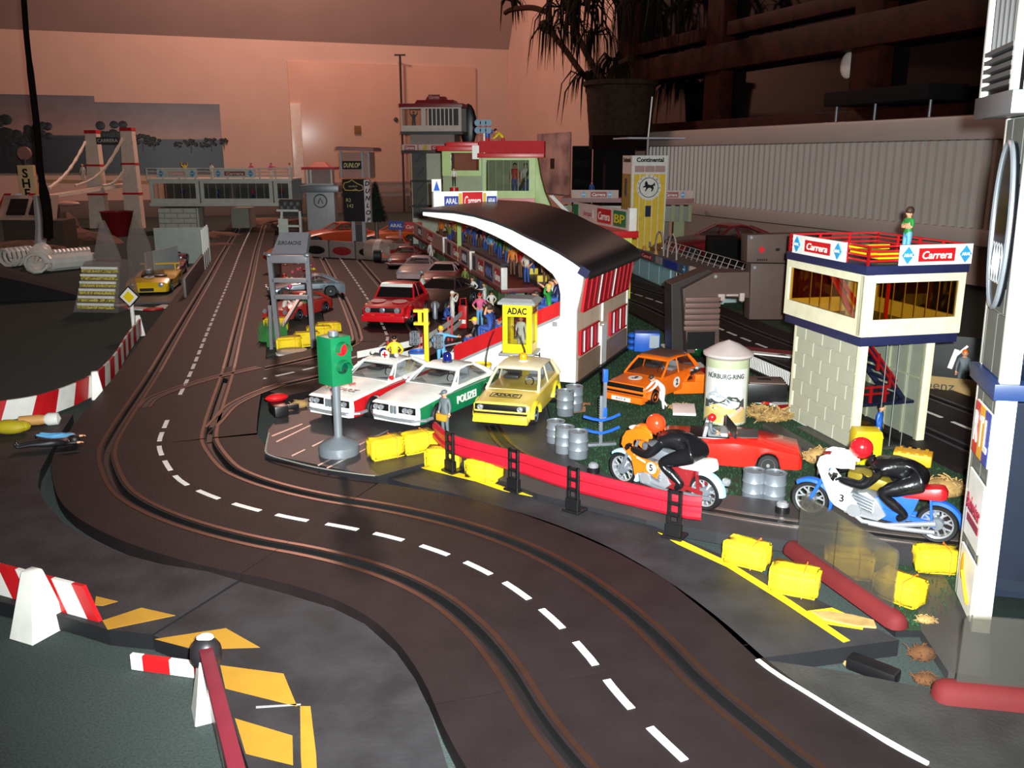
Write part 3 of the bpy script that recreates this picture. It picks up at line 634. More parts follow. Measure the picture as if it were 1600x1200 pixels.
# ---------------- cars ----------------
def lerp_st(st, y):
    for i in range(1, len(st)):
        if y <= st[i][0]:
            a, b = st[i-1], st[i]; t = (y-a[0])/(b[0]-a[0]); return [a[k]+(b[k]-a[k])*t for k in range(3)]
    return list(st[-1])
def car(name, label, loc, rz, st, wheels, R, gh=None, col='white', side=None, roofm=None, zb=.09, group=None, grille=None, lamps=None, bumper=None, plate=None, splity=-9, detail=True, wheelw=.13, rim='rimm', glassm=None, interior='grey', rot=None):
    t = thing(name, label, 'car', loc, rz, group, rot=rot); roofm = roofm or col
    y0, y1 = st[0][0], st[-1][0]; n = 44 if detail else 26; rings = []; fm = []
    ysv = [y0+(y1-y0)*i/n for i in range(n+1)]
    W = max(s[2] for s in st)
    for y in ysv:
        _, zt, hw = lerp_st(st, y); za = zb
        for wy in wheels:
            d = R*1.16; 
            if abs(y-wy) < d: za = max(za, R+math.sqrt(d*d-(y-wy)**2)*.98)
        zs = zt-.035; za = min(za, zs-.05); zm = max(za+.02, zb+(zs-zb)*.55)
        h = [(hw*.72, za), (hw*.96, za), (hw, zm), (hw*.975, zs), (hw*.84, zt-.006)]
        rings.append([(-x, y, z) for x, z in h]+[(0, y, zt)]+[(x, y, z) for x, z in h[::-1]])
    mb = MB(); k = 11
    mb.v = [p for r in rings for p in r]
    for i in range(n):
        for j in range(k):
            mb.f.append((i*k+j, i*k+(j+1) % k, (i+1)*k+(j+1) % k, (i+1)*k+j)); mb.m.append(1 if side and j in (1, 2, 7, 8) and ysv[i] > splity else 0)
    mb.f += [tuple(range(k-1, -1, -1)), tuple(n*k+j for j in range(k))]; mb.m += [0, 0]
    mb.build('body', [col, side or col], t, smooth=32)
    mb = MB(); mb.box((0, (y0+y1)/2, zb+.06), (W*1.4, (y1-y0)*.93, .13)); mb.build('chassis', 'black', t)
    for wy in wheels:
        for s in (-1, 1):
            _, _, hw = lerp_st(st, wy); wm = MB(); x = s*(hw-wheelw*.48)
            wm.lathe([(R*.62, -wheelw/2), (R*.93, -wheelw/2), (R, -wheelw*.38), (R, wheelw*.38), (R*.93, wheelw/2), (R*.62, wheelw/2)], 20 if detail else 12, (x, wy, R), 'x')
            wo = wm.build('wheel', 'tyre', t)
            wm = MB(); e = x+s*wheelw*.5
            wm.lathe([(R*.64, -.012), (R*.64, .006), (R*.55, -.008), (R*.22, -.012), (R*.16, .006), (0, .008)] if s > 0 else [(R*.64, .012), (R*.64, -.006), (R*.55, .008), (R*.22, .012), (R*.16, -.006), (0, -.008)], 16 if detail else 10, (e, wy, R), 'x')
            wm.build('rim', rim, wo)
    if gh:
        yc, yf, yr, yb, zr, wr, wb, ze = gh; zc = lerp_st(st, yc)[1]-.012; zbb = lerp_st(st, yb)[1]-.012
        cn = lambda s: ((s*wb, yc, zc), (s*wr, yf, zr-.015), (s*wr, yr, zr-.02), (s*wb*.97, yb, zbb))
        mb = MB(); ry = [yf-.015, yf+.03, (yf+yr)/2, yr-.03, yr+.015]; zz = [zr-.012, zr+.008, zr+.02, zr+.004, zr-.02]
        mb.loft([[(-wr-.015, y, z-.03), (-wr-.005, y, z-.008), (-wr*.6, y, z+.004), (0, y, z+.008), (wr*.6, y, z+.004), (wr+.005, y, z-.008), (wr+.015, y, z-.03)] for y, z in zip(ry, zz)])
        mb.build('roof', roofm, t)
        mb = MB()
        for s in (-1, 1):
            A, B, C, D = [Vector(p) for p in cn(s)]
            mb.tube([A, A.lerp(B, .5)+Vector((s*.006, 0, .004)), B], .018, 6).tube([C, C.lerp(D, .5)+Vector((s*.006, 0, .008)), D], [.024, .03, .038], 6)
            my = ze; q = A.lerp(D, (my-yc)/(yb-yc)); r = B.lerp(C, max(.08, min(.9, (my-yf)/(yr-yf)))); mb.tube([q, r], .011, 6)
            mb.tube([A, D], .014, 6)
        mb.tube([cn(-1)[0], cn(1)[0]], .014, 6).tube([cn(-1)[3], cn(1)[3]], .014, 6)
        mb.build('window_pillars', roofm, t)
        a, b = cn(-1), cn(1); ins = .008
        for nm, q in (('windscreen', (a[0], b[0], b[1], a[1])), ('rear_window', (a[3], a[2], b[2], b[3])), ('side_window', (a[0], a[1], a[2], a[3])), ('side_window', (b[0], b[3], b[2], b[1]))):
            c = sum((Vector(p) for p in q), Vector())/4
            MB().quad(*[c+(Vector(p)-c)*.965 for p in q]).build(nm, glassm or GLC, t, smooth=0)
        mb = MB(); mb.box((0, (yc+yb)/2, zc-.012), (wb*1.7, (yb-yc)*.86, .05)); mb.build('cabin_floor', interior, t)
        if detail:
            for s in (-1, 1):
                mb = MB(); mb.box((s*wb*.45, (yf+yr)/2-.05, zc+.05), (wb*.6, .16, .05)).box((s*wb*.45, (yf+yr)/2+.05, zc+.085), (wb*.58, .04, .15), rx=.2); mb.build('seat', 'dgrey' if s < 0 else 'grey', t, bev=.015)
            mb = MB(); mb.tube([(wb*.45+.05*math.cos(q*PI/6), yf-.02+.02*math.sin(q*PI/6), zc+.06+.05*math.sin(q*PI/6)) for q in range(12)], .006, 5, closed=True); mb.build('steering_wheel', 'black', t)
    zf = st[0][1]
    if grille:
        x, z, h, m = grille; mb = MB(); mb.box((0, y0-.004, z), (2*x, .02, h)); mb.build('grille', m, t, bev=.006)
    for i, (x, z, r) in enumerate(lamps or ()):
        for s in (-1, 1):
            mb = MB(); mb.lathe([(r, .01), (r, -.02), (r*.86, -.02), (r*.8, -.014), (0, -.02)], 14, (s*x, y0-.006, z), 'y'); mb.build('headlamp', 'chrome', t)
    if bumper:
        z, m = bumper; mb = MB(); w0 = st[0][2]
        mb.tube([(-W*1.02, y0+.22, z), (-W*1.0, y0+.09, z), (-w0*.9, y0-.015, z), (0, y0-.04, z), (w0*.9, y0-.015, z), (W*1.0, y0+.09, z), (W*1.02, y0+.22, z)], .021, 6); mb.build('bumper', m, t)
    if plate: mb = MB(); mb.box((0, y0-.03, plate), (.2, .012, .045)); mb.build('number_plate', 'white', t)
    return t
def at_front(uL, vL, uR, vR, z, L):
    a, b = Vector(G(uL, vL, z)), Vector(G(uR, vR, z)); m = (a+b)/2; rz = math.atan2(b.y-a.y, b.x-a.x); d = Vector((-math.sin(rz), math.cos(rz), 0))
    return m+d*L/2, rz
# ---------------- parked cars ----------------
BMW = [(-.95, .27, .29), (-.92, .325, .335), (-.6, .36, .36), (-.2, .39, .37), (.3, .4, .37), (.7, .39, .36), (.9, .365, .33), (.95, .33, .31)]
BGH = (-.22, .06, .44, .74, .565, .235, .325, -.1)
GOLF = [(-.77, .24, .3), (-.75, .325, .325), (-.35, .365, .335), (-.2, .38, .34), (.6, .385, .335), (.72, .37, .325), (.77, .33, .31)]
GGH = (-.3, -.03, .52, .74, .6, .245, .305, .18)
LB = ((.235, .255, .034), (.165, .255, .034))
p, rz = at_front(572, 652, 664, 668, PZ+.1, 1.9)
POL = car('coupe_car', 'white and green police coupe with a blue beacon on its roof', (p.x-.05, p.y, PZ), rz, BMW, (-.55, .56), .135, BGH, 'white', 'green', grille=None, lamps=LB, bumper=(.14, 'chrome'), splity=-.93)
p, rz = at_front(464, 640, 558, 656, PZ+.1, 1.9)
NOT = car('coupe_car', 'white and red emergency doctor coupe behind the toy traffic light', (p.x, p.y, PZ), rz, BMW, (-.55, .56), .135, BGH, 'white', 'red', lamps=LB, bumper=(.14, 'chrome'), splity=-.93)
POL.scale = (.97, .93, .93); NOT.scale = (.97, .95, .93)
for C_ in (POL, NOT):
    for s in (-1, 1): mb = MB(); mb.box((s*.185, -.952, .255), (.23, .014, .085)); mb.build('grille', 'black', C_, bev=.006)
    mb = MB()
    for s in (-1, 1): mb.box((s*.024, -.958, .245), (.038, .024, .1))
    mb.build('kidney_grille', 'silver', C_, bev=.012)
    for s in (-1, 1): mb = MB(); mb.ell((s*.36, -.2, .43), (.04, .025, .028), 8, 6); mb.build('door_mirror', 'white' if C_ is POL else 'red', C_)
    mb = MB(); mb.tube([(.365, -.5, .34), (.372, 0, .345), (.372, .5, .345)], .005, 5); mb.build('side_trim', 'chrome', C_)
def onside(c, s, size, y, z, mat, side=1, **k): return txt(s, size, mat, c, (side*.373, y, z), (PI/2-.02, 0, side*PI/2), **k)
onside(POL, 'POLIZEI', .13, .04, .22, 'white', bold=.003)
txt('NOTARZ', .12, 'black', NOT, (-.02, -.72, .362), (.07, 0, 0), shear=.25, bold=.003, ext=.002)
mb = MB(); mb.box((0, -.5, .378), (.1, .03, .006), rx=.05).box((0, -.5, .378), (.03, .1, .006), rx=.05); mb.build('red_cross', 'red', NOT)
mb = MB(); mb.lathe([(.055, 0), (.055, .008), (0, .008)], 16); o = mb.build('cross_badge', 'white', NOT, loc=(.372, .1, .25), rot=(0, PI/2, 0)); mb = MB(); mb.box((0, 0, .011), (.07, .02, .004)).box((0, 0, .011), (.02, .07, .004)); mb.build('red_cross', 'red', o)
bglass = pm('blue_beacon_lens', (18, 30, 110), .1, coat=1); aglass = pm('amber_beacon_lens', (240, 170, 20), .12, coat=1)
def beacon(c, m, z, y=.15, s=1, x=0):
    mb = MB(); mb.lathe([(.05*s, 0), (.05*s, .02*s), (0, .02*s)], 14, (x, y, z)); b = mb.build('beacon_base', 'dgrey' if m is bglass else 'white', c)
    mb = MB(); mb.lathe([(.045*s, .02*s), (.045*s, .075*s), (.035*s, .1*s), (.016*s, .112*s), (0, .114*s)], 14, (x, y, z)); mb.build('beacon_lens', m, b)
beacon(POL, bglass, .58, .2, 1.25); beacon(NOT, bglass, .59, .22, .9, -.05)
mb = MB(); mb.tube([(-.2, .2, .6), (.16, .2, .6)], .022, 8); mb.build('light_bar', 'dgrey', NOT)
for x in (-.2, .16): mb = MB(); mb.ell((x, .2, .62), (.03, .03, .03), 8, 6); mb.build('bar_lamp', 'white', NOT)
mb = MB(); mb.lathe([(.062, 0), (.062, -.012), (0, -.012)], 18, (.05, .12, .63), 'y'); o = mb.build('cross_sign', 'white', NOT); mb = MB(); mb.box((.05, .105, .63), (.08, .004, .022)).box((.05, .105, .63), (.022, .004, .08)); mb.build('red_cross', 'red', o)
def aerial(c, p, h, lean): mb = MB(); q = [Vector(p)+Vector((lean[0]*t*t, lean[1]*t*t, h*t)) for t in (0, .3, .6, .8, 1)]; mb.tube(q, [.012, .007, .006, .005, .004], 6).ell(p, (.022, .022, .02), 8, 6); mb.build('aerial', 'black', c)
aerial(POL, (.24, .72, .41), .52, (.1, .06)); 
p, rz = at_front(737, 658, 822, 665, PZ+.06, 1.54)
ADG = car('hatchback_car', 'yellow hatchback breakdown car with an amber beacon on its roof', (p.x+.02, p.y-.02, PZ), rz, GOLF, (-.5, .47), .12, GGH, pm('straw_yellow_car', (240, 206, 88), .3, coat=.4), lamps=((.225, .27, .034),), grille=(.29, .27, .075, 'black'), wheelw=.11, zb=.1, roofm=pm('pale_yellow_roof', (240, 224, 186), .35))
ADG.scale = (1, 1, .9)
mb = MB(); mb.box((0, -.775, .2), (.6, .03, .022)); mb.build('bumper_line', 'black', ADG)
mb = MB(); mb.box((0, -.77, .13), (.63, .08, .1), top=.96); mb.build('front_spoiler', pm('bright_yellow_skirt', (240, 218, 50), .35), ADG, bev=.015)
for s in (-1, 1):
    for wy in (-.5, .47): mb = MB(); mb.tube([(s*.335, wy+.17*math.cos(a), .12+.17*math.sin(a)) for a in [q*PI/8 for q in range(9)]], [.02]*9, 6); mb.build('flared_arch', pm('bright_yellow_skirt', (240, 218, 50), .35), ADG)
txt('ADAC', .1, 'black', ADG, (0, -.56, .366), (.09, 0, 0), bold=.004, ext=.002)
mb = MB()
for a, b in (((-.17, -.62), (.17, -.62)), ((-.17, -.5), (.17, -.5)), ((-.17, -.62), (-.17, -.5)), ((.17, -.62), (.17, -.5))): mb.bar((a[0], a[1], .358+.08*(a[1]+.62)), (b[0], b[1], .358+.08*(b[1]+.62)), .009, .006)
mb.build('lettering_border', 'black', ADG)
beacon(ADG, aglass, .615, .18, 1.05); aerial(ADG, (.0, .3, .615), .42, (-.2, .1))
mb = MB(); mb.ell((-.08, 0, 0), (.03, .04, .03), 8, 6)
p, rz = at_front(943, 620, 1008, 633, .06+.06, 1.54*.9)
OG = car('hatchback_car', 'orange racing hatchback with number three roundels on the lawn', (p.x, p.y, .07), rz, GOLF, (-.5, .47), .12, GGH, 'orange', lamps=(), grille=(.3, .285, .07, 'black'), wheelw=.12, zb=.09, roofm='orange', rim='orange')
OG.scale = (.9, .9, .82)
mb = MB(); mb.box((0, -.79, .12), (.66, .1, .1), top=.95); mb.build('front_spoiler', 'orange', OG, bev=.015)
mb = MB(); mb.box((0, -.776, .2), (.6, .03, .03)); mb.build('bumper_line', 'black', OG)
mb = MB(); mb.box((0, -.85, .115), (.3, .01, .06)); pl = mb.build('number_plate', 'white', OG); txt('R-GT 8', .05, 'navy', pl, (0, -.857, .115))
mb = MB(); mb.box((0, .25, .626), (.46, .5, .008)); mb.build('sunroof_panel', pm('dull_brown_roof', (96, 70, 60), .4), OG, bev=.003)
def roundel(c, loc, rot, r, s, name='roundel', m='white'):
    mb = MB(); mb.lathe([(r, 0), (r, .004), (0, .004)], 20); o = mb.build(name, m, c, loc=loc, rot=rot); txt(s, r*1.5, 'black', o, (0, 0, .006), (0, 0, 0), bold=.004, ext=.002); return o
roundel(OG, (0, -.5, .364), (.07, 0, 0), .1, '3'); roundel(OG, (.34, .06, .24), (PI/2, 0, PI/2), .085, '2')
for s in (-1, 1):
    for wy in (-.5, .47): mb = MB(); mb.tube([(s*.335, wy+.17*math.cos(a), .12+.17*math.sin(a)) for a in [q*PI/8 for q in range(9)]], [.022]*9, 6); mb.build('flared_arch', 'orange', OG)
# red open car behind the first motorbike
c = G(1247, 742, .06)
RD = [(-.9, .24, .27), (-.86, .3, .32), (-.45, .37, .36), (-.1, .4, .365), (.3, .37, .36), (.75, .36, .34), (.88, .33, .3)]
RC = car('convertible_car', 'red open sports car with a red helmeted driver beside the poster column', (c[0]-.72*.9*.97, c[1]+.3, .065), math.radians(76), RD, (-.5, .5), .13, None, pm('signal_red_car', (226, 40, 30), .25, coat=.4), lamps=(), wheelw=.12, rim='chrome')
mb = MB(); mb.box((0, .2, .375), (.5, .56, .03)); mb.build('cockpit_well', 'black', RC, bev=.02)
mb = MB(); mb.loft([[(-.28, -.12, .38), (.28, -.12, .38), (.27, -.1, .38), (-.27, -.1, .38)], [(-.25, .03, .55), (.25, .03, .55), (.25, .045, .55), (-.25, .045, .55)]]); mb.build('windscreen', pm('smoked_screen', (44, 44, 48), .15), RC)
for s in (-.14, .14): mb = MB(); mb.box((s, .28, .43), (.2, .05, .18), rx=.2); mb.build('seat', 'grey', RC, bev=.02)
mb = MB(); mb.box((0, .05, .405), (.36, .1, .05)); mb.build('dashboard', 'grey', RC, bev=.01)
mb = MB(); mb.box((0, -.895, .2), (.4, .03, .07)); mb.build('nose_intake', 'black', RC, bev=.01)
mb = MB(); mb.box((0, -.12, .392), (.36, .5, .012), rx=-.06); mb.build('bonnet_stripe', 'dgrey', RC)
RC.scale = (.78, .78, .84); a = math.radians(76); q = Matrix.Translation(RC.location) @ Matrix.Rotation(a, 4, 'Z') @ (Vector((-.14, .22, .36))*.78)
person('driver with round red helmet sitting in the red open car', (q.x, q.y, q.z), a, 'sit', 'grcloth', 'grcloth', 'red', 'helmet', .44)
q = None
# brown bird-like arm prop beside the car: mechanic reaching over the door
# ---------------- motorbikes ----------------
def bike(label, rear, front, z, kind, wb):
    hv = Vector((front[0]-rear[0], front[1]-rear[1], 0)); az = math.atan2(hv.y, hv.x); m = (Vector(front)+Vector(rear))/2
    t = thing('motorbike', label, 'motorbike', (m.x, m.y, z), az-PI, rot=(math.radians(3), 0, az-PI)); R = .158; w2 = wb/2
    fm, tm, gm, sm, rm = (('orange', 'silver', pm('pale_blue_plastic', (160, 200, 226), .35), 'white', 'dred') if kind == 1 else ('white', pm('gold_tank', (150, 130, 44), .35, .4), 'blue', 'red', 'blue'))
    for nm, x in (('front_wheel', -w2), ('rear_wheel', w2)):
        mb = MB(); ww = .03 if x < 0 else .04
        mb.lathe([(R*.76, -ww), (R*.9, -ww*1.1), (R*.98, -ww*.6), (R, 0), (R*.98, ww*.6), (R*.9, ww*1.1), (R*.76, ww), (R*.74, 0), (R*.76, -ww)], 28, (x, 0, R), 'y', False); wo = mb.build(nm, 'tyre', t)
        mb = MB(); mb.lathe([(R*.78, -ww*.9), (R*.68, -ww*.7), (R*.68, ww*.7), (R*.78, ww*.9), (R*.78, -ww*.9)], 28, (x, 0, R), 'y', False); mb.build('rim', 'chrome', wo)
        for q in range(7):
            a = q*2*PI/7+.2; mb = MB(); u = Vector((math.cos(a), 0, math.sin(a))); c = Vector((x, 0, R))
            mb.tube([c+u*.03, c+u*R*.4], .012, 5)
            for d in (-.24, .24): v = Vector((math.cos(a+d), 0, math.sin(a+d))); mb.tube([c+u*R*.38, c+v*R*.72], .008, 5)
            mb.build('spoke', 'chrome', wo)
        mb = MB(); mb.lathe([(.0, -.045), (.045, -.045), (.05, -.02), (.05, .02), (.045, .045), (0, .045)], 14, (x, 0, R), 'y'); mb.build('hub', 'silver', wo)
        a0, a1 = (-.5, 2.3) if x < 0 else (.0, 1.9)
        mb = MB(); rr = []
        for q in range(13):
            a = a0+(a1-a0)*q/12; e = R*1.14; rr.append([(x+math.cos(a)*(e-.02), -.045, R+math.sin(a)*(e-.02)), (x+math.cos(a)*e, -.03, R+math.sin(a)*e), (x+math.cos(a)*(e+.008), 0, R+math.sin(a)*(e+.008)), (x+math.cos(a)*e, .03, R+math.sin(a)*e), (x+math.cos(a)*(e-.02), .045, R+math.sin(a)*(e-.02)), (x+math.cos(a)*(e-.012), 0, R+math.sin(a)*(e-.012))])
        mb.loft(rr); mb.build('mudguard', gm, t)
    for s in (-1, 1):
        mb = MB(); mb.tube([(-w2, s*.05, R), (-w2+.07, s*.05, R+.16), (-w2+.13, s*.05, R+.3)], [.014, .016, .014], 8); mb.build('fork_leg', 'silver' if kind == 1 else 'blue', t)
        mb = MB(); mb.tube([(-w2+.12, s*.04, .44), (-w2+.15, s*.1, .44), (-w2+.2, s*.13, .42)], .011, 6); mb.build('handlebar', 'black', t)
        mb = MB(); mb.bar((w2, s*.055, R), (.03, s*.05, .2), .02, .035).bar((w2-.06, s*.055, .38), (w2-.03, s*.06, R-.02), .016, .03); mb.build('swing_arm', rm, t)
        mb = MB(); z0 = .1
        if kind == 1: mb.tube([(-.2, s*.07, .18), (-.17, s*.09, .125), (.1, s*.11, .115), (.25, s*.115, .13), (.56, s*.12, .165)], [.016, .018, .018, .026, .02], 9)
        else: mb.tube([(-.15, s*.07, .14), (-.05, s*.09, .085), (.12, s*.09, .09), (.48, s*.1, .19)], [.016, .018, .018, .022], 9).tube([(.0, s*.1, .08), (.14, s*.1, .08), (.48, s*.11, .12)], [.014, .016, .02], 9)
        mb.build('exhaust_pipe', 'silver' if kind == 1 else 'chrome', t)
    mb = MB(); mb.loft([[(-.2, y, z) for y, z in ((-.05, .4), (.05, .4), (.05, .47), (-.05, .47))], [(-.1, y, z) for y, z in ((-.085, .36), (.085, .36), (.085, .48), (-.085, .48))], [(.1, y, z) for y, z in ((-.07, .35), (.07, .35), (.06, .44), (-.06, .44))], [(.14, y, z) for y, z in ((-.04, .35), (.04, .35), (.04, .4), (-.04, .4))]]); mb.build('fuel_tank', tm, t, bev=.02)
    mb = MB(); mb.loft([[(x, -a, z0), (x, a, z0), (x, a*.8, z1), (x, -a*.8, z1)] for x, a, z0, z1 in ((.13, .05, .34, .38), (.25, .08, .34, .4), (.42, .085, .36, .45), (.5, .07, .36, .46), (.53, .04, .37, .42))]); mb.build('seat', sm, t, bev=.018)
    mb = MB(); mb.prism([(.02, .12), (.24, .1), (.3, .2), (.34, .34), (.2, .36), (.06, .34), (.0, .24)], -.05, .05, 'y'); mb.build('frame_panel', rm, t, bev=.01)
    mb = MB(); mb.prism([(-.2, .12), (.06, .1), (.12, .16), (.04, .28), (-.04, .33), (-.16, .3), (-.22, .2)], -.075, .075, 'y'); en = mb.build('engine_block', 'chrome', t, bev=.012)
    for q in range(5): mb = MB(); mb.box((-.06, 0, .19+q*.026), (.17, .2, .01), ry=.25); mb.build('cooling_fin', 'silver', en)
    for s in (-1, 1): mb = MB(); mb.lathe([(.0, -.02), (.055, -.02), (.06, 0), (.04, .03), (0, .03)], 12, (-.12, s*.09, .17), 'y'); mb.build('crankcase_cover', 'chrome', en)
    if kind == 1: pts = [(-.385, .43), (-.37, .5), (-.327, .565), (-.25, .6), (-.177, .62), (-.056, .6), (-.047, .55), (-.24, .5), (-.262, .47), (-.233, .36), (-.1, .345), (.009, .336), (.03, .27), (.0, .19), (-.06, .22), (-.14, .225), (-.2, .2), (-.238, .16), (-.255, .25), (-.28, .33), (-.34, .37)]
    else: pts = [(-.43, .5), (-.41, .57), (-.36, .6), (-.27, .6), (-.17, .56), (-.145, .52), (-.24, .5), (-.335, .5), (-.33, .42), (-.28, .36), (-.2, .33), (-.1, .24), (-.11, .16), (-.2, .15), (-.27, .18), (-.31, .22), (-.345, .3), (-.39, .4)]
    for s in (-1, 1):
        mb = MB(); mb.prism(pts, s*.088, s*.108, 'y'); f = mb.build('fairing_side', fm, t, bev=.006, seg=1)
        c = (-.05, .285) if kind == 1 else (-.215, .255); r = .052
        mb = MB(); mb.lathe([(r, 0), (r, .004), (0, .004)], 18); o = mb.build('number_disc', 'white', f, loc=(c[0], s*.109, c[1]), rot=(PI/2 if s < 0 else -PI/2, 0, 0)); txt('5' if kind == 1 else '3', .085, 'black', o, (0, 0, .006), (0, 0, 0) if s < 0 else (0, 0, PI), ext=.002, bold=.002)
    x0 = pts[0][0]; zl = [(x0-.006, .46, .05, .05), (x0+.05, .53, .09, .085), (x0+.13, .575, .105, .1), (x0+.21, .585, .105, .095), (x0+.29, .58, .1, .075)]
    mb = MB(); mb.loft([[(x, b*math.cos(a), z-.07+ (h+.03)*math.sin(a)*.9) for a in [PI*q/10 for q in range(11)]] for x, z, b, h in zl], closed=False, caps=False); nz = mb.build('fairing_nose', fm, t); sd = nz.modifiers.new('t', 'SOLIDIFY'); sd.thickness = .014
    mb = MB(); mb.ell((x0+.07, 0, .572 if kind == 1 else .572), (.05, .055, .016), 10, 6); mb.build('fairing_window', 'white' if kind == 1 else 'dred', t)
    mb = MB(); mb.lathe([(.0, 0), (.03, 0), (.035, .02), (.03, .05), (.0, .06)], 10, (w2+.17, 0, R+.14), 'x'); mb.build('tail_lamp', 'chrome', t)
    if kind == 1: mb = MB(); mb.box((-.16, -.11, .335), (.1, .004, .014), ry=.25).box((-.16, .11, .335), (.1, .004, .014), ry=.25); mb.build('fairing_flash', 'white', t)
    return t
def rider(label, b, kind, hel):
    J = dict(pel=(.36, 0, .5), spi=(.22, 0, .56), che=(.08, 0, .55), nec=(-.02, 0, .575), hea=(-.06, 0, .6))
    for s, y in (('R', 1), ('L', -1)):
        J.update({'s'+s: (.03, y*.1, .53), 'e'+s: (-.06, y*.16, .41), 'w'+s: (-.2, y*.145, .425), 'h'+s: (-.245, y*.135, .43), 'p'+s: (.33, y*.07, .48), 'k'+s: (.06, y*.135, .37), 'a'+s: (.27, y*.11, .215), 't'+s: (.2, y*.115, .165)})
    R = dict(pel=.1, spi=.092, che=.1, nec=.05, hea=.045, s=.06, e=.045, w=.034, h=.03, p=.085, k=.056, a=.036, t=.03)
    m = skin_mesh(J, R, CH, 2); o = bpy.data.objects.new('person', m); COL.objects.link(o); m.materials.append(pm('creased_black_leather', (20, 20, 23), .25, bump=.35, bscale=9))
    for p in m.polygons: p.use_smooth = True
    o.location = b.location; o.rotation_euler = b.rotation_euler; tag(o, label, 'person')
    hc = Vector((-.085, 0, .655) if kind == 1 else (-.12, 0, .665))
    mb = MB(); mb.ell(hc, (.088, .08, .088), 20, 14); h = mb.build('helmet', hel, o)
    mb = MB(); mb.ell(hc+Vector((-.03, 0, -.02)), (.062, .06, .045), 12, 8); mb.build('visor', 'skin', h)
    for s in (-1, 1):
        mb = MB(); w_ = Vector((-.245, s*.135, .43))
        for q in range(4): e = w_+Vector((-.01-q*.002, s*(.02-q*.016), .02)); mb.tube([e, e+Vector((-.03, 0, .004)), e+Vector((-.042, 0, -.022)), e+Vector((-.024, 0, -.04))], [.011, .0105, .0095, .008], 6)
        mb.tube([w_+Vector((.03, -s*.02, 0)), w_+Vector((.0, -s*.04, -.012)), w_+Vector((-.03, -s*.034, -.03))], [.012, .011, .009], 6)
        mb.build('gloved_fingers', pm('creased_black_leather', (20, 20, 23), .25), o)
    return o
B1 = bike('orange racing motorbike numbered 5 behind the red guard rail', G(1113, 799, PZ), G(966, 753, PZ), PZ, 1, .86)
rider('rider in black leathers with orange red helmet crouched on the orange motorbike', B1, 1, pm('orange_red_helmet', (236, 62, 26), .2, coat=.6))
B2 = bike('blue framed motorbike with white fairing numbered 3 beside the tall white tower', G(1458, 845, PZ), G(1268, 806, PZ), PZ, 2, .96)
rider('rider in black leathers with crimson helmet crouched on the blue framed motorbike', B2, 2, pm('crimson_helmet', (190, 24, 34), .2, coat=.6))
# ---------------- traffic light ----------------
p = G(530, 708, PZ); t = thing('traffic_light', 'green toy traffic light on a grey post with a round foot', 'traffic light', (p[0], p[1], PZ), math.radians(-43))
mb = MB(); mb.lathe([(.2, 0), (.205, .03), (.2, .09), (.16, .125), (.06, .165), (.045, .18), (0, .18)], 28); mb.build('foot', 'silver', t)
mb = MB(); mb.cyl((0, 0, .16), (0, 0, .78), .042, n=16); mb.build('post', 'silver', t)
mb = MB(); mb.box((0, 0, .965), (.24, .24, .48)); hb = mb.build('lamp_housing', 'green', t, bev=.014)
mb = MB(); mb.lathe([(.05, 0), (.05, .05), (0, .052)], 14, (0, 0, 1.2)); mb.build('top_cap', 'silver', t)
for k, (z, m) in enumerate(((1.08, pm('red_lens', (200, 30, 40), .2)), (.9, pm('dark_green_lens', (6, 66, 50), .2)))):
    for nm, rot in (('front', 0), ('side', PI/2)):
        mb = MB(); mb.lathe([(.0, 0), (.062, 0), (.06, .012), (0, .03)], 16); o = mb.build('lens', m, hb, rot=(PI/2, 0, rot), loc=(.12 if rot else 0, 0 if rot else -.12, z)) if rot else None
        if not rot: continue
        mb = MB(); rr = []
        for q in range(13): a = PI*q/12-.15+.3*q/12; rr.append([(.12, math.cos(a)*.066, z+math.sin(a)*.07), (.2*.98, math.cos(a)*.066, z+math.sin(a)*.07+.0), (.2*.98, math.cos(a)*.076, z+math.sin(a)*.08), (.12, math.cos(a)*.076, z+math.sin(a)*.08)])
        mb.loft(rr); mb.build('visor_hood', 'green', hb)
for z in (1.1, .98, .9): mb = MB(); mb.box((.09, -.122, z), (.03, .006, .012)); mb.build('moulding_tab', 'green', hb)
# ---------------- policeman by the cars ----------------
p = G(696, 680, PZ); o = person('policeman figure in grey cap and jacket with yellow bag beside the police coupe', (p[0], p[1], PZ), math.radians(-35), 'stand', 'grcloth', 'grcloth', 'grcloth', 'cap', .5)
mb = MB(); mb.box((.03, -.15, .44), (.26, .09, .15)); mb.build('shoulder_bag', pm('ochre_bag', (200, 150, 40), .5), o, bev=.02)
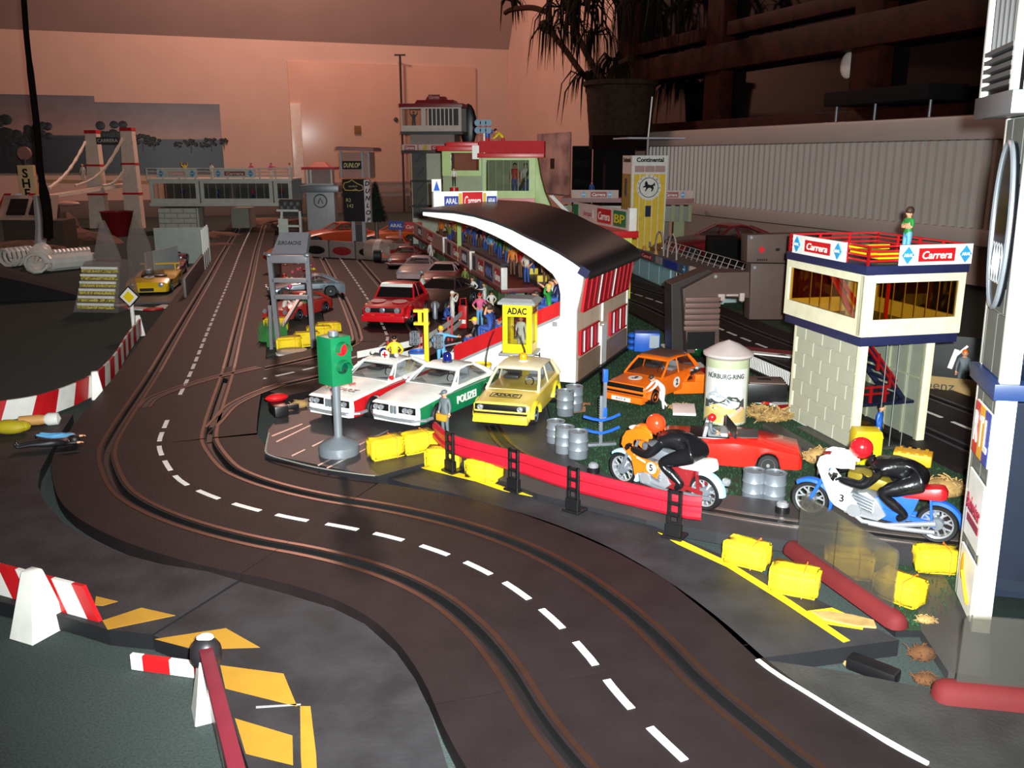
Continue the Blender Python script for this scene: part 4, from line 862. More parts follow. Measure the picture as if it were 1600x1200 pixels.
# clutter at the left end of the plate
p = G(436, 648, PZ); t = thing('black_clamp', 'black plastic clamp with a red knob lying beside the red and white coupe', 'clamp', p, .5)
mb = MB(); mb.box((0, 0, .07), (.16, .3, .13)).box((.16, .1, .05), (.2, .08, .06)); mb.build('clamp_body', 'black', t, bev=.02)
mb = MB(); mb.ell((.02, .14, .17), (.14, .07, .05), 10, 6); mb.build('knob', 'red', t)
def straw(label, loc, r, h, n=160, m=None, seed=1, name='straw_tuft'):
    rg = random.Random(seed); mb = MB()
    mb.ell((0, 0, h*.3), (r*.8, r*.6, h*.42), 12, 8)
    for i in range(n):
        a = rg.uniform(0, 6.28); d = r*math.sqrt(rg.random())*.85; p = Vector((math.cos(a)*d, math.sin(a)*d*.75, h*rg.uniform(.15, .75)*(1-d/r*.6)))
        q = p+Vector((rg.uniform(-1, 1), rg.uniform(-1, 1), rg.uniform(-.2, .9)))*r*.35; mb.tube([p, (p+q)/2+Vector((0, 0, r*.06)), q], r*.03, 4, cap=False)
    o = mb.build(name, m or pm('dry_straw', (176, 140, 84), .85, var=.4, scale=9), None); o.location = loc; tag(o, label, 'straw', kind='stuff'); return o
p = G(462, 636, PZ); straw('dry straw tuft lying beside the red and white coupe', (p[0]+.05, p[1], PZ), .12, .12, 60, seed=2)
# ---------------- bales near the guard rail ----------------
for (u, v, z, rz, lab, s) in ((602, 717, PZ, .55, 'yellow straw bale standing nearest the traffic light foot', 1.0), (652, 708, PZ, .55, 'yellow straw bale touching the end of the red guard rail', 1.0), (692, 733, ZT, -.15, 'yellow straw bale half hidden by the first black rail post', .95), (757, 752, ZT, -.5, 'yellow straw bale lying in front of the red guard rail', .95),
   (1171, 888, ZT, -.6, 'yellow straw bale at the track edge beside the guard rail end', .9), (1246, 932, ZT, -.45, 'yellow straw bale in front of the red based screen', .92), (1412, 945, .06, -.9, 'yellow straw bale behind the far edge of the screen', .9), (1470, 898, .06, -.15, 'yellow straw bale behind the foot of the tall white tower', .9), (1330, 905, .06, -.3, 'yellow straw bale blurred behind the clear screen', .95)):
    p = G(u, v, z); bale(lab, (p[0], p[1]+.08, z), rz, s)
# ---------------- red guard rail ----------------
gl = [Vector(G(u, v, ZT)) for u, v in ((684, 712), (712, 735), (810, 764), (902, 796), (1057, 836), (1094, 842))]
t = thing('guard_rail', 'bright red guard rail on black posts in front of the orange motorbike', 'guard rail', gl[0]); c0 = gl[0]
gm = pm('guard_rail_red', (176, 22, 42), .45)
pa = resample(crom([p-c0 for p in gl], 6), .1)
prof = [(-.03, .17), (-.052, .2), (-.052, .235), (-.03, .255), (-.03, .275), (-.052, .295), (-.052, .33), (-.03, .36), (-.012, .36), (-.012, .17)]
rings = []
for i, p in enumerate(pa):
    d = (pa[min(i+1, len(pa)-1)]-pa[max(i-1, 0)]).normalized(); nrm = Vector((d.y, -d.x, 0))
    rings.append([(p.x+nrm.x*-a*1.0, p.y+nrm.y*-a, z) if False else (p.x+nrm.x*(-a), p.y+nrm.y*(-a), z) for a, z in prof])
MB().loft(rings).build('rail_beam', gm, t, smooth=25)
for p in gl[1:5]:
    q = p-c0; i = near_i(pa, q); d = (pa[min(i+1, len(pa)-1)]-pa[max(i-1, 0)]).normalized(); a = math.atan2(d.y, d.x); nrm = Vector((d.y, -d.x, 0)); mb = MB(); o = q+nrm*.065
    def bx(x, z, w, h, dd=.03, y=0.0):
        mb.box((o.x+math.cos(a)*x-math.sin(a)*y, o.y+math.sin(a)*x+math.cos(a)*y, z), (w, dd, h), rz=a)
    bx(-.045, .2, .03, .4); bx(.045, .2, .03, .4)
    for z in (.05, .12, .2, .29, .385): bx(0, z, .11, .03)
    bx(0, .06, .13, .12, .05); bx(0, .012, .17, .024, .16, .03)
    mb.build('post', 'black', t, bev=.004, seg=1)
# chrome knobs on the plate
for u, v, lab in ((927, 738, 'small black and chrome terminal beside the front wheel of the orange motorbike'), (1222, 800, 'small black and chrome terminal beside the two silver drums')):
    p = G(u, v, PZ); t = thing('terminal', lab, 'terminal', p); mb = MB(); mb.lathe([(.06, 0), (.06, .05), (.05, .055), (0, .055)], 14); mb.build('base', 'black', t); mb = MB(); mb.lathe([(.05, .055), (.05, .075), (.03, .095), (0, .1)], 14); mb.build('cap', 'chrome', t)
# ---------------- drums ----------------
drum_l = 'silver ribbed oil drum '
for u, v, z, lab, r, h in ((883, 648, PZ, 'at the lawn corner, nearer of the two behind the yellow hatchback', .1, .29), (897, 640, PZ, 'at the lawn corner, farther of the two behind the yellow hatchback', .1, .29), (882, 706, PZ, 'on the lane edge, behind the front one near the blue stand', .095, .27), (903, 714, PZ, 'on the lane edge, front one near the blue stand', .098, .27), (868, 690, PZ, 'on the lane edge, farthest of three near the blue stand', .095, .23), (1176, 782, .06, 'before the red open car, nearer the orange motorbike', .1, .29), (1208, 786, .06, 'before the red open car, nearer the screen', .1, .29)):
    p = G(u, v, z); drum(drum_l+lab, (p[0], p[1], z), r, h, group='silver oil drums')
p = G(903, 645, .06); t = thing('scrap_engine', 'small brown toy engine lying beside the silver drums on the lawn', 'engine', (p[0], p[1], .06), .4); mb = MB(); mb.box((0, 0, .05), (.16, .1, .07)); mb.build('block', pm('rusty_brown', (130, 84, 58), .6), t, bev=.01); mb = MB(); mb.tube([(0, 0, .05), (.1, .02, .1), (.18, .04, .08)], .016, 6).tube([(-.04, 0, .06), (-.1, .03, .12)], .014, 6); mb.build('pipes', pm('rusty_brown', (130, 84, 58), .6), t)
# blue and grey height stand
p = G(938, 696, .06); t = thing('flag_stand', 'grey notched stand with blue arms on the lawn beside the orange motorbike', 'stand', (p[0], p[1], .06), .2)
mb = MB(); mb.box((0, 0, .28), (.035, .03, .54)).box((0, 0, .015), (.34, .06, .03)); mb.build('notched_mast', 'silver', t, bev=.004)
for q in range(16): mb = MB(); mb.box((-.02, 0, .1+q*.027), (.012, .03, .01)); mb.build('notch', 'silver', t)
mb = MB(); mb.box((.045, .03, .5), (.035, .03, .42)); mb.build('second_mast', 'silver', t)
mb = MB(); mb.box((.045, .03, .76), (.05, .05, .14)).box((.045, .03, .36), (.05, .05, .1)); mb.build('sleeve', 'blue', t, bev=.006)
for z in (.17, .31): mb = MB(); mb.tube([(-.2, -.02, z+.03), (-.1, -.04, z), (0, -.045, z-.02), (.1, -.04, z), (.2, -.02, z+.03)], .017, 6); mb.build('cradle_arm', 'blue', t)
# mechanic pushing the orange car, toolbox, slab, blue box, helmet
p = G(1034, 641, .06); person('mechanic in white overalls bending over the front of the orange hatchback', (p[0], p[1], .06), math.radians(-75), 'bend', 'wcloth', 'wcloth', 'hair', 'short', .52)
p = G(1072, 628, .06); t = thing('toolbox', 'open orange toolbox with a black lid flap behind the poster column', 'toolbox', (p[0]+.1, p[1]+.5, .07), .1)
mb = MB(); mb.box((0, 0, .08), (.42, .28, .16), top=1.08).box((-.12, 0, .18), (.1, .26, .06)).box((.14, 0, .2), (.14, .26, .1)); mb.build('tray', 'orange', t, bev=.01)
mb = MB(); mb.box((.02, 0, .23), (.3, .1, .03), ry=-.5); mb.build('tool_bar', 'black', t); mb = MB(); mb.ell((.13, 0, .31), (.04, .03, .03), 8, 6).ell((.05, -.02, .29), (.03, .03, .02), 8, 6); mb.build('chrome_bits', 'chrome', t)
p = G(1071, 650, .06); t = thing('white_slab', 'pale square slab lying tilted on the lawn beside the poster column', 'slab', (p[0], p[1]+.12, .07), -.12); mb = MB(); mb.box((0, 0, .04), (.27, .27, .03), rx=.18); mb.build('slab', pm('pale_pink_slab', (222, 196, 190), .5), t, bev=.005); mb = MB(); mb.box((0, -.13, .015), (.27, .02, .03)); mb.build('slab_edge', 'white', t)
p = G(1006, 548, .06); t = thing('blue_crate', 'bright blue ribbed box on the lawn behind the orange hatchback', 'crate', (p[0], p[1], .06), -.1)
mb = MB(); mb.box((.04, 0, .16), (.4, .3, .3)); mb.build('crate_body', 'blue', t, bev=.02)
for q in range(3): mb = MB(); mb.ell((-.2, -.06, .06+q*.1), (.07, .09, .045), 10, 6); mb.build('side_bulge', 'blue', t)
mb = MB(); mb.box((.15, -.155, .18), (.15, .01, .2)); mb.build('label', pm('grey_sticker', (150, 160, 170), .5), t)
p = G(1088, 566, .06); t = thing('green_helmet_toy', 'shiny dark green ball like helmet with chrome top behind the orange hatchback', 'helmet', (p[0], p[1], .06), .3)
mb = MB(); mb.ell((0, 0, .2), (.155, .14, .14), 18, 12); mb.build('shell', pm('metallic_green', (16, 70, 36), .18, .5), t)
mb = MB(); mb.box((0, 0, .345), (.24, .12, .025)); mb.build('top_plate', 'silver', t, bev=.01)
for x in (-.09, .02): mb = MB(); mb.lathe([(.0, -.03), (.06, -.03), (.06, .03), (0, .03)], 12, (x, -.1, .06), 'y'); mb.build('wheel', 'black', t)
# poster column
p = G(1138, 664, .06); LC = thing('poster_column', 'round cream poster column with a grey cone roof and racing poster', 'column', (p[0], p[1]+.2, .06), 0); rC = .245
mb = MB(); mb.lathe([(rC, 0), (rC, .78), (rC*1.02, .785)], 40); mb.build('drum', pm('pale_green_cream', (176, 182, 150), .4), LC)
mb = MB(); mb.lathe([(rC*1.02, .76), (rC*1.16, .79), (rC*1.16, .815), (rC*.5, .915), (0, .96)], 40); mb.build('cone_roof', pm('pinkish_grey_plastic', (190, 176, 174), .45), LC)
def arc_panel(par, r, a0, a1, z0, z1, name, m, th=.004):
    mb = MB(); n = 14; rr = []
    for i in range(n+1):
        a = a0+(a1-a0)*i/n; c, s = math.cos(a), math.sin(a); rr.append([(r*c, r*s, z0), (r*c, r*s, z1), ((r+th)*c, (r+th)*s, z1), ((r+th)*c, (r+th)*s, z0)])
    return mb.loft(rr).build(name, m, par)
ca = math.atan2(-LC.location.y, -LC.location.x)-.08
pp_ = arc_panel(LC, rC, ca-1.05, ca+1.2, .02, .66, 'poster', pm('poster_paper', (206, 204, 200), .5))
arc_panel(LC, rC+.004, ca-1.04, ca+1.19, .03, .19, 'poster_field', pm('poster_ochre', (206, 178, 96), .55, c2=(190, 160, 110), var=.2), .001)
def bend(o, r, ac):
    for v in o.data.vertices: a = ac+v.co.x/r; R_ = r+v.co.z; v.co = (R_*math.cos(a), R_*math.sin(a), v.co.y)
def on_col(pl, name, m, e=.002):
    mb = MB(); 
    for q in pl: mb.prism(q, 0, e)
    o = mb.build(name, m, LC, smooth=0); bm = bmesh.new(); bm.from_mesh(o.data); bmesh.ops.triangulate(bm, faces=bm.faces); bmesh.ops.subdivide_edges(bm, edges=[e_ for e_ in bm.edges if e_.calc_length() > .05], cuts=3); bm.to_mesh(o.data); bm.free(); bend(o, rC+.006, ca); return o
rg = random.Random(4)
on_col([[(-.25, .19)]+[(x*.05-.25, .3+rg.uniform(-.03, .06)) for x in range(0, 11)]+[(.26, .19)]], 'printed_trees', pm('ink_green_grey', (60, 66, 62), .6))
on_col([[(-.25, .28), (-.2, .36), (-.12, .4), (-.1, .46), (-.08, .4), (.0, .35), (.08, .3), (.1, .26)]], 'printed_castle', pm('ink_pale_grey', (170, 176, 182), .6))
on_col([[(-.18, .17), (-.15, .24), (-.06, .25), (.02, .21), (.14, .2), (.16, .15), (.0, .14)]], 'printed_car', pm('ink_cream', (200, 186, 120), .6))
on_col([[(.04, .03), (.08, .1), (.26, .2), (.27, .28), (.18, .2), (.0, .1), (-.01, .05)]], 'printed_road', pm('ink_pink', (228, 180, 164), .6))
o = txt('N\u00dcRBURG-RING', .075, pm('ink_dark', (40, 52, 48), .5), LC, (0, 0, 0), (0, 0, 0), bold=.002, ext=.001, width=.44)
for v in o.data.vertices: v.co.y += .575; v.co.z = .005+v.co.z
bend(o, rC+.001, ca+.02)
# black box, striped kerbs, straw behind the column
p = G(1195, 628, .06); t = thing('black_box', 'flat black open topped box beside the poster column', 'box', (p[0]+.02, p[1]+.1, .07), -.12)
mb = MB(); mb.box((0, 0, .12), (.48, .4, .24)); mb.build('box_body', 'black', t, bev=.008); mb = MB(); mb.box((0, 0, .245), (.44, .36, .02)); mb.build('brown_lid', 'brown', t, bev=.004); mb = MB(); mb.box((-.02, .0, .256), (.16, .1, .012)); mb.build('hatch', 'black', t)
def kerb(label, pts, z, w, n=8):
    q = [Vector(G(u, v, z)) for u, v in pts]; c = q[0]; t = thing('striped_kerb', label, 'kerb', c); L0 = resample(crom([p-c for p in q], 6), .05); k = len(L0)-1
    for i in range(n):
        a, b = int(k*i/n), int(k*(i+1)/n); mb = MB(); strip(mb, L0[a:b+1], -w/2, w/2, 0, .03); mb.build('kerb_block', 'red' if i % 2 else 'white', t)
kerb('red and white striped kerb behind the black box, beside the cream tower', [(1180, 626), (1215, 632), (1258, 652)], .06, .22, 6)
kerb('red and white striped kerb behind the orange hatchback', [(1045, 540), (1068, 558), (1092, 580), (1100, 596)], .06, .26, 7)
for u, v, r, h, s in ((1205, 655, .3, .16, 5), (1180, 648, .2, .12, 6), (1278, 722, .18, .2, 7), (1475, 772, .24, .2, 8), (1062, 640, .16, .08, 9)):
    p = G(u, v, .06); straw('brown straw heap '+{5: 'between poster column and cream tower', 6: 'close against the foot of the poster column', 7: 'in front of the black board, beside the red open car', 8: 'behind the rear of the blue framed motorbike', 9: 'behind the orange rider helmet'}[s], p, r, h, 170, seed=s)
def L2W(t): return Matrix.Translation(t.location) @ Matrix.Rotation(t.rotation_euler.z, 4, 'Z')
def sign(par, body, w, h, loc, rz, bg, fg, name='sign_panel', size=None, shear=0, th=.012, **k):
    mb = MB(); mb.box((0, 0, 0), (w, th, h)); o = mb.build(name, bg, par, loc=loc, rot=(0, 0, rz), smooth=0)
    if body: txt(body, size or h*.8, fg, o, (0, -th/2-.003, -h*.04), (PI/2, 0, 0), shear=shear, ext=.002, width=w*.82, bold=.002)
    return o
def diamond(par, loc, rz, r, word=True):
    mb = MB(); mb.prism([(-r*.8, 0), (0, -r), (r*.8, 0), (0, r)], -.008, .004, 'y'); o = mb.build('blue_diamond', pm('diamond_blue', (50, 150, 205), .4), par, loc=loc, rot=(0, 0, rz), smooth=0)
    if word: txt('ARAL', r*.5, 'white', o, (0, -.012, 0), ext=.001, bold=.002)
    return o
def banner(par, x0, x1, z0, z1, y, items, rz=0, name='banner_board', bg='white', th=.04):
    mb = MB(); mb.box(((x0+x1)/2, y, (z0+z1)/2), (x1-x0, th, z1-z0)); o = mb.build(name, bg, par, smooth=0)
    h = z1-z0
    for kind, f, wd, *ex in items:
        cx = x0+(x1-x0)*f; w_ = (x1-x0)*wd; yy = y-th/2-.004
        if kind == 'd': diamond(o, (cx, yy, (z0+z1)/2), 0, h*.42)
        elif kind == 'sq':
            mb = MB(); mb.box((cx, yy, (z0+z1)/2), (w_, .008, h*.8)); mb.build('emblem', ex[0], o, smooth=0)
        else: sign(o, kind, w_, h*(ex[2] if len(ex) > 2 else .7), (cx, yy, (z0+z1)/2), 0, ex[0], ex[1], shear=.2 if kind == 'Carrera' else 0, th=.008)
    return o
def rails(par, pts, z0, h, n, m, name='railing', r=.012, post=.4):
    mb = MB(); 
    for i in range(len(pts)-1):
        a, b = Vector((*pts[i], z0)), Vector((*pts[i+1], z0)); L_ = (b-a).length; k = max(1, int(L_/post))
        for q in range(n): z = Vector((0, 0, h*(q+1)/n)); mb.bar(a+z, b+z, r*1.6, r*1.6)
        for q in range(k+1): p = a.lerp(b, q/k); mb.bar(p, p+Vector((0, 0, h)), r*2, r*2)
    return mb.build(name, m, par)
# ---------------- grandstand ----------------
B0 = Vector(G(900, 598, .12)); az = math.radians(-22)
ST = thing('grandstand', 'white toy grandstand with curved black roof and red stripe in the middle', 'grandstand', B0, az)
out = [(-2.23, 2.2), (-1.75, 2.19), (-1.45, 2.15), (-1.16, 2.08), (-.9, 1.99), (-.7, 1.9), (-.45, 1.8), (-.25, 1.71), (-.05, 1.6), (.09, 1.5), (.06, 1.25), (0, .98), (0, 0), (-1.9, 0), (-1.87, .27), (-1.79, .27), (-1.77, .13), (-.23, .88), (-.23, 1.18), (-.26, 1.32), (-.34, 1.44), (-.47, 1.535), (-.64, 1.64), (-.82, 1.74), (-1.0, 1.84), (-1.16, 1.91), (-1.45, 2.02), (-1.75, 2.09), (-2.23, 2.15)]
LS = 2.6
stw = pm('stand_white', (244, 240, 232), .35)
mb = MB(); mb.prism(out, -.03, .03, 'y'); mb.build('end_panel', stw, ST, bev=.006, seg=1)
mb = MB(); mb.prism([(-1.78, 0), (-1.78, .14), (-.23, .88), (-.2, 1.45), (.05, 1.5), (.06, 1.25), (0, .98), (0, 0)], LS-.03, LS+.03, 'y'); mb.build('end_panel', stw, ST, bev=.006, seg=1)
for y in (-.04,): mb = MB(); mb.prism([(-1.78, .14), (-1.78, .37), (-.235, 1.09), (-.235, .9)], y-.012, y+.03, 'y'); mb.build('red_stripe', 'red', ST)
mb = MB(); mb.prism([(-1.78, .1), (-.235, .86), (-.235, .9), (-1.78, .14)], -.05, .03, 'y'); mb.build('grey_ledge', 'grey', ST)
for x, z in ((-1.55, .14), (-.3, .78)): mb = MB(); mb.box((x, -.032, z), (.07, .012, .06)); mb.build('vent_plate', 'grey', ST)
for i in range(7):
    x0, x1 = -1.74+i*.215, -1.74+(i+1)*.215; mb = MB(); z = .16+i*.105; mb.box(((x0+x1)/2, LS/2, z/2), (.215, LS-.07, z)); mb.build('seat_step', 'grey', ST)
rf = [(-2.27, 2.205)]+out[1:9]+[(.06, 1.53), (.15, 1.44), (.17, 1.39)]
mb = MB(); n = len(rf); mb.loft([[(x, y, z+.004) for x, z in rf]+[(x, y, z+.04) for x, z in rf[::-1]] for y in (-.06, LS*.5, LS+.12)]); mb.build('curved_roof', pm('roof_black', (40, 38, 41), .34, var=.2, spec=.35), ST, smooth=25)
mb = MB(); mb.box((.1, -.05, 1.49), (.14, .04, .11), ry=.5); mb.build('roof_end_cap', 'navy', ST)
mb = MB(); mb.slab([(-.02, .03, 0), (-.02, LS-.03, 0), (-.02, LS-.03, .9), (.08, LS-.03, 1.48), (.08, .03, 1.48), (-.02, .03, .9)], (-1, 0, 0), .02); mb.build('rear_wall', pm('stand_pinkish_wall', (216, 190, 166), .5), ST, smooth=0)
redw = pm('red_window_glazing', (176, 30, 48), .3)
def rwin(y0, y1, z0, z1, nb, x0=.0, x1=.0):
    mb = MB(); mb.slab([(x0, y0, z0), (x0, y1, z0), (x1, y1, z1), (x1, y0, z1)], (1, 0, -.2), .03); o = mb.build('red_window', redw, ST, smooth=0)
    for q in range(nb+1):
        y = y0+(y1-y0)*q/nb; mb = MB(); mb.bar((x0+.03, y, z0), (x1+.03, y, z1), .02, .02); mb.build('glazing_bar', 'white' if nb < 8 and q in (1, 3, 5) or nb >= 8 and q in (3, 6) else 'red', o)
    for z, x in ((z0, x0), (z1, x1)): mb = MB(); mb.bar((x+.03, y0, z), (x+.03, y1, z), .025, .025); mb.build('window_edge', 'red', o)
rwin(.14, 2.5, .94, 1.4, 10, -.0, .06); rwin(.1, .95, .36, .68, 5, -.01, -.01); rwin(1.55, 2.45, .36, .7, 5, -.01, -.01)
mb = MB(); mb.box((.0, 1.15, .3), (.05, .1, .56)); mb.build('drain_pipe', 'white', ST); mb = MB(); mb.box((-.0, 1.3, .3), (.03, .16, .58)); mb.build('door', 'white', ST); mb = MB(); mb.box((.0, 1.18, .78), (.03, .025, .28)); mb.build('white_strip', 'white', ST)
mb = MB(); mb.box((.0, LS/2, .15), (.02, LS-.1, .3)); mb.build('wall_foot_shade', pm('wall_shade_brown', (148, 120, 100), .5), ST)  # brown band paints the shading along the foot of the rear wall
mb = MB(); mb.box((.01, LS/2, -.02), (.08, LS, .06)); mb.build('dark_base', 'black', ST)
# roof advert board
p0 = Vector(AT(690, 329, 14.2)); p1 = Vector(AT(776, 322, 14.5)); t = thing('advert_board', 'white fuel and racing advert board standing on the grandstand roof', 'sign', p0, math.atan2(p1.y-p0.y, p1.x-p0.x)); L_ = (p1-p0).length; hh = .29
banner(t, 0, L_, 0, hh, 0, [('ARAL', .17, .25, pm('fuel_blue', (36, 58, 150), .4), 'white', .5), ('sq', .33, .06, pm('ochre_emblem', (206, 170, 60), .5)), ('Carrera', .55, .36, 'red', 'white', .9), ('sq', .77, .05, pm('ochre_emblem', (206, 170, 60), .5)), ('ARAL', .9, .18, pm('fuel_blue', (36, 58, 150), .4), 'white', .45)])
mb = MB(); mb.box((-.06, .05, hh/2), (.13, .12, hh)); mb.build('end_block', stw, t, bev=.008)
mb = MB(); mb.box((-.05, .1, hh+.09), (.15, .02, .19)); o = mb.build('small_sign', 'white', t); mb = MB(); mb.prism([(-.1, hh+.01), (0, hh+.01), (-.05, hh+.16)], .08, .087, 'y'); mb.build('blue_triangle', 'blue', t)
# ---------------- ADAC kiosk ----------------
c = Vector(AT(829, 553, 11.35)); KI = thing('breakdown_kiosk', 'yellow glazed breakdown club kiosk on a grey post with lettering', 'kiosk', (c.x, c.y, .2), math.radians(-14)); zk = c.z-.2
W_, D_, H_ = .36, .34, .64
yk = pm('kiosk_yellow', (244, 212, 16), .35)
def frame_face(par, w, h, mat, wx0, wx1, wz0, wz1, loc, rz, name='wall_panel', th=.03):
    mb = MB()
    for a, b, d, e in ((0, wx0, 0, h), (wx1, w, 0, h), (wx0, wx1, 0, wz0), (wx0, wx1, wz1, h)):
        mb.box(((a+b)/2, 0, (d+e)/2), (b-a, th, e-d))
    o = mb.build(name, mat, par, loc=loc, rot=(0, 0, rz), smooth=0)
    mb = MB(); mb.box(((wx0+wx1)/2, .005, (wz0+wz1)/2), (wx1-wx0, .008, wz1-wz0)); mb.build('pane', GL, o, smooth=0); return o
k1 = frame_face(KI, W_, H_, yk, .055, W_-.055, .12, .48, (-W_, 0, zk), 0); k2 = frame_face(KI, D_, H_, yk, .055, D_-.055, .12, .48, (0, 0, zk), PI/2); frame_face(KI, W_, H_, yk, .055, W_-.055, .12, .48, (0, D_, zk), PI); frame_face(KI, D_, H_, yk, .055, D_-.055, .12, .48, (-W_, D_, zk), -PI/2)
txt('ADAC', .115, 'black', k1, (W_/2, -.018, .55), bold=.004, ext=.002, width=.26); txt('ADAC', .115, 'black', k2, (D_/2, -.018, .55), bold=.004, ext=.002, width=.26)
mb = MB(); mb.box((-W_/2, D_/2, zk-.015), (W_+.1, D_+.1, .035)); mb.build('platform', 'grey', KI, bev=.006)
mb = MB(); mb.loft([[(-W_/2+a*x, D_/2+b*x*.97, zk+z) for a, b in ((-1, -1), (1, -1), (1, 1), (-1, 1))] for x, z in ((.245, H_), (.245, H_+.03), (.19, H_+.075))]); mb.build('roof', 'grey', KI, smooth=0)
mb = MB(); mb.cyl((-.15, D_/2, 0), (-.15, D_/2, zk), .06, n=16); mb.build('post', 'silver', KI)
mb = MB()
for x in (-.0, .1): mb.bar((x, .1, 0), (x, .1, zk), .014, .014)
for q in range(5): mb.bar((0, .1, .06+q*.07), (.1, .1, .06+q*.07), .012, .012)
mb.build('ladder', 'black', KI)
q = L2W(KI) @ Vector((-.17, .17, zk)); person('white overalled figure standing inside the yellow kiosk', q, -.2, 'stand', 'wcloth', 'wcloth', 'red', 'short', .46)
# ---------------- cream tower ----------------
F = Vector(G(1330, 704, .06)); CT = thing('carrera_tower', 'cream control tower with amber windows and red railing, boy on top', 'tower', (F.x, F.y, .06), math.radians(13)); CT.name = 'control_tower'
cr = M('cream'); WX, WY, HB = .84, 1.26, 1.14
mb = MB(); mb.box((.02, WY/2, HB/2), (.04, WY, HB)); wl = mb.build('block_wall', pm('block_wall_cream', (206, 204, 184), .5), CT, smooth=0)
rg = random.Random(2)
for r_ in range(7):
    for c_ in range(4):
        y0 = c_*.34-(.17 if r_ % 2 else 0); y1 = y0+.34; y0 = max(y0, .03); y1 = min(y1, WY-.03)
        if y1-y0 < .06: continue
        mb = MB(); mb.box((-.005, (y0+y1)/2, .02+(r_+.5)*.16), (.02, y1-y0-.012, .152)); mb.build('block', pm('block_cream', (172, 170, 150), .55, var=.05), wl, bev=.004, seg=1)
for x, y in ((0, 0), (0, WY), (WX, 0), (WX, WY)): mb = MB(); mb.box((x+(.03 if x == 0 else -.03), y+(.02 if y == 0 else -.02), HB/2), (.09, .07, HB)); mb.build('corner_post', cr, CT, bev=.008)
mb = MB(); mb.box((WX/2, WY, HB/2), (WX, .03, HB)); mb.build('back_wall', pm('grey_cream', (196, 196, 180), .5), CT)
mb = MB(); mb.box((WX-.02, WY*.52, HB/2), (.03, WY*.9, HB)); mb.build('right_wall', pm('grey_cream', (196, 196, 180), .5), CT)
for q in range(3): mb = MB(); mb.box((WX-.045, .3+q*.32, HB/2), (.02, .025, HB)); mb.build('wall_rib', cr, CT)
mb = MB(); mb.box((WX-.045, WY*.5, .72), (.015, WY*.85, .02)); mb.build('wall_rib', cr, CT)
mb = MB(); mb.box((WX/2, -.0, HB/2), (WX-.1, .01, HB-.04)); mb.build('clear_pane', GL, CT, smooth=0)
for x in (.3, .44, .58): mb = MB(); mb.box((x, -.008, HB/2), (.004, .006, HB-.04)); mb.build('pane_joint', 'grey', CT)
nav = M('navy')
mb = MB(); mb.box((WX/2, WY*.5, .45), (WX-.1, WY*.8, .03)); mb.build('landing', nav, CT)
mb = MB()
for s in (.25, .6): mb.bar((.2, s, 1.1), (.74, s, .46), .03, .05)
for q in range(7): mb.bar((.2+q*.09, .25, 1.1-q*.107), (.2+q*.09, .6, 1.1-q*.107), .06, .02)
mb.build('stair', nav, CT)
mb = MB()
for zz in (.1, .17): mb.bar((.06, .12, .47+zz), (.46, .12, .47+zz), .03, .02)
for x in (.1, .25, .42): mb.bar((x, .12, .47), (x, .12, .66), .03, .02)
for d in (.08, .15): mb.bar((.12, .2, 1.08+d), (.6, .2, .52+d), .03, .02)
for x, z in ((.2, .98), (.36, .8), (.52, .6)): mb.bar((x, .2, z), (x, .2, z+.18), .03, .02)
mb.build('stair_railing', 'red', CT)
z0 = HB; X0, X1, Y0, Y1 = -.1, 1.02, -.12, WY+.1
mb = MB(); mb.box(((X0+X1)/2, (Y0+Y1)/2, z0+.05), (X1-X0, Y1-Y0, .1)); mb.build('cabin_floor', nav, CT, bev=.008)
z1 = z0+.1; HCb = .62
cf = frame_face(CT, X1-X0, HCb, cr, .1, X1-X0-.06, .17, HCb-.08, (X0, Y0, z1), 0, 'cabin_wall', .04); cl = frame_face(CT, Y1-Y0, HCb, cr, .06, Y1-Y0-.1, .17, HCb-.08, (X0, Y1, z1), -PI/2, 'cabin_wall', .04)
frame_face(CT, X1-X0, HCb, cr, .1, X1-X0-.06, .17, HCb-.08, (X1, Y1, z1), PI, 'cabin_wall', .04); frame_face(CT, Y1-Y0, HCb, cr, .06, Y1-Y0-.1, .17, HCb-.08, (X1, Y0, z1), PI/2, 'cabin_wall', .04)
for o in CT.children:
    if o.name.startswith('cabin_wall'):
        for c in o.children: c.data.materials[0] = GLA
for q in range(7): mb = MB(); mb.box((X0+.2+q*.13, Y0+.012, z1+.35), (.006, .006, .38)); mb.build('glazing_line', pm('amber_line', (170, 140, 80), .4), CT)
for q in range(5): mb = MB(); mb.box((X0+.012, Y0+.2+q*.2, z1+.35), (.006, .006, .38)); mb.build('glazing_line', pm('amber_line', (170, 140, 80), .4), CT)
mb = MB(); mb.box((X0+.03, Y0+.02, z1+HCb/2), (.1, .1, HCb)); mb.build('cabin_corner_post', cr, CT, bev=.01)
mb = MB(); mb.box((.46, .9, z1+.3), (.1, .1, .6)); mb.build('inner_post', cr, CT)
mb = MB(); mb.bar((.25, .5, z1+.05), (.1, .9, z1+.6), .06, .03).bar((.3, .35, z1+.05), (.2, .9, z1+.55), .03, .03).bar((.75, .7, z1), (.75, .7, z1+.6), .03, .03); mb.build('inner_stair', 'red', CT)
z2 = z1+HCb; mb = MB(); mb.box(((X0+X1)/2, (Y0+Y1)/2, z2+.045), (X1-X0+.05, Y1-Y0+.05, .09)); mb.build('roof_deck', nav, CT, bev=.008)
z3 = z2+.09; rc = [(X0, Y0), (X1, Y0), (X1, Y1), (X0, Y1), (X0, Y0)]
for i in range(4): rails(CT, rc[i:i+2], z3, .19, 4, 'red', r=.011, post=.3)
banner(CT, X0+.32, X1+.02, z3-.0, z3+.2, Y0-.035, [('d', .1, .1), ('Carrera', .5, .5, 'red', 'white', .66), ('d', .9, .1)], th=.02)
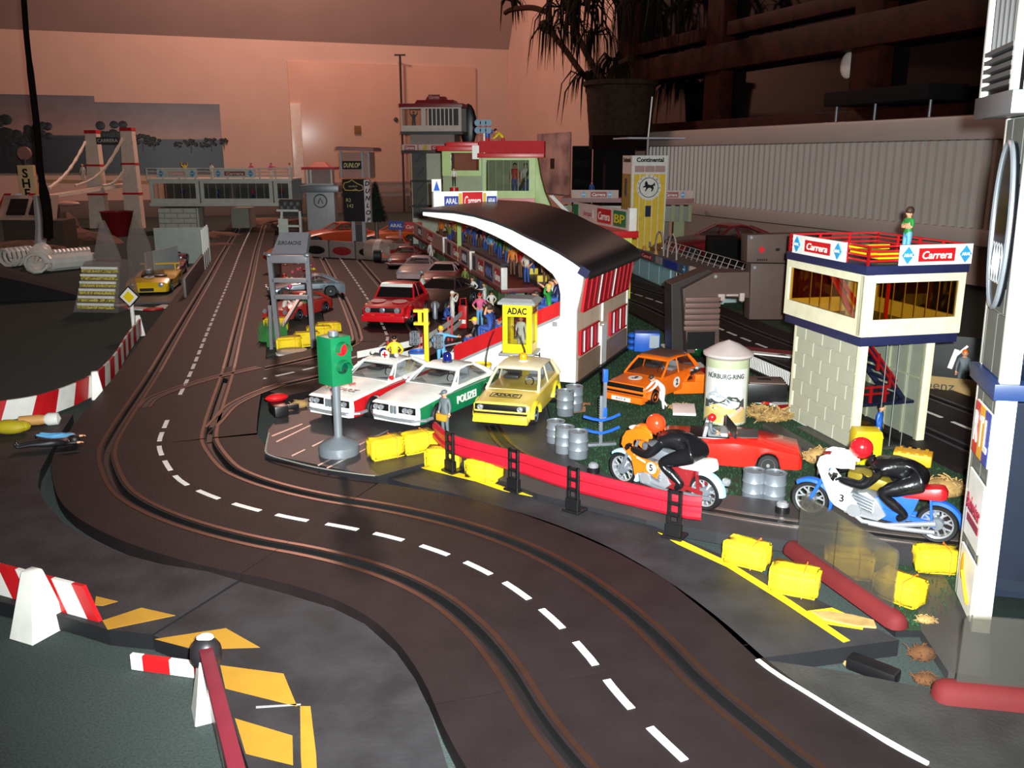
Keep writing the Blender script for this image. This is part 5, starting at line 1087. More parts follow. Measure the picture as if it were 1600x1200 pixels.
bl = thing('x', None, None); bl.parent = CT; bl.name = 'side_banner'; bl.location = (X0-.03, Y1-.02, 0); bl.rotation_euler.z = -PI/2
banner(bl, .1, 1.12, z3, z3+.2, 0, [('d', .1, .1), ('Carrera', .5, .48, 'red', 'white', .62), ('d', .88, .1)], th=.02)
q = L2W(CT) @ Vector((.92, .7, z3-.06)); person('boy in green shirt with folded arms on top of the cream tower', q, math.radians(-75), 'crossed', 'gcloth', 'sky', 'hair', 'afro', .55, bare=True)
mb = MB(); mb.box((.35, .4, z3+.06), (.3, .5, .06)).box((.5, .8, z3+.09), (.5, .1, .05)); mb.build('deck_benches', 'yellow', CT)['kind'] = 'stuff'
# post box and man in blue, yellow block, boards around the tower foot
p = G(1338, 712, .06); t = thing('post_box', 'yellow postal box with a black posthorn beside the cream tower', 'post box', (p[0], p[1]-.2, .06), -.1)
mb = MB(); mb.box((0, 0, .14), (.27, .2, .28)); mb.build('box_body', 'yellow', t, bev=.012); mb = MB(); mb.prism([(-.14, .28), (.14, .28), (.12, .35), (-.12, .35)], -.105, .105, 'y'); mb.build('sloping_top', 'yellow', t, bev=.008)
mb = MB(); mb.tube([(.0+.045*math.cos(a), -.106, .13+.045*math.sin(a)) for a in [q*PI/6 for q in range(12)]], .008, 6, closed=True).tube([(-.045, -.106, .14), (-.075, -.106, .16), (-.08, -.106, .19)], [.007, .008, .014], 6).tube([(.04, -.106, .09), (-.03, -.106, .075)], .008, 6); mb.build('posthorn', 'black', t)
p = G(1370, 700, .06); person('man in blue overalls standing beside the yellow postal box', (p[0], p[1], .06), .9, 'stand', 'blue', 'blue', 'hairb', 'short', .48)
p = G(1432, 728, .06); t = thing('yellow_block', 'flat yellow ribbed block behind the crimson helmeted rider', 'block', (p[0], p[1]+.1, .06), -.5); mb = MB(); mb.box((0, 0, .06), (.36, .22, .12)); mb.build('block', 'orange', t, bev=.02).data.materials[0] = pm('amber_block', (244, 176, 26), .5)
for i in range(4): mb = MB(); mb.box((-.12+i*.08, 0, .125), (.03, .2, .012)); mb.build('rib', pm('amber_block', (244, 176, 26), .5), t)
def board(pa, pb, w, h, z, label, m='black'):
    a, b = Vector(G(*pa, z)), Vector(G(*pb, z)); c = (a+b)/2; d = b-a; mb = MB(); mb.box((0, 0, h/2), (d.length, w, h)); o = mb.build('ramp_board', m, None, bev=.01); o.location = c; o.rotation_euler.z = math.atan2(d.y, d.x); tag(o, label, 'board'); return o
board((1200, 674), (1312, 742), .16, .1, .06, 'black board wedged along the foot of the cream tower', 'dgrey')
p = G(1352, 700, .06); mb = MB(); mb.box((0, 0, 0), (1.3, .9, .02)); o = mb.build('tower_base', 'dgrey', None); o.location = (F.x+.4, F.y+.5, .072); o.rotation_euler.z = math.radians(13); tag(o, 'dark grey base plate under the cream tower', 'base')
# ---------------- tall white tower ----------------
B = Vector(G(1533, 985, .06)); AZ = math.radians(75); TT = thing('press_tower', 'tall white glazed tower with oval window at the edge of the photo', 'tower', (B.x-.06, B.y, .06), rot=(0, -.02, AZ-PI/2))
# local: Y away along the visible side, X along the front
wm = M('white'); gb = pm('grey_block_plastic', (92, 94, 90), .45, var=.08)
LY = .56
def tlevel(z0, z1, blocks, skip=None):
    mb = MB(); mb.box((.03, LY/2, (z0+z1)/2), (.02, LY, z1-z0)); wl = mb.build('side_wall', pm('grey_joint', (150, 152, 148), .45), TT, smooth=0)
    nr = max(1, int((z1-z0)/.32)); hh = (z1-z0)/nr
    for r in range(nr):
        for c in range(3):
            y0, y1 = c*.25-(.12 if r % 2 else 0), c*.25+.25-(.12 if r % 2 else 0); y0, y1 = max(.03, y0), min(LY-.02, y1)
            if y1-y0 < .04: continue
            mb = MB(); mb.box((.014, (y0+y1)/2, z0+(r+.5)*hh), (.02, y1-y0-.012, hh-.014)); mb.build('block', gb, wl, bev=.003, seg=1)
    for y in (0, LY): mb = MB(); mb.box((.03 if y else .045, y, (z0+z1)/2), (.05 if y else .11, .055, z1-z0)); mb.build('corner_post', wm, TT, bev=.006)
    mb = MB(); mb.box((.7, 0, (z0+z1)/2), (1.2, .01, z1-z0-.04)); mb.build('front_pane', GL, TT, smooth=0)
    mb = MB(); mb.box((.7, LY, (z0+z1)/2), (1.3, .03, z1-z0)); mb.build('back_wall', pm('navy_back', (60, 66, 90), .4), TT)
tlevel(0, 1.56, 1); tlevel(1.66, 3.22, 1)
mb = MB(); mb.box((.66, LY/2, 1.61), (1.4, LY+.1, .1)); mb.build('floor_band', pm('band_navy', (30, 52, 96), .35), TT, bev=.004)
mb = MB(); mb.box((.66, LY/2, 3.29), (1.62, LY+.36, .13)); mb.build('upper_slab', pm('grey_slab', (92, 92, 94), .4), TT, bev=.006)
# oval window on the side
mb = MB(); yc, zc_ = .27, 2.58; ry, rz_ = .2, .5
mb.prism([(yc+ry*math.cos(a), zc_+rz_*math.sin(a)) for a in [q*2*PI/28 for q in range(28)]], -.03, .03, 'x'); ov = mb.build('oval_window', pm('dark_oval_glass', (14, 14, 17), .12, spec=.35), TT, smooth=0)
mb = MB(); mb.tube([(-.03, yc+ry*math.cos(a), zc_+rz_*math.sin(a)) for a in [q*2*PI/36 for q in range(36)]], .016, 6, closed=True); mb.build('oval_frame', 'silver', ov)
for q in range(4): mb = MB(); mb.tube([(-.035, yc+.1-q*.06+.045*math.cos(a), zc_-.22+.12*math.sin(a)) for a in [k*2*PI/18 for k in range(18)]], .005, 5, closed=True); mb.build('ring_emblem', 'chrome', ov)
for z0, z1, m in ((1.1, 1.45, 'x'), (.52, .98, 'y'), (.05, .44, 'z')):
    mb = MB(); mb.box((-.012, .22, (z0+z1)/2), (.012, .4, z1-z0)); o = mb.build('sticker', 'white', TT, smooth=0)
    if m == 'x':
        for k, (ch, mm) in enumerate((('R', 'red'), ('T', pm('sticker_ochre', (224, 160, 40), .5)), ('L', pm('fuel_blue', (36, 58, 150), .4)))):
            mb = MB(); mb.box((-.02, .355-k*.133, 1.275), (.008, .133, .34)); s_ = mb.build('colour_field', mm, o, smooth=0); txt(ch, .28, 'white', s_, (-.027, .355-k*.133, 1.275), (PI/2, 0, -PI/2), ext=.002, bold=.006, width=.09)
    elif m == 'y': txt('Budweiser', .15, pm('wine_red', (140, 20, 40), .5), o, (-.022, .22, .76), (PI/2, math.radians(0), -PI/2), ext=.002, bold=.003, width=.36, shear=.3); mb = MB(); mb.box((-.02, .2, .66), (.006, .3, .05)); mb.build('underline', pm('wine_red', (140, 20, 40), .5), o)
    else: mb = MB(); mb.ell((-.018, .34, .3), (.01, .05, .1), 10, 8); mb.build('ochre_spot', pm('sticker_ochre', (200, 150, 50), .5), o); mb = MB(); mb.tube([(-.018, .3, .28), (-.018, .2, .2), (-.018, .1, .14)], .02, 5); mb.build('ochre_print', pm('sticker_ochre', (200, 150, 50), .5), o)
# upper cabin
z0, z1 = 3.35, 4.7; xa, ya = -.14, -.14
mb = MB(); mb.box((xa+.03, LY+.1, (z0+z1)/2), (.06, .07, z1-z0)); mb.build('corner_post', wm, TT, bev=.006)
mb = MB(); mb.box((xa+.12, ya+.03, (z0+z1)/2), (.26, .06, z1-z0)); mb.build('corner_post', wm, TT, bev=.006)
mb = MB(); mb.box((xa+.03, .2, (z0+z1)/2), (.02, LY+.2, z1-z0)); mb.build('dark_glazing', pm('dark_oval_glass', (14, 14, 17), .12, spec=.35), TT)
for q in range(5): mb = MB(); mb.box((xa+.015, .02+q*.12, (z0+z1)/2+.1), (.02, .018, z1-z0-.3)); mb.build('window_bar', 'dgrey', TT)
for q in range(5): mb = MB(); mb.box((xa+.005, .24, z0+.05+q*.05), (.035, LY+.1, .026)); mb.build('louvre', pm('louvre_grey', (74, 76, 78), .5), TT)
mb = MB(); mb.box((.5, ya+.02, z0+.16), (.9, .05, .32)); mb.build('front_sill', wm, TT); mb = MB(); mb.box((.6, ya+.03, z0+.8), (.8, .02, 1.0)); mb.build('front_pane', pm('navy_glass', (40, 52, 84), .1), TT)
# ---------------- red based clear screens ----------------
def screen(pa, pb, ha, hb, label, z, foot_r=.07):
    a, b = Vector(G(*pa, z)), Vector(G(*pb, z)); d = b-a; L_ = d.length; t = thing('clear_screen', label, 'screen', (a.x, a.y, z), math.atan2(d.y, d.x))
    mb = MB(); r = foot_r*1.15; pr = []
    for q in range(9): an = PI*q/8; pr.append((r*math.cos(an), r*1.25*math.sin(an)))
    rings = []
    for x, s in ((-.12, .3), (-.1, .8), (-.06, 1), (L_+.04, 1), (L_+.09, .8), (L_+.11, .3)): rings.append([(x, y*s, zz*s if zz > 0 else 0) for y, zz in pr])
    mb.loft(rings); mb.build('red_foot', pm('matt_red_foot', (98, 28, 30), .75, spec=.25), t, smooth=50)
    mb = MB(); rr = .04; pts = [(0, .04), (L_, .04)]+[(L_-rr+rr*math.cos(q*PI/8), hb-rr+rr*math.sin(q*PI/8)) for q in range(5)]+[(rr-rr*math.sin(q*PI/8), ha-rr+rr*math.cos(q*PI/8)) for q in range(5)]
    mb.prism(pts, -.008, .008, 'y'); mb.build('clear_panel', glass('smoked_clear_sheet', (200, 197, 190), .1, .12, .055), t, smooth=0)
    mb = MB(); mb.box((L_*.42, -.01, (ha+hb)*.25), (.006, .004, (ha+hb)*.42)); mb.build('panel_seam', GL, t)
    return t
screen((1246, 868), (1392, 972), .5, .5, 'clear plastic screen on a dark red foot in front of the motorbike', ZT+.0)
screen((1490, 1092), (1760, 1118), .52, .52, 'clear plastic screen on a red foot at the foot of the tall white tower', .1, .08)
p = G(1440, 1040, .02); 
for u, v, r, h, s, lab in ((1440, 1030, .1, .12, 11, 'brown moss clump between the two clear screens, larger one'), (1445, 1068, .09, .08, 12, 'brown moss clump beside the red screen foot'), (1335, 1042, .08, .05, 13, 'pale straw wisp lying before the black connector foot'), (1445, 985, .07, .06, 14, 'pale straw wisp on the lawn edge near the tower')):
    p = G(u, v, .0); straw(lab, (p[0], p[1], .005 if s != 14 else .06), r, h, 150, pm('russet_moss', (92, 56, 26), .9, var=.5, scale=14) if s < 13 else None, seed=s)
p = G(1318, 968, ZT); mb = MB(); rg = random.Random(5); mb.prism([(-.2, .02), (-.12, -.06), (.08, -.07), (.2, -.04), (.18, .05), (.05, .07), (-.1, .06)], 0, .012); o = mb.build('torn_card', pm('tan_torn_card', (186, 150, 90), .8, var=.3, scale=12)); o.location = p; o.rotation_euler.z = -.4; tag(o, 'torn tan card scrap at the end of the yellow line', 'scrap')
mb = MB(); pts = [G(u, v, 0) for u, v in ((1420, 905), (1470, 905), (1500, 960), (1545, 1000), (1545, 1075), (1480, 1065), (1438, 1000))]; mb.prism([(q[0], q[1]) for q in pts], .002, .065); o = mb.build('tower_base', 'dgrey'); tag(o, 'dark base plate under the tall white tower', 'base')
# ---------------- brown ramp ----------------
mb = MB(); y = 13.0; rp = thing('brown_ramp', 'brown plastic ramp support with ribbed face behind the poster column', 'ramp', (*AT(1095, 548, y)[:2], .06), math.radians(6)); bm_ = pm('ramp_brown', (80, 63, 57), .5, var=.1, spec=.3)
def rpl(u, v): s, z = PL(u, v, rp.location, math.radians(6)); return (s, z-.06)
q = [rpl(*p) for p in ((1067, 452), (1117, 426), (1171, 425), (1171, 466), (1124, 463), (1124, 552), (1074, 552))]
mb = MB(); mb.prism(q, 0, .45, 'y'); mb.build('ramp_body', bm_, rp, bev=.01, smooth=0)
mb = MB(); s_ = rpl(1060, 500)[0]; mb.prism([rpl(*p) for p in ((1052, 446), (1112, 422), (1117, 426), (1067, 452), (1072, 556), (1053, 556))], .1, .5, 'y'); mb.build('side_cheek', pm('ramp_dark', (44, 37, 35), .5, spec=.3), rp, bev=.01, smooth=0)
xa, za = rpl(1069, 463); xb, zb_ = rpl(1121, 516)
for k in range(6):
    z = za-(za-zb_)*(k+.5)/6; mb = MB(); mb.box(((xa+xb)/2+.01, -.02, z), (xb-xa, .05, (za-zb_)/6*.7)); mb.build('ribbed_step', pm('ramp_step', (108, 80, 72), .5), rp, bev=.006)
mb = MB(); x, z = rpl(1095, 532); mb.box((x, -.004, z), (.42, .01, .26)); mb.build('recess_shade', 'black', rp)  # flat black sheet stands in for the shade of a recess
def screw(par, x, z, r=.028): mb = MB(); mb.lathe([(r, 0), (r, -.015), (r*.5, -.03), (0, -.032)], 10, (x, -.005, z), 'y'); mb.build('screw', 'chrome', par)
screw(rp, *rpl(1118, 432))
x, z = rpl(1143, 464); mb = MB(); mb.box((x-.16, -.01, z), (.1, .06, .1)).box((x, -.01, z+.03), (.18, .05, .03)).box((x+.15, -.01, z), (.07, .06, .12)); mb.build('hinge_bracket', pm('bracket_grey', (170, 150, 144), .5), rp, bev=.008)
t = thing('control_box', 'brown plastic box with red diamond light behind the cream tower', 'panel', (*AT(1172, 470, 13.6)[:2], .06), math.radians(4))
def tpl(u, v): s, z = PL(u, v, t.location, math.radians(4)); return (s, z-.06)
mb = MB(); mb.prism([tpl(*p) for p in ((1168, 367), (1300, 364), (1300, 412), (1167, 410))], 0, .3, 'y'); mb.build('upper_panel', bm_, t, bev=.012)
mb = MB(); mb.prism([tpl(*p) for p in ((1175, 412), (1300, 414), (1300, 500), (1172, 500))], .04, .3, 'y'); mb.build('lower_panel', bm_, t, bev=.012)
x, z = tpl(1190, 390); mb = MB(); mb.prism([(x-.05, z), (x, z-.055), (x+.05, z), (x, z+.055)], -.012, .0, 'y'); mb.build('red_diamond', 'red', t, smooth=0)
x, z = tpl(1215, 390); mb = MB(); mb.box((x, -.006, z), (.06, .01, .04)); mb.build('switch', 'black', t)
for k in range(5): x, z = tpl(1184+k*3.4, 406); mb = MB(); mb.box((x, -.006, z), (.018, .01, .03)); mb.build('vent_slot', 'black', t)
screw(t, *tpl(1174, 371)); screw(t, *tpl(1179, 418))
LW2 = plate('lawn_mat', [(1125, 500), (1132, 470), (1180, 455), (1300, 470), (1420, 500), (1470, 560), (1440, 600), (1290, 545), (1190, 508)], .06, .05, 'dark green lawn mat behind the back road', MATS['green_flock'], 'lawn')
p = G(1228, 535, .06)
# picket fence along the back road and red white sign lying on it
fa = [Vector(G(u, v, .08)) for u, v in ((1130, 560), (1180, 582), (1240, 610))]; t = thing('picket_fence', 'white picket fence along the back road behind the black box', 'fence', fa[0]); pa = resample([p-fa[0] for p in fa], .045)
mb = MB()
for p in pa: mb.box((p.x, p.y, .1), (.013, .008, .2), rz=-.5)
mb.build('pickets', 'white', t)['kind'] = 'stuff'
mb = MB()
for z in (.0, .2): mb.tube([p+Vector((0, 0, z+.005)) for p in pa[::6]+[pa[-1]]], .012, 4)
mb.build('fence_rail', 'white', t)
a = G(1200, 556, .13); t = thing('lying_sign', 'dark red and white sign board lying on the back road behind the column', 'sign', (a[0]+.1, a[1]+.15, .14), -.5)
mb = MB(); mb.box((0, .12, 0), (1.0, .28, .02)); mb.build('red_half', 'dred', t); mb = MB(); mb.box((0, -.1, 0), (1.0, .16, .02)); mb.build('white_half', 'white', t); mb = MB(); mb.prism([(.1, -.13), (.25, -.13), (.2, -.08), (.3, -.06), (.15, -.05)], .01, .013); mb.build('black_print', 'black', t)
# banner cart seen between the towers
p = Vector(AT(1490, 605, 11.2)); t = thing('banner_wall', 'tan sponsor wall with black lettering between the two towers', 'sign', (p.x, p.y, ZT), math.radians(-28))
zz = p.z-ZT; o = sign(t, '', .9, .24, (-.12, 0, zz), 0, pm('tan_board', (150, 118, 60), .5), 'black'); txt('benz', .16, 'black', o, (-.04, -.01, 0), ext=.002, width=.34); mb = MB(); mb.box((-.1, .06, zz/2-.06), (1.0, .06, zz-.12)); mb.build('dark_stand', 'black', t)
sp = L2W(t) @ Vector((.08, .2, zz-.12)); person('orange haired figure in grey behind the tan sponsor wall', sp, -.3, 'stand', 'grcloth', 'grcloth', 'orange', 'short', .58)
mb = MB(); mb.bar((-.08, .3, zz+.18), (-.02, .3, zz+.44), .06, .03).bar((-.06, .3, zz+.32), (.1, .3, zz+.5), .04, .03); mb.build('white_flag_arm', 'white', t)
mb = MB(); mb.box((.1, .42, zz+.2), (.8, .1, .8)); mb.build('dark_backing', 'black', t)
def at(u, v, y): return Vector(AT(u, v, y))
# ---------------- striped barriers at the near end ----------------
def striped(label, pts, h, z, n, slant, th=.03, name='striped_barrier'):
    q = [Vector((p[0], p[1], 0)) for p in pts]; c = q[0]; t = thing(name, label, 'barrier', (c.x, c.y, z)); L0 = resample(crom([p-c for p in q], 6) if len(q) > 2 else [p-c for p in q], .02); k = len(L0)-1
    sh = int(slant*k/n)
    for i in range(n+1):
        a, b = int(k*(i-.5)/n), int(k*(i+.5)/n); lo, hi = lambda x: max(0, min(k, x)), None
        lowr = list(range(lo(a), lo(b)+1)); 
        if len(lowr) < 2: continue
        top = [lo(j+sh) for j in lowr]; nn = len(lowr)
        vs = []
        for d in (-th/2, th/2):
            vs += [(*offs(L0, d)[j].xy, 0) for j in lowr]+[(*offs(L0, d)[j].xy, h) for j in top]
        f = []
        for j in range(nn-1): f += [(j, j+1, nn+j+1, nn+j), (2*nn+j, 3*nn+j, 3*nn+j+1, 2*nn+j+1), (nn+j, nn+j+1, 3*nn+j+1, 3*nn+j), (j, 2*nn+j, 2*nn+j+1, j+1)]
        f += [(0, nn, 3*nn, 2*nn), (nn-1, 3*nn-1, 4*nn-1, 2*nn-1)]
        MB().add(vs, f).build('stripe', 'red' if i % 2 else 'white', t, smooth=0)
    return t
def foot(par, x, y, z, h, w=.16, d=.26, rz=0, name='white_foot'):
    mb = MB(); mb.loft([[(a*w*s, b*d*s2, z+zz) for a, b in ((-.5, -.5), (.5, -.5), (.5, .5), (-.5, .5))] for zz, s, s2 in ((0, 1, 1), (h*.12, .95, .9), (h*.95, .5, .3), (h, .42, .26))]); o = mb.build(name, 'white', par, bev=.006, seg=1, rot=(0, 0, rz)); return o
a, b = Vector(G(-90, 914, .06)), Vector(G(164, 985, .06)); d = b-a
t = striped('red and white striped barrier board with a white wedge foot, bottom corner of the photo', [a, b], .29, .06, 9, -.85)
MBf = foot(t, 0, 0, -.06, .45, .22, .3, math.atan2(d.y, d.x)); q = Vector(G(66, 985, .0)); MBf.location = (q.x-a.x, q.y-a.y-.02, 0)
a, b = Vector(G(322, 1020, .4)), Vector(G(372, 1215, .4)); d = (b-a); b = a+d*1.25
t = striped('striped barrier with dark red top edge running out of the photo bottom', [a, b], .3, .1, 5, -.5); d = b-a
mb = MB(); mb.bar((0, 0, .315), (d.x, d.y, .315), .075, .03); mb.build('top_edge', pm('wine_red_edge', (112, 26, 42), .6), t, bev=.008)
f_ = foot(t, 0, 0, -.1, .36, .2, .16, math.atan2(d.y, d.x)); f_.location = (-.03, .02, 0)
mb = MB(); mb.ell((-.02, .05, .27), (.09, .08, .1), 12, 8); mb.build('black_cap', pm('cap_black', (34, 30, 34), .4), t); mb = MB(); mb.ell((-.02, .06, .36), (.05, .04, .02), 10, 6); mb.build('white_tip', 'white', t)
a, b = Vector(G(208, 1045, .0)), Vector(G(330, 1062, .0)); striped('short striped board lying against the border edge beneath the barrier', [a, b], .1, .005, 3, .0)
pts = [G(u, v, .03) for u, v in ((-70, 668), (0, 662), (75, 648), (145, 618), (180, 585), (202, 548), (222, 520))]
t = striped('long curved red and white striped barrier along the outside of the track', pts, .27, .03, 20, .35, .03)
for u, v in ((152, 622), (218, 524)):
    q = G(u, v, 0); f_ = foot(t, 0, 0, -.03, .36, .16, .2, .6); f_.location = (q[0]-pts[0][0], q[1]-pts[0][1], 0)
# things lying on the border at the far edge of the frame
p = G(58, 686, ZT); o = person('doll in blue trousers lying on the grey border by the striped barrier', (p[0], p[1], ZT+.05), 0, 'stand', 'sky', 'sky', 'hair', 'short', .5, rot=(PI/2, 0, math.radians(82)))
p = G(8, 706, ZT); o = person('doll in black clothes lying at the frame edge beside the blue one', (p[0]+.1, p[1], ZT+.06), 0, 'wave', 'kcloth', 'kcloth', 'hairb', 'helmet', .6, rot=(-PI/2, 0, math.radians(-70)))
p = G(16, 678, ZT); mb = MB(); mb.ell((0, 0, .08), (.2, .1, .08), 14, 8); mb.ell((.12, .03, .08), (.1, .08, .06), 10, 6); o = mb.build('yellow_pouch', pm('olive_yellow_cloth', (190, 170, 30), .6)); o.location = p; tag(o, 'yellow crumpled pouch lying under the striped barrier', 'pouch')
p = G(62, 664, ZT); t = thing('toy_bottle', 'tan and white toy bottle lying under the striped barrier', 'bottle', (p[0], p[1], ZT+.06), .25); mb = MB(); mb.lathe([(.0, -.22), (.055, -.2), (.06, .0), (.05, .06)], 14, axis='x'); mb.build('tan_body', pm('tan_plastic', (206, 150, 84), .5), t); mb = MB(); mb.lathe([(.05, .06), (.075, .1), (.07, .2), (0, .23)], 14, axis='x'); mb.build('white_cap', 'white', t)
# priority sign, kerb
p = G(210, 519, 0.03); t = thing('road_sign', 'yellow diamond priority sign on a thin white pole', 'sign', (p[0], p[1], 0), -.1); hz = HZ(p[1], 463)
mb = MB(); mb.cyl((0, 0, 0), (0, 0, hz), .035, n=8); mb.build('pole', 'white', t)
for r, m, y in ((.19, 'black', .0), (.165, 'white', -.012), (.105, 'yellow', -.024)): mb = MB(); mb.prism([(-r, hz), (0, hz-r), (r, hz), (0, hz+r)], y-.05, y-.03, 'y'); mb.build('diamond_plate', m, t, smooth=0)
kerb('red and white curved kerb on the carpet beside the diamond road sign', [(188, 477), (206, 482), (240, 484), (262, 478)], .01, .22, 5)
# ---------------- pit display with racing cars on the far side of the track ----------------
def frontcar(label, u, v, y, rz, mat, name='racing_car', **k):
    q = at(u, v, y)
RS = [(-.85, .17, .36), (-.8, .24, .4), (-.5, .31, .42), (-.2, .27, .42), (.1, .27, .42), (.5, .32, .42), (.8, .33, .42), (.85, .3, .41)]
def racer(label, loc, rz, col, sc=1.0, spoiler=True, group=None, second=None):
    t = car('racing_car', label, loc, rz, RS, (-.52, .5), .14, None, col, None, zb=.06, lamps=((.27, .2, .05),), detail=False, wheelw=.16, rim='chrome', group=group)
    mb = MB(); mb.ell((0, .0, .28), (.26, .26, .05), 14, 8); mb.build('cockpit', 'black', t)
    mb = MB(); mb.ell((-.1, .06, .34), (.07, .07, .08), 10, 8); mb.build('driver_helmet', 'white', t)
    mb = MB(); mb.loft([[(-.24, -.14, .29), (.24, -.14, .29), (.22, -.12, .29), (-.22, -.12, .29)], [(-.2, -.02, .39), (.2, -.02, .39), (.2, -.01, .39), (-.2, -.01, .39)]]); mb.build('low_windscreen', GLC, t, smooth=0)
    mb = MB(); mb.box((0, .8, .44), (.8, .16, .025)); mb.box((-.3, .78, .38), (.03, .1, .12)).box((.3, .78, .38), (.03, .1, .12)); mb.build('rear_wing', col, t)
    mb = MB(); mb.box((0, -.86, .11), (.26, .02, .06)); mb.build('nose_plate', 'black', t); roundel(t, (0, -.5, .315), (.1, 0, 0), .1, '7')
    t.scale = (sc,)*3; return t
D0 = Vector(G(172, 470, .02)); y0 = D0.y
def dz(u, v, y): return AT(u, v, y)
yel = pm('racing_yellow', (238, 190, 20), .25, coat=.4); dr = pm('racing_dark_red', (150, 26, 36), .25, coat=.4)
q = Vector(G(243, 452, .03)); racer('yellow open racing car parked in front of the others beside the main track', (q.x, q.y, .03), math.radians(11), yel, 1.15)
q = Vector(G(262, 429, .05)); racer('dark red open racing car with white discs behind the yellow one', (q.x, q.y, .05), math.radians(13), dr, 1.0)
q = Vector(G(274, 411, .05)); racer('dark red racing car third in the tray, with silver wing', (q.x, q.y, .08), math.radians(13), pm('maroon', (112, 28, 40), .3), 1.0)
q = Vector(G(283, 400, .05)); racer('dark red racing car farthest back in the tray', (q.x, q.y, .08), math.radians(13), pm('maroon', (112, 28, 40), .3), 1.0)
clr = glass('dusty_clear_plastic', (236, 230, 228), .12, .1, .1)
t = thing('clear_display_stand', 'clear plastic display stand with yellow striped ledges and pointed fins', 'stand', (at(170, 472, 18.4).x, 18.4, .0), math.radians(-6))
w_ = .86; mb = MB(); mb.loft([[(-w_*.5-.06, -.5, 0), (w_*.5+.04, -.5, 0), (w_*.5, .5, 0), (-w_*.5, .5, 0)], [(-w_*.42, -.1, .98), (w_*.46, -.1, .98), (w_*.42, .4, .98), (-w_*.4, .4, .98)]]); mb.build('clear_body', clr, t, smooth=0)
for k in range(6): z = .1+k*.14; yy = -.5+.4*z/.98-.03; mb = MB(); mb.box((0, yy, z), (w_*.9, .03, .055)); o = mb.build('striped_ledge', pm('ledge_yellow', (226, 204, 90), .5, c2=(70, 64, 40), scale=30), t); mb = MB(); mb.box((0, yy-.004, z+.062), (w_*.9, .03, .05)); mb.build('pale_ledge', 'white', o)
_f = at(220, 430, 21.0)-t.location; _fx = _f.x*math.cos(math.radians(6))-_f.y*math.sin(math.radians(6)); _fy = _f.x*math.sin(math.radians(6))+_f.y*math.cos(math.radians(6))
for x, uu in ((-.12, 0), (_fx, 1)):
    mb = MB(); pr = [(x-.3, .0 if uu else .8), (x+.32, .0 if uu else .8), (x+.3, 1.0), (x+.18, 1.4), (x+.02, 1.78), (x-.04, 1.78), (x-.18, 1.4), (x-.28, 1.05)]; mb.prism(pr, .3+(_fy-.3)*uu, .36+(_fy-.3)*uu, 'y'); mb.build('pointed_fin', clr, t, bev=.01)
mb = MB(); mb.box((_fx-.05, _fy+1.2, .45), (.04, 1.8, .8), rz=.05); mb.build('pale_ribbed_wall', pm('pale_blue_white', (190, 204, 206), .4), t)
tr = thing('pit_tray', 'long grey walled tray holding the red racing cars', 'tray', (at(258, 430, 22.5).x, 22.5, .0), math.radians(14.2))
mb = MB(); mb.box((.1, 0, .025), (1.5, 7.4, .04)); mb.build('tray_floor', 'dgrey', tr)
mb = MB(); mb.box((.82, -.2, .28), (.06, 7.0, .5)); mb.build('side_wall', pm('tray_grey_brown', (104, 92, 92), .5), tr, bev=.01); mb = MB(); mb.box((.1, 3.7, .55), (1.5, .06, 1.05)); mb.build('pale_end_wall', pm('pale_green_grey', (150, 162, 152), .4), tr)
for k in range(4): mb = MB(); mb.box((.84, 1.4+k*.6, .6), (.05, .05, 1.15)); mb.build('pale_post', 'white', tr)
# coiled cable and black controller
t = thing('coiled_cable', 'white coiled cable lying on the dark carpet beside the clear stand', 'cable', G(60, 420, .05))
c0 = t.location
def coil(pa, pb, r, n, m='white', z=.05, name='cable_coil'):
    a, b = Vector(G(*pa, .02))-c0, Vector(G(*pb, .02))-c0; a.z = b.z = r; d = (b-a).normalized(); s_ = d.cross(Vector((0, 0, 1))); pts = []
    for q in range(n*10+1): an = q*2*PI/10; pts.append(a.lerp(b, q/(n*10))+s_*r*math.cos(an)+Vector((0, 0, 1))*r*math.sin(an))
    mb = MB(); mb.tube(pts, .05, 5); mb.build(name, m, t)
coil((8, 418), (52, 412), .24, 6); coil((72, 410), (143, 404), .15, 11); coil((76, 424), (143, 417), .19, 22); coil((58, 430), (68, 408), .26, 7)
q = Vector(G(66, 410, 0))-c0; mb = MB(); mb.tube([(q.x, q.y, .4), (q.x+.05, q.y+.1, 1.0), (q.x+.1, q.y+.1, 1.9)], .16, 8); mb.build('cable_end_stalk', pm('dim_white', (170, 170, 170), .5), t)
p = G(30, 470, 0); t = thing('black_pouch', 'black flat pouch lying on the carpet at the frame edge', 'pouch', (p[0], p[1]+.3, 0), .0)
mb = MB(); mb.loft([[(x, -.6*s, .02), (x, .6*s, .02), (x, .5*s, h), (x, -.3*s, h)] for x, s, h in ((-2.4, 1.4, .7), (-1.2, 1.5, .75), (0, 1.0, .45), (.8, .6, .22), (1.25, .2, .06))]); mb.build('pouch_body', pm('soft_black', (14, 13, 15), .9), t, bev=.05)
mb = MB(); mb.ell((-1.3, .5, .75), (.35, .3, .35), 10, 8); mb.build('navy_knob', 'navy', t)
# hanging dark cable
mb = MB(); pts = [at(37, -8, 17.0), at(42, 60, 17.0), at(50, 130, 17.0), at(58, 200, 17.0), at(64, 270, 17.0), at(74, 330, 17.0), at(76, 372, 17.0)]
mb.tube(crom(pts, 4), [.05]*7+[.06]*11+[.09]*7, 7); o = mb.build('hanging_strap', pm('dark_strap', (16, 10, 9), .95, spec=.05)); tag(o, 'dark strap hanging down from above near the corner of the photo', 'strap')
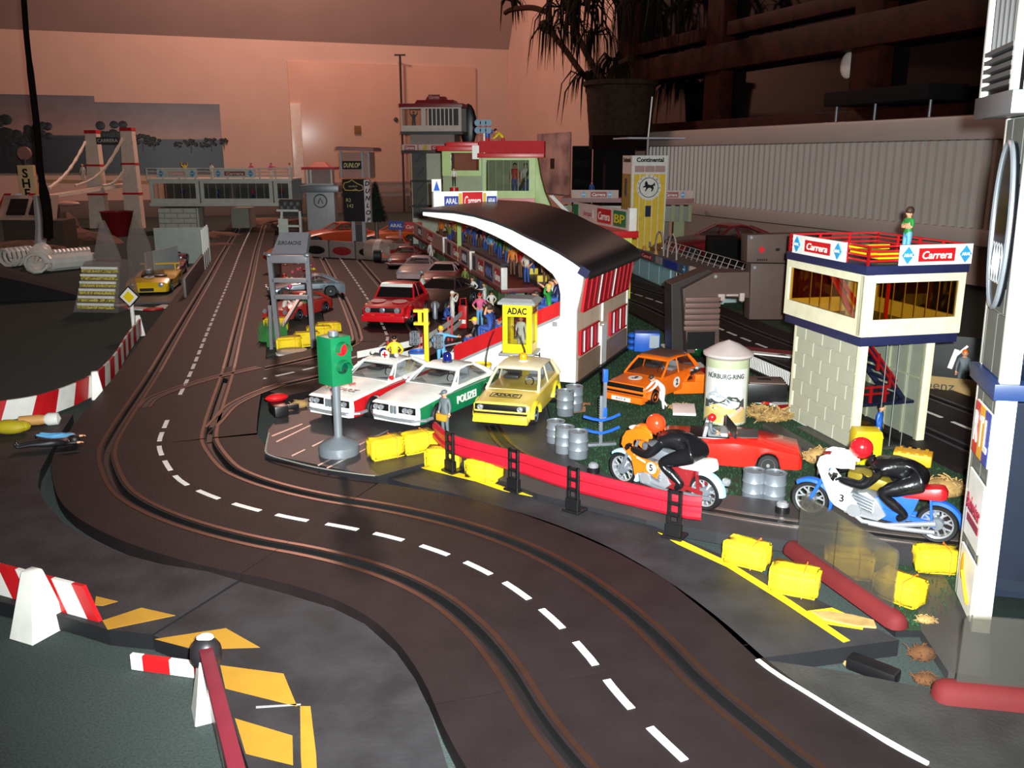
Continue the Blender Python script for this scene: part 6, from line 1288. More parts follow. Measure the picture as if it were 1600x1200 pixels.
# ---------------- far scenery on the left ----------------
rockm = pm('rock_brown', (122, 88, 74), .9, var=.5, scale=1.5, bump=1, bscale=6)
def rock(label, loc, r, seed):
    rg = random.Random(seed); bm = bmesh.new(); bmesh.ops.create_icosphere(bm, subdivisions=3, radius=1)
    for v in bm.verts: k = 1+rg.uniform(-.09, .09)+.12*math.sin(v.co.x*5+seed)*math.cos(v.co.y*4); v.co = Vector((v.co.x*r[0]*k, v.co.y*r[1]*k, max(-.02, v.co.z*r[2]*k)))
    me = bpy.data.meshes.new('rock'); bm.to_mesh(me); bm.free(); me.materials.append(rockm); o = bpy.data.objects.new('rock', me); COL.objects.link(o); o.location = loc; tag(o, label, 'rock'); return o
for u, v, y, r, s, lab in ((28, 376, 28.6, (1.6, .7, .45), 1, 'low brown rock in front of the petrol station'), (118, 366, 33, (1.5, .8, .5), 2, 'low brown rock in front of the suspension bridge'), (340, 352, 35, (.9, .5, .25), 3, 'flat pale rock beside the brick pillar'), (332, 368, 31, (.9, .5, .2), 4, 'flat pale rock nearer the track, below the brick pillar'), (420, 340, 41, (1.2, .6, .4), 5, 'brown rock behind the far bend'), (470, 352, 39, (1.2, .7, .5), 6, 'brown rock beneath the small white tower')):
    q = at(u, v, y); rock(lab, (q.x, y, 0), r, s)
# petrol station
q = at(50, 345, 30); t = thing('petrol_station', 'small petrol station with sloping white roof and dark windows', 'building', (q.x, 30, 0), .1); z = q.z
mb = MB(); mb.box((0, .6, z/2), (1.9, 1.2, z)); mb.build('walls', pm('dim_wall', (70, 58, 52), .6), t)
mb = MB(); mb.slab([(-.95, -.3, z+.05), (.9, -.3, z+.05), (.75, .5, z+.75), (-1.0, .5, z+.75)], (0, .5, 1), .06); mb.build('sloping_front', pm('dull_pinkish_white', (190, 160, 146), .5), t, smooth=0)
for x in (-.4, .3): mb = MB(); mb.slab([(x-.28, -.23, z+.2), (x+.3, -.23, z+.2), (x+.26, .32, z+.66), (x-.3, .32, z+.66)], (0, -.6, 1), .05); mb.build('dark_window', 'black', t, smooth=0)
p0 = at(48, 315, 31); t = thing('petrol_sign', 'tall cream petrol sign with vertical black lettering and round top', 'sign', (p0.x, 31, 0), .05)
zt = at(48, 258, 31).z; zb_ = at(48, 318, 31).z
mb = MB(); mb.box((0, 0, (zt+zb_)/2-.3), (.52, .2, zt-zb_+.6)); o = mb.build('sign_board', pm('dull_cream', (226, 196, 150), .5), t, bev=.02)
for k, ch in enumerate('SHELL'): txt(ch, .4, 'black', o, (-.02, -.108, zt-.28-k*.33), bold=.012)
mb = MB(); mb.lathe([(0, -.06), (.22, -.06), (.22, .06), (0, .06)], 16, (0, 0, zt+.38), 'y'); mb.build('round_emblem', pm('dull_rose', (160, 110, 100), .5), t); mb = MB(); mb.cyl((0, 0, zt), (0, 0, zt+.2), .08); mb.cyl((0, 0, 0), (0, 0, zb_-.2), .1); mb.build('pole', 'dgrey', t)
q = at(16, 318, 30.5); t = thing('chevron_board', 'red and white chevron board beside the petrol sign', 'sign', (q.x, 30.5, 0), .05); zc_ = q.z
for k in range(4):
    for s in (-1, 1): mb = MB(); x = -.75+k*.4; mb.prism([(x, zc_), (x+.2, zc_), (x+.4, zc_+s*.33), (x+.2, zc_+s*.33)], 0, .05, 'y'); mb.build('chevron', 'red' if k % 2 else 'white', t, smooth=0)
mb = MB(); mb.box((-.1, .05, zc_/2), (.12, .06, zc_)); mb.build('leg', 'dgrey', t)
# suspension bridge
BRm = pm('bridge_white', (232, 214, 200), .45)
t = thing('suspension_bridge', 'white toy suspension bridge with two red topped towers and chains', 'bridge', (at(190, 337, 40).x, 40, 0), .0); X0 = t.location.x
tw = []
for (ut, ub, vt, vb) in ((144, 156, 204, 345), (199, 211, 200, 345)):
    a, b = at(ub, vb, 40), at(ut, vt, 40); tw.append((a, b)); h = b.z-a.z
    L_ = lambda k: a.lerp(b, k)
    mb = MB(); mb.loft([[(L_(k).x-X0+i*w/2, j*.4, L_(k).z) for i, j in ((-1, -.5), (1, -.5), (1, .5), (-1, .5))] for k, w in ((-.3, .84), (0, .74), (1, .48))]); tb = mb.build('bridge_tower', BRm, t, smooth=0)
    for k, hh in ((.985, .14), (.62, .08), (.3, .08)): mb = MB(); mb.box((L_(k).x-X0, 0, L_(k).z), (.8-.3*k, .46, hh)); mb.build('red_band', 'red', tb)
mb = MB(); d0, d1 = at(70, 308, 36.5), at(206, 287, 41); mb.bar((d0.x-X0, d0.y-40, d0.z), (d1.x-X0, d1.y-40, d1.z), .5, .12); mb.build('road_deck', BRm, t)
mb = MB(); d2 = at(60, 283, 42); d3 = at(235, 285, 42); mb.bar((d2.x-X0, 2, d2.z), (d3.x-X0, 2, d3.z), .2, .16); mb.build('far_beam', pm('beam_tan', (220, 176, 130), .5), t)
def chain(u0, v0, u1, v1, sag, y0, y1):
    a, b = at(u0, v0, y0), at(u1, v1, y1); pts = [a.lerp(b, k/14)-Vector((X0, 40, sag*math.sin(PI*k/14))) for k in range(15)]; mb = MB(); mb.tube(pts, [.05 if k % 2 else .075 for k in range(15)], 5); mb.build('chain', BRm, t)
chain(133, 222, 76, 294, .25, 39.6, 37); chain(192, 216, 118, 290, .45, 39.6, 38); chain(195, 265, 160, 290, .2, 39.6, 39)
mb = MB(); a, b = at(151, 220, 39.5), at(186, 219, 39.5); mb.box(((a.x+b.x)/2-X0, -.5, a.z), (b.x-a.x, .08, .3)); o = mb.build('cross_sign', 'dgrey', t, smooth=0); txt('CARRERA', .2, 'white', o, ((a.x+b.x)/2-X0, -.55, a.z), ext=.004)
q = at(131, 283, 39.3); person('pale figure standing on the suspension bridge', (q.x, q.y, q.z-.05), 0, 'stand', 'wcloth', 'wcloth', 'blond', 'short', .75)
q = at(104, 337, 34); rock('orange capped boulder under the bridge', (q.x, q.y, 0), (.5, .4, q.z+.1), 9)
q = at(105, 318, 35.5); t = thing('toy_plane', 'pale pinkish surfboard shaped boat lying under the bridge deck', 'boat', q); mb = MB(); mb.ell((0, 0, 0), (.5, .2, .1), 12, 6); mb.build('hull', pm('pinkish_boat', (226, 170, 160), .4), t); mb = MB(); mb.box((-.5, .1, -q.z/2), (.2, .2, q.z)); mb.build('prop', 'dgrey', t); t.name = 'toy_boat'
q = at(186, 365, 36); t = thing('red_bucket', 'dark red translucent bucket standing behind the clear stand', 'bucket', (q.x, 36, 0)); h = at(186, 330, 36).z; mb = MB(); mb.lathe([(.0, .02), (.42, 0), (.6, h*.94), (.64, h), (.58, h), (.4, .06), (0, .06)], 24); mb.build('bucket_shell', pm('translucent_red', (120, 20, 26), .3), t)
# ---------------- glazed bridge restaurant ----------------
yb = 37.0; t = thing('bridge_restaurant', 'long glazed white pedestrian bridge with advert railing across the far track', 'bridge', (at(345, 300, yb).x, yb, 0), .02); X0 = t.location.x
gz = lambda v: at(345, v, yb).z; gx = lambda u: at(u, 300, yb).x-X0
xa, xb = gx(233), gx(457); z0, z1, z2 = gz(322), gz(281), gz(266)
pale = pm('bridge_pale_plastic', (206, 212, 204), .35)
mb = MB(); mb.box(((xa+xb)/2, .9, z0+.06), (xb-xa, 1.9, .14)); mb.build('floor_slab', pale, t, bev=.02)
mb = MB(); mb.box(((xa+xb)/2, .9, z1+.0), (xb-xa, 1.9, .1)); mb.build('roof_slab', pale, t, bev=.02)
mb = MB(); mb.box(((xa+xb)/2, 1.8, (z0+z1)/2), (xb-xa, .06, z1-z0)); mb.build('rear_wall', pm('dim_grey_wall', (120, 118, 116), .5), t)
for u0, u1 in ((236, 312), (314, 426), (428, 456)):
    a, b = gx(u0), gx(u1); pw = frame_face(t, b-a, z1-z0, pale, .14, b-a-.14, .3, z1-z0-.14, (a, 0, z0), 0, 'window_bay', .08)
    for k in range(int((b-a)/.32)): mb = MB(); mb.box((.3+k*.32, .03, (z1-z0)*.55), (.03, .03, (z1-z0)*.6)); mb.build('mullion', pale, pw)
rails(t, [(xa, -.02), (xb, -.02)], z1+.05, z2-z1+.02, 3, pale, r=.025, post=.6)
banner(t, gx(250), gx(312), z1+.08, z2+.04, -.1, [('d', .1, .1), ('Carrera', .5, .4, pm('faded_pink', (220, 160, 150), .5), 'white', .5), ('d', .88, .1)], bg=pale)
banner(t, gx(338), gx(402), z1+.08, z2+.04, -.1, [('d', .1, .1), ('Carrera', .5, .5, pm('brown_red', (150, 70, 60), .5), 'white', .5), ('d', .88, .1)], bg=pale)
for i, (u, v, sh, ps, h, lab) in enumerate(((280, 266, 'wcloth', 'sit', .6, 'figure in white sitting on the glazed bridge'), (289, 266, 'ycloth', 'wave', .6, 'figure in yellow with raised arms on the glazed bridge'), (331, 266, 'wcloth', 'stand', .6, 'figure in white standing on the glazed bridge, middle'), (393, 267, 'pink', 'hips', .6, 'dark haired figure in pink on the glazed bridge'), (424, 266, 'pink', 'armout', .6, 'figure reaching out beside the ladder end of the glazed bridge'), (453, 268, 'wcloth', 'hips', .6, 'figure at the outermost end of the glazed bridge'))):
    q = at(u, v, yb+.5); person(lab, (q.x, q.y, z1+.05), 0, ps, sh, 'wcloth' if i != 1 else 'ycloth', 'hairb' if i > 2 else 'hair', 'short', h)
for i, u in enumerate((286, 340, 395, 440)): q = at(u, 300, yb+.9); person('dim figure inside the glazed bridge behind its %s' % ('first bay', 'second bay near the post', 'second bay beside the bright pane', 'short end bay')[i], (q.x, q.y, z0+.13), .3*i, 'stand', ('denim', 'blue', 'pink', 'rcloth')[i], 'denim', 'hair', 'short', .6)
def blockpier(label, u0, u1, v0, v1, y, bricks=True, mat=pale):
    a, b = at(u0, v1, y), at(u1, v0, y); w = b.x-a.x; h = b.z-a.z if False else b.z; t = thing('bridge_pier', label, 'pier', ((a.x+b.x)/2, y, 0)); mb = MB(); mb.box((0, .5, h/2), (w, 1.0, h)); mb.build('pier_core', pm('pier_joint', (160, 158, 146), .5), t)
    if bricks:
        for r in range(5):
            for c in range(4):
                x0 = -w/2+c*w/3-(w/6 if r % 2 else 0); x1 = x0+w/3; x0, x1 = max(-w/2, x0), min(w/2, x1)
                if x1-x0 > .08: mb = MB(); mb.box(((x0+x1)/2, -.01, h*(r+.5)/5), (x1-x0-.03, .05, h/5-.03)); mb.build('block', pale, t, bev=.008, seg=1)
        mb = MB(); mb.box((w/2+.03, .3, h/2), (.08, .5, h)); mb.build('edge_post', pale, t)
    return t
blockpier('pale block pier carrying the glazed bridge beside the far track', 250, 306, 325, 362, 37.1)
blockpier('dim tan pier under the middle of the glazed bridge', 362, 388, 325, 345, 38.5, False)
# scaffold ladder below the glazed bridge
t = thing('scaffold_ladder', 'pale grey scaffold ladder with a mesh top beside the far track', 'ladder', (at(452, 372, 27).x, 27, 0), -.15); h = at(440, 320, 27).z
mb = MB()
for x0, x1 in ((-.36, -.27), (.36, .27)): mb.bar((x0, 0, 0), (x1, .3, h), .07, .07)
for k in range(4): mb.bar((-.34, 0, .15+k*h*.27), (.34, 0, .15+k*h*.27), .06, .06)
mb.build('ladder_frame', pale, t); mb = MB(); mb.box((0, .28, h-.1), (.66, .1, .5)); mb.build('mesh_top', 'dgrey', t)
for k in range(6): mb = MB(); mb.box((-.25+k*.1, .2, h-.1+(k % 2)*.12), (.07, .06, .1)); mb.build('bright_panel', 'silver', t)
mb = MB(); mb.box((-.2, .1, h*.4), (.3, .04, h*.7)); mb.build('pale_panel', pale, t)
# small white timing tower
t = thing('timing_tower', 'small white lookout tower with a red roof and round crest', 'tower', (at(502, 340, 38).x, 38, 0), .05); f = lambda v: at(502, v, 38).z
mb = MB(); mb.box((0, .5, f(300)/2+.2), (1.15, 1.0, f(300)+.3)); mb.build('shaft', pm('pale_grey_blue', (190, 196, 200), .4), t, bev=.02)
mb = MB(); mb.box((0, .5, f(295)), (1.6, 1.5, .28)); mb.build('chrome_gallery', 'silver', t, bev=.02)
mb = MB(); mb.box((0, .5, (f(290)+f(265))/2), (1.0, .9, f(265)-f(290))); mb.build('glass_cabin', pm('cabin_glass', (170, 150, 146), .15), t)
for x in (-.5, -.35, .5): mb = MB(); mb.box((x, .04, (f(290)+f(265))/2), (.06, .06, f(265)-f(290))); mb.build('cabin_post', 'white', t)
mb = MB(); mb.box((0, .5, f(263)), (1.35, 1.4, .1)); mb.build('red_roof', 'red', t); mb = MB(); mb.loft([[(a*x, .5+b*x, f(263)+z) for a, b in ((-1, -1), (1, -1), (1, 1), (-1, 1))] for x, z in ((.4, .05), (.22, .25))]); mb.build('roof_cap', pm('salmon_roof', (200, 100, 80), .5), t, smooth=0)
mb = MB(); mb.tube([(.26*math.cos(a), -.02, f(314)+.26*math.sin(a)) for a in [q*PI/10 for q in range(20)]], .03, 5, closed=True); mb.tube([(-.1, -.02, f(314)-.1), (0, -.02, f(314)+.12), (.1, -.02, f(314)-.1)], .03, 5); mb.build('round_crest', pm('crest_blue_grey', (110, 116, 130), .5), t)
# score board
t = thing('score_board', 'tall black scoreboard tower with tyre company lettering and a track outline', 'scoreboard', (at(560, 350, 30).x, 30, 0), -.12); X0 = t.location.x; f = lambda v: at(556, v, 30).z; g = lambda u: at(u, 300, 30).x-X0
gr = pm('board_grey', (160, 158, 164), .45)
mb = MB(); mb.box((g(559), .3, (f(278)+f(238))/2), (g(578)-g(535), .6, f(238)-f(278))); mb.build('upper_box', pm('dim_pink_glass', (176, 132, 122), .3), t)
for u in (535, 569, 579): mb = MB(); mb.box((g(u), -.03, (f(278)+f(236))/2), (.07, .06, f(236)-f(278))); mb.build('upright', gr, t)
sign(t, 'DUNLOP', g(568)-g(536), .26, (g(552), -.05, f(258)), 0, 'black', pm('pale_yellow_letters', (220, 205, 140), .5), shear=.3)
mb = MB(); mb.box((g(559), .3, f(233)), (g(590)-g(530), 1.0, .1), ry=.03); mb.build('roof', pm('roof_red_grey', (150, 110, 112), .4), t); mb = MB(); mb.box((g(559), .3, f(231)), (g(588)-g(532), .9, .05), ry=.03); mb.build('roof_top', 'dred', t)
xa, xb = g(535), g(570); mb = MB(); mb.box(((xa+xb)/2, .1, (f(280)+f(346))/2), (xb-xa, .24, f(280)-f(346))); bb = mb.build('black_board', 'black', t)
mb = MB(); o_ = [(.1, .12), (.0, .3), (.06, .5), (.3, .56), (.44, .66), (.58, .55), (.74, .45), (.96, .36), (.98, .16), (.8, .1), (.66, .14), (.6, .2), (.54, .12)]; mb.tube([(xa+.03+x*(xb-xa-.06), -.03, f(302)+.02+y*.62) for x, y in o_], .014, 5, closed=True); mb.build('track_outline', pm('outline_yellow', (220, 190, 100), .5), bb)
for s, v, u, sz in (('R2', 313, 544, .16), ('142', 322, 546, .16), ('nordsch', 291, 552, .09), ('leife', 297, 556, .09)): txt(s, sz, pm('chalk_yellow', (196, 184, 130), .5), bb, (g(u), -.03, f(v)), ext=.003)
mb = MB(); mb.box((g(575), -.0, (f(281)+f(347))/2), (g(580)-g(571), .2, f(281)-f(347))); lb = mb.build('letter_column', pm('column_pale', (206, 190, 196), .5), t)
for k, ch in enumerate('DUNLOP'): txt(ch, .2, 'black', lb, (g(575.5), -.12, f(287)-k*.232), shear=.25, bold=.006)
for u in (549, 566): mb = MB(); mb.box((g(u), .1, f(346)/2), (.12, .12, f(346))); mb.build('leg', gr, t)
mb = MB(); mb.box((g(557), .15, f(355)/2), (.2, .1, f(348))); mb.build('grey_panel', 'dgrey', t)
# fir tree
q = at(588, 341, 31); t = thing('fir_tree', 'small dark green toy fir tree beside the scoreboard', 'tree', (q.x, 31, 0)); zt = at(588, 283, 31).z; rg = random.Random(6); mb = MB(); zb_ = q.z-.1
for k in range(1500):
    s = rg.random()**.7; z = zt-(zt-zb_)*s; r = .42*s*rg.uniform(.5, 1); a = rg.uniform(0, 6.28); p = Vector((r*math.cos(a), r*math.sin(a), z)); d = Vector((math.cos(a), math.sin(a), -.35))*.12; n_ = Vector((-math.sin(a), math.cos(a), 0))*.03
    mb.add([p-n_, p+n_, p+d], [(0, 1, 2)])
mb.lathe([(.3, zb_), (.0, zt)], 10); mb.build('needles', pm('fir_green', (22, 40, 28), .9, var=.4), t)['kind'] = 'stuff'; mb = MB(); mb.cyl((0, 0, 0), (0, 0, zb_+.2), .07); mb.build('trunk', 'brown', t)
# grey end fence
a, b = at(474, 386, 27.5), at(642, 392, 26); d = b-a; t = thing('end_fence', 'low grey board fence with dark ovals closing the pit lane', 'fence', (a.x, a.y, 0), math.atan2(d.y, d.x)); L_ = math.hypot(d.x, d.y); ht = HZ(27, 375)
for k in range(4): x0 = L_*k/4; mb = MB(); mb.box((x0+L_/8, 0, ht*.55), (L_/4-.04, .06, ht*.8)); pn_ = mb.build('fence_board', pm('fence_grey_brown', (128, 112, 108), .5), t, bev=.01); mb = MB(); mb.ell((x0+L_/8, -.035, ht*.5), (L_/11, .012, ht*.2), 14, 6); mb.build('dark_oval', 'dred' if k % 2 else 'black', pn_)
for k in range(5): mb = MB(); mb.box((L_*k/4, .02, ht*.5), (.06, .08, ht)); mb.build('fence_post', 'dgrey', t)
# orange and red cars behind the fence
GT = [(-.9, .2, .34), (-.86, .25, .38), (-.4, .34, .41), (-.1, .37, .41), (.4, .37, .41), (.8, .35, .39), (.9, .32, .36)]
GTH = (-.15, .12, .4, .75, .52, .22, .33, .2)
def simple(label, u, v, y, rz, col, sc, z=.0, name='saloon_car', st=None, gh=None, group=None, **k):
    q = at(u, v, y); c = car(name, label, (q.x, y, z), rz, st or GT, (-.55, .54), .14, gh if gh is not None else GTH, col, detail=False, lamps=k.pop('lamps', ((.26, .24, .05),)), group=group, **k); c.scale = (sc,)*3; return c
simple('orange red coupe behind the grey end fence, partly behind the scoreboard', 520, 368, 32.2, math.radians(-60), pm('dull_orange_red', (190, 70, 36), .3), 1.5)
simple('orange coupe behind the grey end fence, on the other side of the scoreboard', 606, 362, 32.5, math.radians(-70), pm('dull_orange', (206, 90, 30), .3), 1.3)
q = at(598, 392, 27.0); t = thing('toy_sack', 'pale brown cylindrical tank lying at the end of the pit lane', 'tank', (q.x, 26.6, .02), -.3); mb = MB(); mb.lathe([(0, -.45), (.3, -.42), (.34, -.3), (.34, .3), (.3, .42), (0, .45)], 16, (0, 0, .34), 'x'); mb.build('tank_shell', pm('dull_beige', (150, 124, 112), .6), t); mb = MB(); mb.lathe([(.35, -.1), (.355, 0), (.35, .1)], 16, (0, 0, .34), 'x'); mb.build('tank_band', pm('pale_band', (186, 170, 166), .5), t); t.name = 'toy_tank'
q = at(590, 404, 26); t = thing('small_wheels', 'small black wheels lying beside the tank', 'wheel', (q.x, q.y, .12)); mb = MB(); mb.lathe([(0, -.1), (.17, -.1), (.17, .1), (0, .1)], 14, (0, 0, .17), 'x'); mb.build('tyre', 'tyre', t); mb = MB(); mb.lathe([(0, -.11), (.09, -.11), (0, .11)], 12, (0, 0, .17), 'x'); mb.build('hub', 'chrome', t); t.name = 'spare_wheel'
# ---------------- gantry and what stands behind it ----------------
t = thing('start_gantry', 'grey start gantry frame with slanted dark lettered top between the two tracks', 'gantry', (at(458, 540, 14.0).x, 14.0, .05), -.06); X0 = t.location.x
gf = lambda u, v: (PL(u, v, t.location, -.06)[0], PL(u, v, t.location, -.06)[1]-.05)
x0, z0 = gf(436, 540); x1, _ = gf(490, 535); xt0, zt = gf(421, 398); xt1, _ = gf(462, 398)
xt1 = gf(480, 398)[0]
gy = pm('gantry_grey', (120, 118, 124), .35, var=.1)
mb = MB()
for a, b in ((x0, xt0), (x1, xt1)): mb = MB(); mb.bar((a, 0, 0), (b, .0, zt), .07, .07); mb.build('upright', gy, t)
for v in (438, 464): z = gf(450, v)[1]; k = z/zt; a, b = x0+(xt0-x0)*k, x1+(xt1-x1)*k; mb = MB(); mb.box(((a+b)/2, 0, z), (b-a, .07, .07)); mb.build('cross_bar', gy, t, bev=.01)
z = gf(450, 405)[1]; mb = MB(); mb.box(((xt0+xt1)/2, 0, z), (xt1-xt0, .1, .12)); mb.build('head_beam', gy, t, bev=.02)
mb = MB(); mb.slab([(xt0+.05, -.02, zt), (xt1, -.02, zt), (xt1-.03, .3, zt+.3), (xt0+.1, .3, zt+.3)], (0, -1, .9), .04); o = mb.build('lettered_top', gy, t, smooth=0); txt('EURO-RACING', .11, 'black', o, ((xt0+xt1)/2, .1, zt+.17), (math.radians(43), 0, 0), width=(xt1-xt0)*.6)
for x in (xt0, xt1): mb = MB(); mb.ell((x, -.03, zt), (.05, .04, .04), 8, 6); mb.build('corner_knob', 'silver', t)
mb = MB(); mb.slab([(xt1-.02, 0, zt+.02), (xt1, 0, zt+.02), (xt1-.03, .32, zt+.3), (xt1-.05, .32, zt+.3)], (1, 0, 0), .02); mb.build('side_edge', 'silver', t)
mb = MB(); mb.loft([[((x0+x1)/2+(.24*c), -.25+.2*s, z) for c, s in [(math.cos(q*PI/10), math.sin(q*PI/10)) for q in range(20)]] for z in (0, .07)]); mb.build('oval_foot', pm('foot_grey_brown', (150, 132, 128), .4), t, smooth=30); mb = MB(); mb.loft([[((x0+x1)/2+(.25*c), -.26+.21*s, z) for c, s in [(math.cos(q*PI/10), math.sin(q*PI/10)) for q in range(20)]] for z in (0.0, .03)]); mb.build('white_rim', 'white', t, smooth=30)
for u, v, rz, lab in ((450, 548, .35, 'yellow straw bale under the gantry, nearest the track branch'), (478, 540, .3, 'yellow straw bale next along from the branch end'), (497, 530, .3, 'yellow straw bale between gantry and traffic light'), (430, 516, .1, 'yellow straw bale behind the gantry upright'), (512, 524, .3, 'yellow straw bale half hidden behind the traffic light')):
    q = G(u, v, .05); bale(lab, (q[0], q[1]+.1, .03), rz, 1.15)
mb = MB(); pts = [G(u, v, 0) for u, v in ((412, 560), (520, 530), (505, 500), (470, 440), (445, 410), (428, 440), (424, 500))]; mb.prism([(p[0], p[1]) for p in pts], .005, .04); o = mb.build('island_mat', pm('green_brown_mat', (58, 62, 44), .9, var=.5, scale=4, bump=.6, c2=(60, 44, 38))); tag(o, 'green and brown island mat between the main track and pit lane', 'mat')
def grassy(label, loc, r, n, h, seed):
    rg = random.Random(seed); mb = MB()
    for k in range(n):
        a = rg.uniform(0, 6.28); d = r*rg.random(); x, y = d*math.cos(a), d*math.sin(a)*.6; p = Vector((x, y, 0)); q = p+Vector((rg.uniform(-.06, .06), rg.uniform(-.06, .06), h*rg.uniform(.4, 1))); mb.add([p+Vector((-.01, 0, 0)), p+Vector((.01, 0, 0)), q], [(0, 1, 2)])
    o = mb.build('grass_tuft', pm('toy_grass', (40, 110, 44), .8, var=.4), smooth=0); o.location = loc; tag(o, label, 'grass', kind='stuff')
q = G(428, 540, .04); grassy('green grass tuft beside the gantry upright', (q[0], q[1], .04), .22, 700, .45, 3)
person('mechanic in white overalls bending under the gantry', (*G(446, 500, .05)[:2], .04), math.radians(70), 'bend', 'wcloth', 'wcloth', 'hair', 'short', .62)
q = G(463, 498, .05); t = thing('fuel_can', 'bright red fuel can carried under the gantry', 'can', (q[0], q[1], .12)); mb = MB(); mb.ell((0, 0, .08), (.09, .07, .1), 12, 8); mb.build('can_body', pm('signal_red', (220, 40, 30), .4), t); mb = MB(); mb.tube([(-.05, 0, .16), (0, 0, .24), (.05, 0, .16)], .015, 5); mb.build('handle', 'red', t)
person('figure in green jacket and grey trousers beside the gantry upright', (*G(482, 497, .05)[:2], .04), .5, 'stand', 'gcloth', 'grcloth', 'hair', 'short', .58)
q = at(470, 478, 17.0); simple('red racing saloon inside the gantry, the nearest one', 466, 480, 17.2, math.radians(-20), pm('dull_red', (190, 50, 44), .3), .85, .05)
q = at(488, 450, 19); simple('silver grey sports car behind the gantry bar', 478, 455, 19.6, math.radians(-70), pm('silver_blue', (150, 166, 176), .25, .4), .9, .08, 'sports_car')
t = thing('flower_bank', 'pinkish planted bank with red and yellow dots behind the gantry', 'bank', (at(462, 445, 21).x, 21.5, .0), .25); mb = MB(); mb.loft([[(-.5, y, 0), (.5, y, 0), (.42, y, h), (-.42, y, h)] for y, h in ((-3, .25), (-1, .35), (1.5, .4), (4, .35))]); mb.build('bank_body', pm('pinkish_bank', (140, 92, 86), .8, var=.5, scale=10, bump=.8), t)
rg = random.Random(8)
for k in range(36): mb = MB(); mb.ell((rg.uniform(-.38, .38), rg.uniform(-3, 3.8), .38), (.05, .05, .05), 6, 4); mb.build('flower', ('red', 'pink', 'yellow', 'white')[k % 4], t)
simple('small orange car on the bank, seen through the top of the gantry', 448, 420, 24, math.radians(-15), pm('dull_orange_red', (210, 70, 40), .3), .8, .42)
mb = MB(); p = [G(u, v, .1) for u, v in ((424, 540), (428, 450))]; mb.bar(p[0], (p[0][0]+.02, p[0][1]+2.2, .6), .06, .06).bar((p[0][0], p[0][1], .04), (p[0][0]+.02, p[0][1]+.0, .75), .05, .05); o = mb.build('grey_side_rail', gy); tag(o, 'grey slanted side rail beside the gantry along the main track', 'rail')
# ---------------- red saloon on the pit lane ----------------
AL = [(-.86, .26, .36), (-.83, .36, .39), (-.45, .41, .41), (-.15, .43, .42), (.3, .43, .42), (.7, .42, .4), (.86, .36, .36)]
p, rz = at_front(553, 500, 636, 504, ZT+.1, 1.72)
A_ = car('saloon_car', 'bright red racing saloon with white windscreen band on the pit lane', (p.x, p.y, ZT), rz+.06, AL, (-.5, .5), .14, (-.2, -.02, .4, .6, .66, .3, .37, .15), pm('racing_red', (214, 20, 34), .25, coat=.5), grille=(.34, .3, .085, 'black'), lamps=((.27, .3, .05),), zb=.1, glassm=pm('dark_car_glass', (20, 18, 20), .1))
mb = MB(); mb.lathe([(0, 0), (.05, 0), (.05, -.02), (.03, -.03), (0, -.03)], 12, (0, -.87, .3), 'y'); mb.build('crest', 'silver', A_)
mb = MB(); mb.slab([(-.32, -.06, .6), (.32, -.06, .6), (.3, -.02, .655), (-.3, -.02, .655)], (0, -1, .6), .012); mb.build('white_sun_strip', 'white', A_, smooth=0)
mb = MB(); mb.box((0, -.84, .15), (.8, .1, .12), top=.97); mb.build('front_spoiler', pm('racing_red', (214, 20, 34), .25), A_, bev=.02)
for s in (-1, 1):
    mb = MB(); mb.lathe([(.14, 0), (.14, .005), (0, .005)], 16); mb.build('bonnet_disc', pm('pinkish_disc', (226, 160, 160), .4), A_, loc=(s*.2, -.5, .41), rot=(.06, 0, 0)); mb = MB(); mb.box((s*.18, -.865, .2), (.07, .02, .03)); mb.build('amber_lamp', 'orange', A_)
for s in (-1, 1): mb = MB(); mb.tube([(s*.41, -.5+.19*math.cos(a), .14+.19*math.sin(a)) for a in [q*PI/8 for q in range(9)]], .04, 6); mb.build('flared_arch', pm('racing_red', (214, 20, 34), .25), A_)
# ---------------- low white guard fence with red posts and things near it ----------------
fp = [Vector(G(u, v, .05)) for u, v in ((560, 592), (612, 580), (660, 566), (704, 536), (722, 520))]; t = thing('guard_fence', 'low white two bar guard fence with red posts behind the police car', 'fence', fp[0]); c0 = fp[0]; pa = resample(crom([p-c0 for p in fp], 6), .1)
for z in (.16, .3): mb = MB(); mb.loft([[(p.x, p.y-.015, z), (p.x, p.y+.015, z), (p.x, p.y+.015, z+.09), (p.x, p.y-.015, z+.09)] for p in pa]); mb.build('fence_bar', 'white', t)
for i in (1, 2, 3):
    q = fp[i]-c0
    for s in (-.03, .03): mb = MB(); mb.box((q.x+s, q.y-.04, .22), (.03, .05, .46)); mb.build('red_post', 'red', t)
person('figure in yellow shirt with arms out behind the white and red coupe', (*G(618, 592, PZ)[:2], .2), PI, 'hips', 'ycloth', 'denim', 'hairb', 'short', .55)
for u, v, m1, m2, lab in ((615, 602, 'yellow', 'white', 'yellow and white drum behind the white and red coupe'), (655, 584, 'blue', 'white', 'blue and white drum behind the police coupe'), (752, 606, 'yellow', 'white', 'yellow and white drum between police coupe and yellow hatchback')):
    q = G(u, v, PZ); drum(lab, (q[0], q[1], PZ), .13, .32, 'white' if m1 != 'yellow' else 'white', m1)
q = G(668, 592, PZ); t = thing('lamp_post', 'yellow timing lamp post with hanging wire baskets behind the police coupe', 'lamp post', (q[0], q[1], PZ), -.1); h = HZ(q[1], 482)-PZ
mb = MB(); mb.box((0, 0, h/2), (.06, .06, h)); mb.build('post', 'yellow', t, bev=.004)
mb = MB()
for z in (h-.03, h-.2): mb.box((-.06, 0, z), (.2, .09, .035))
mb.box((-.08, 0, h-.11), (.05, .05, .16)); mb.build('cross_arms', 'yellow', t)
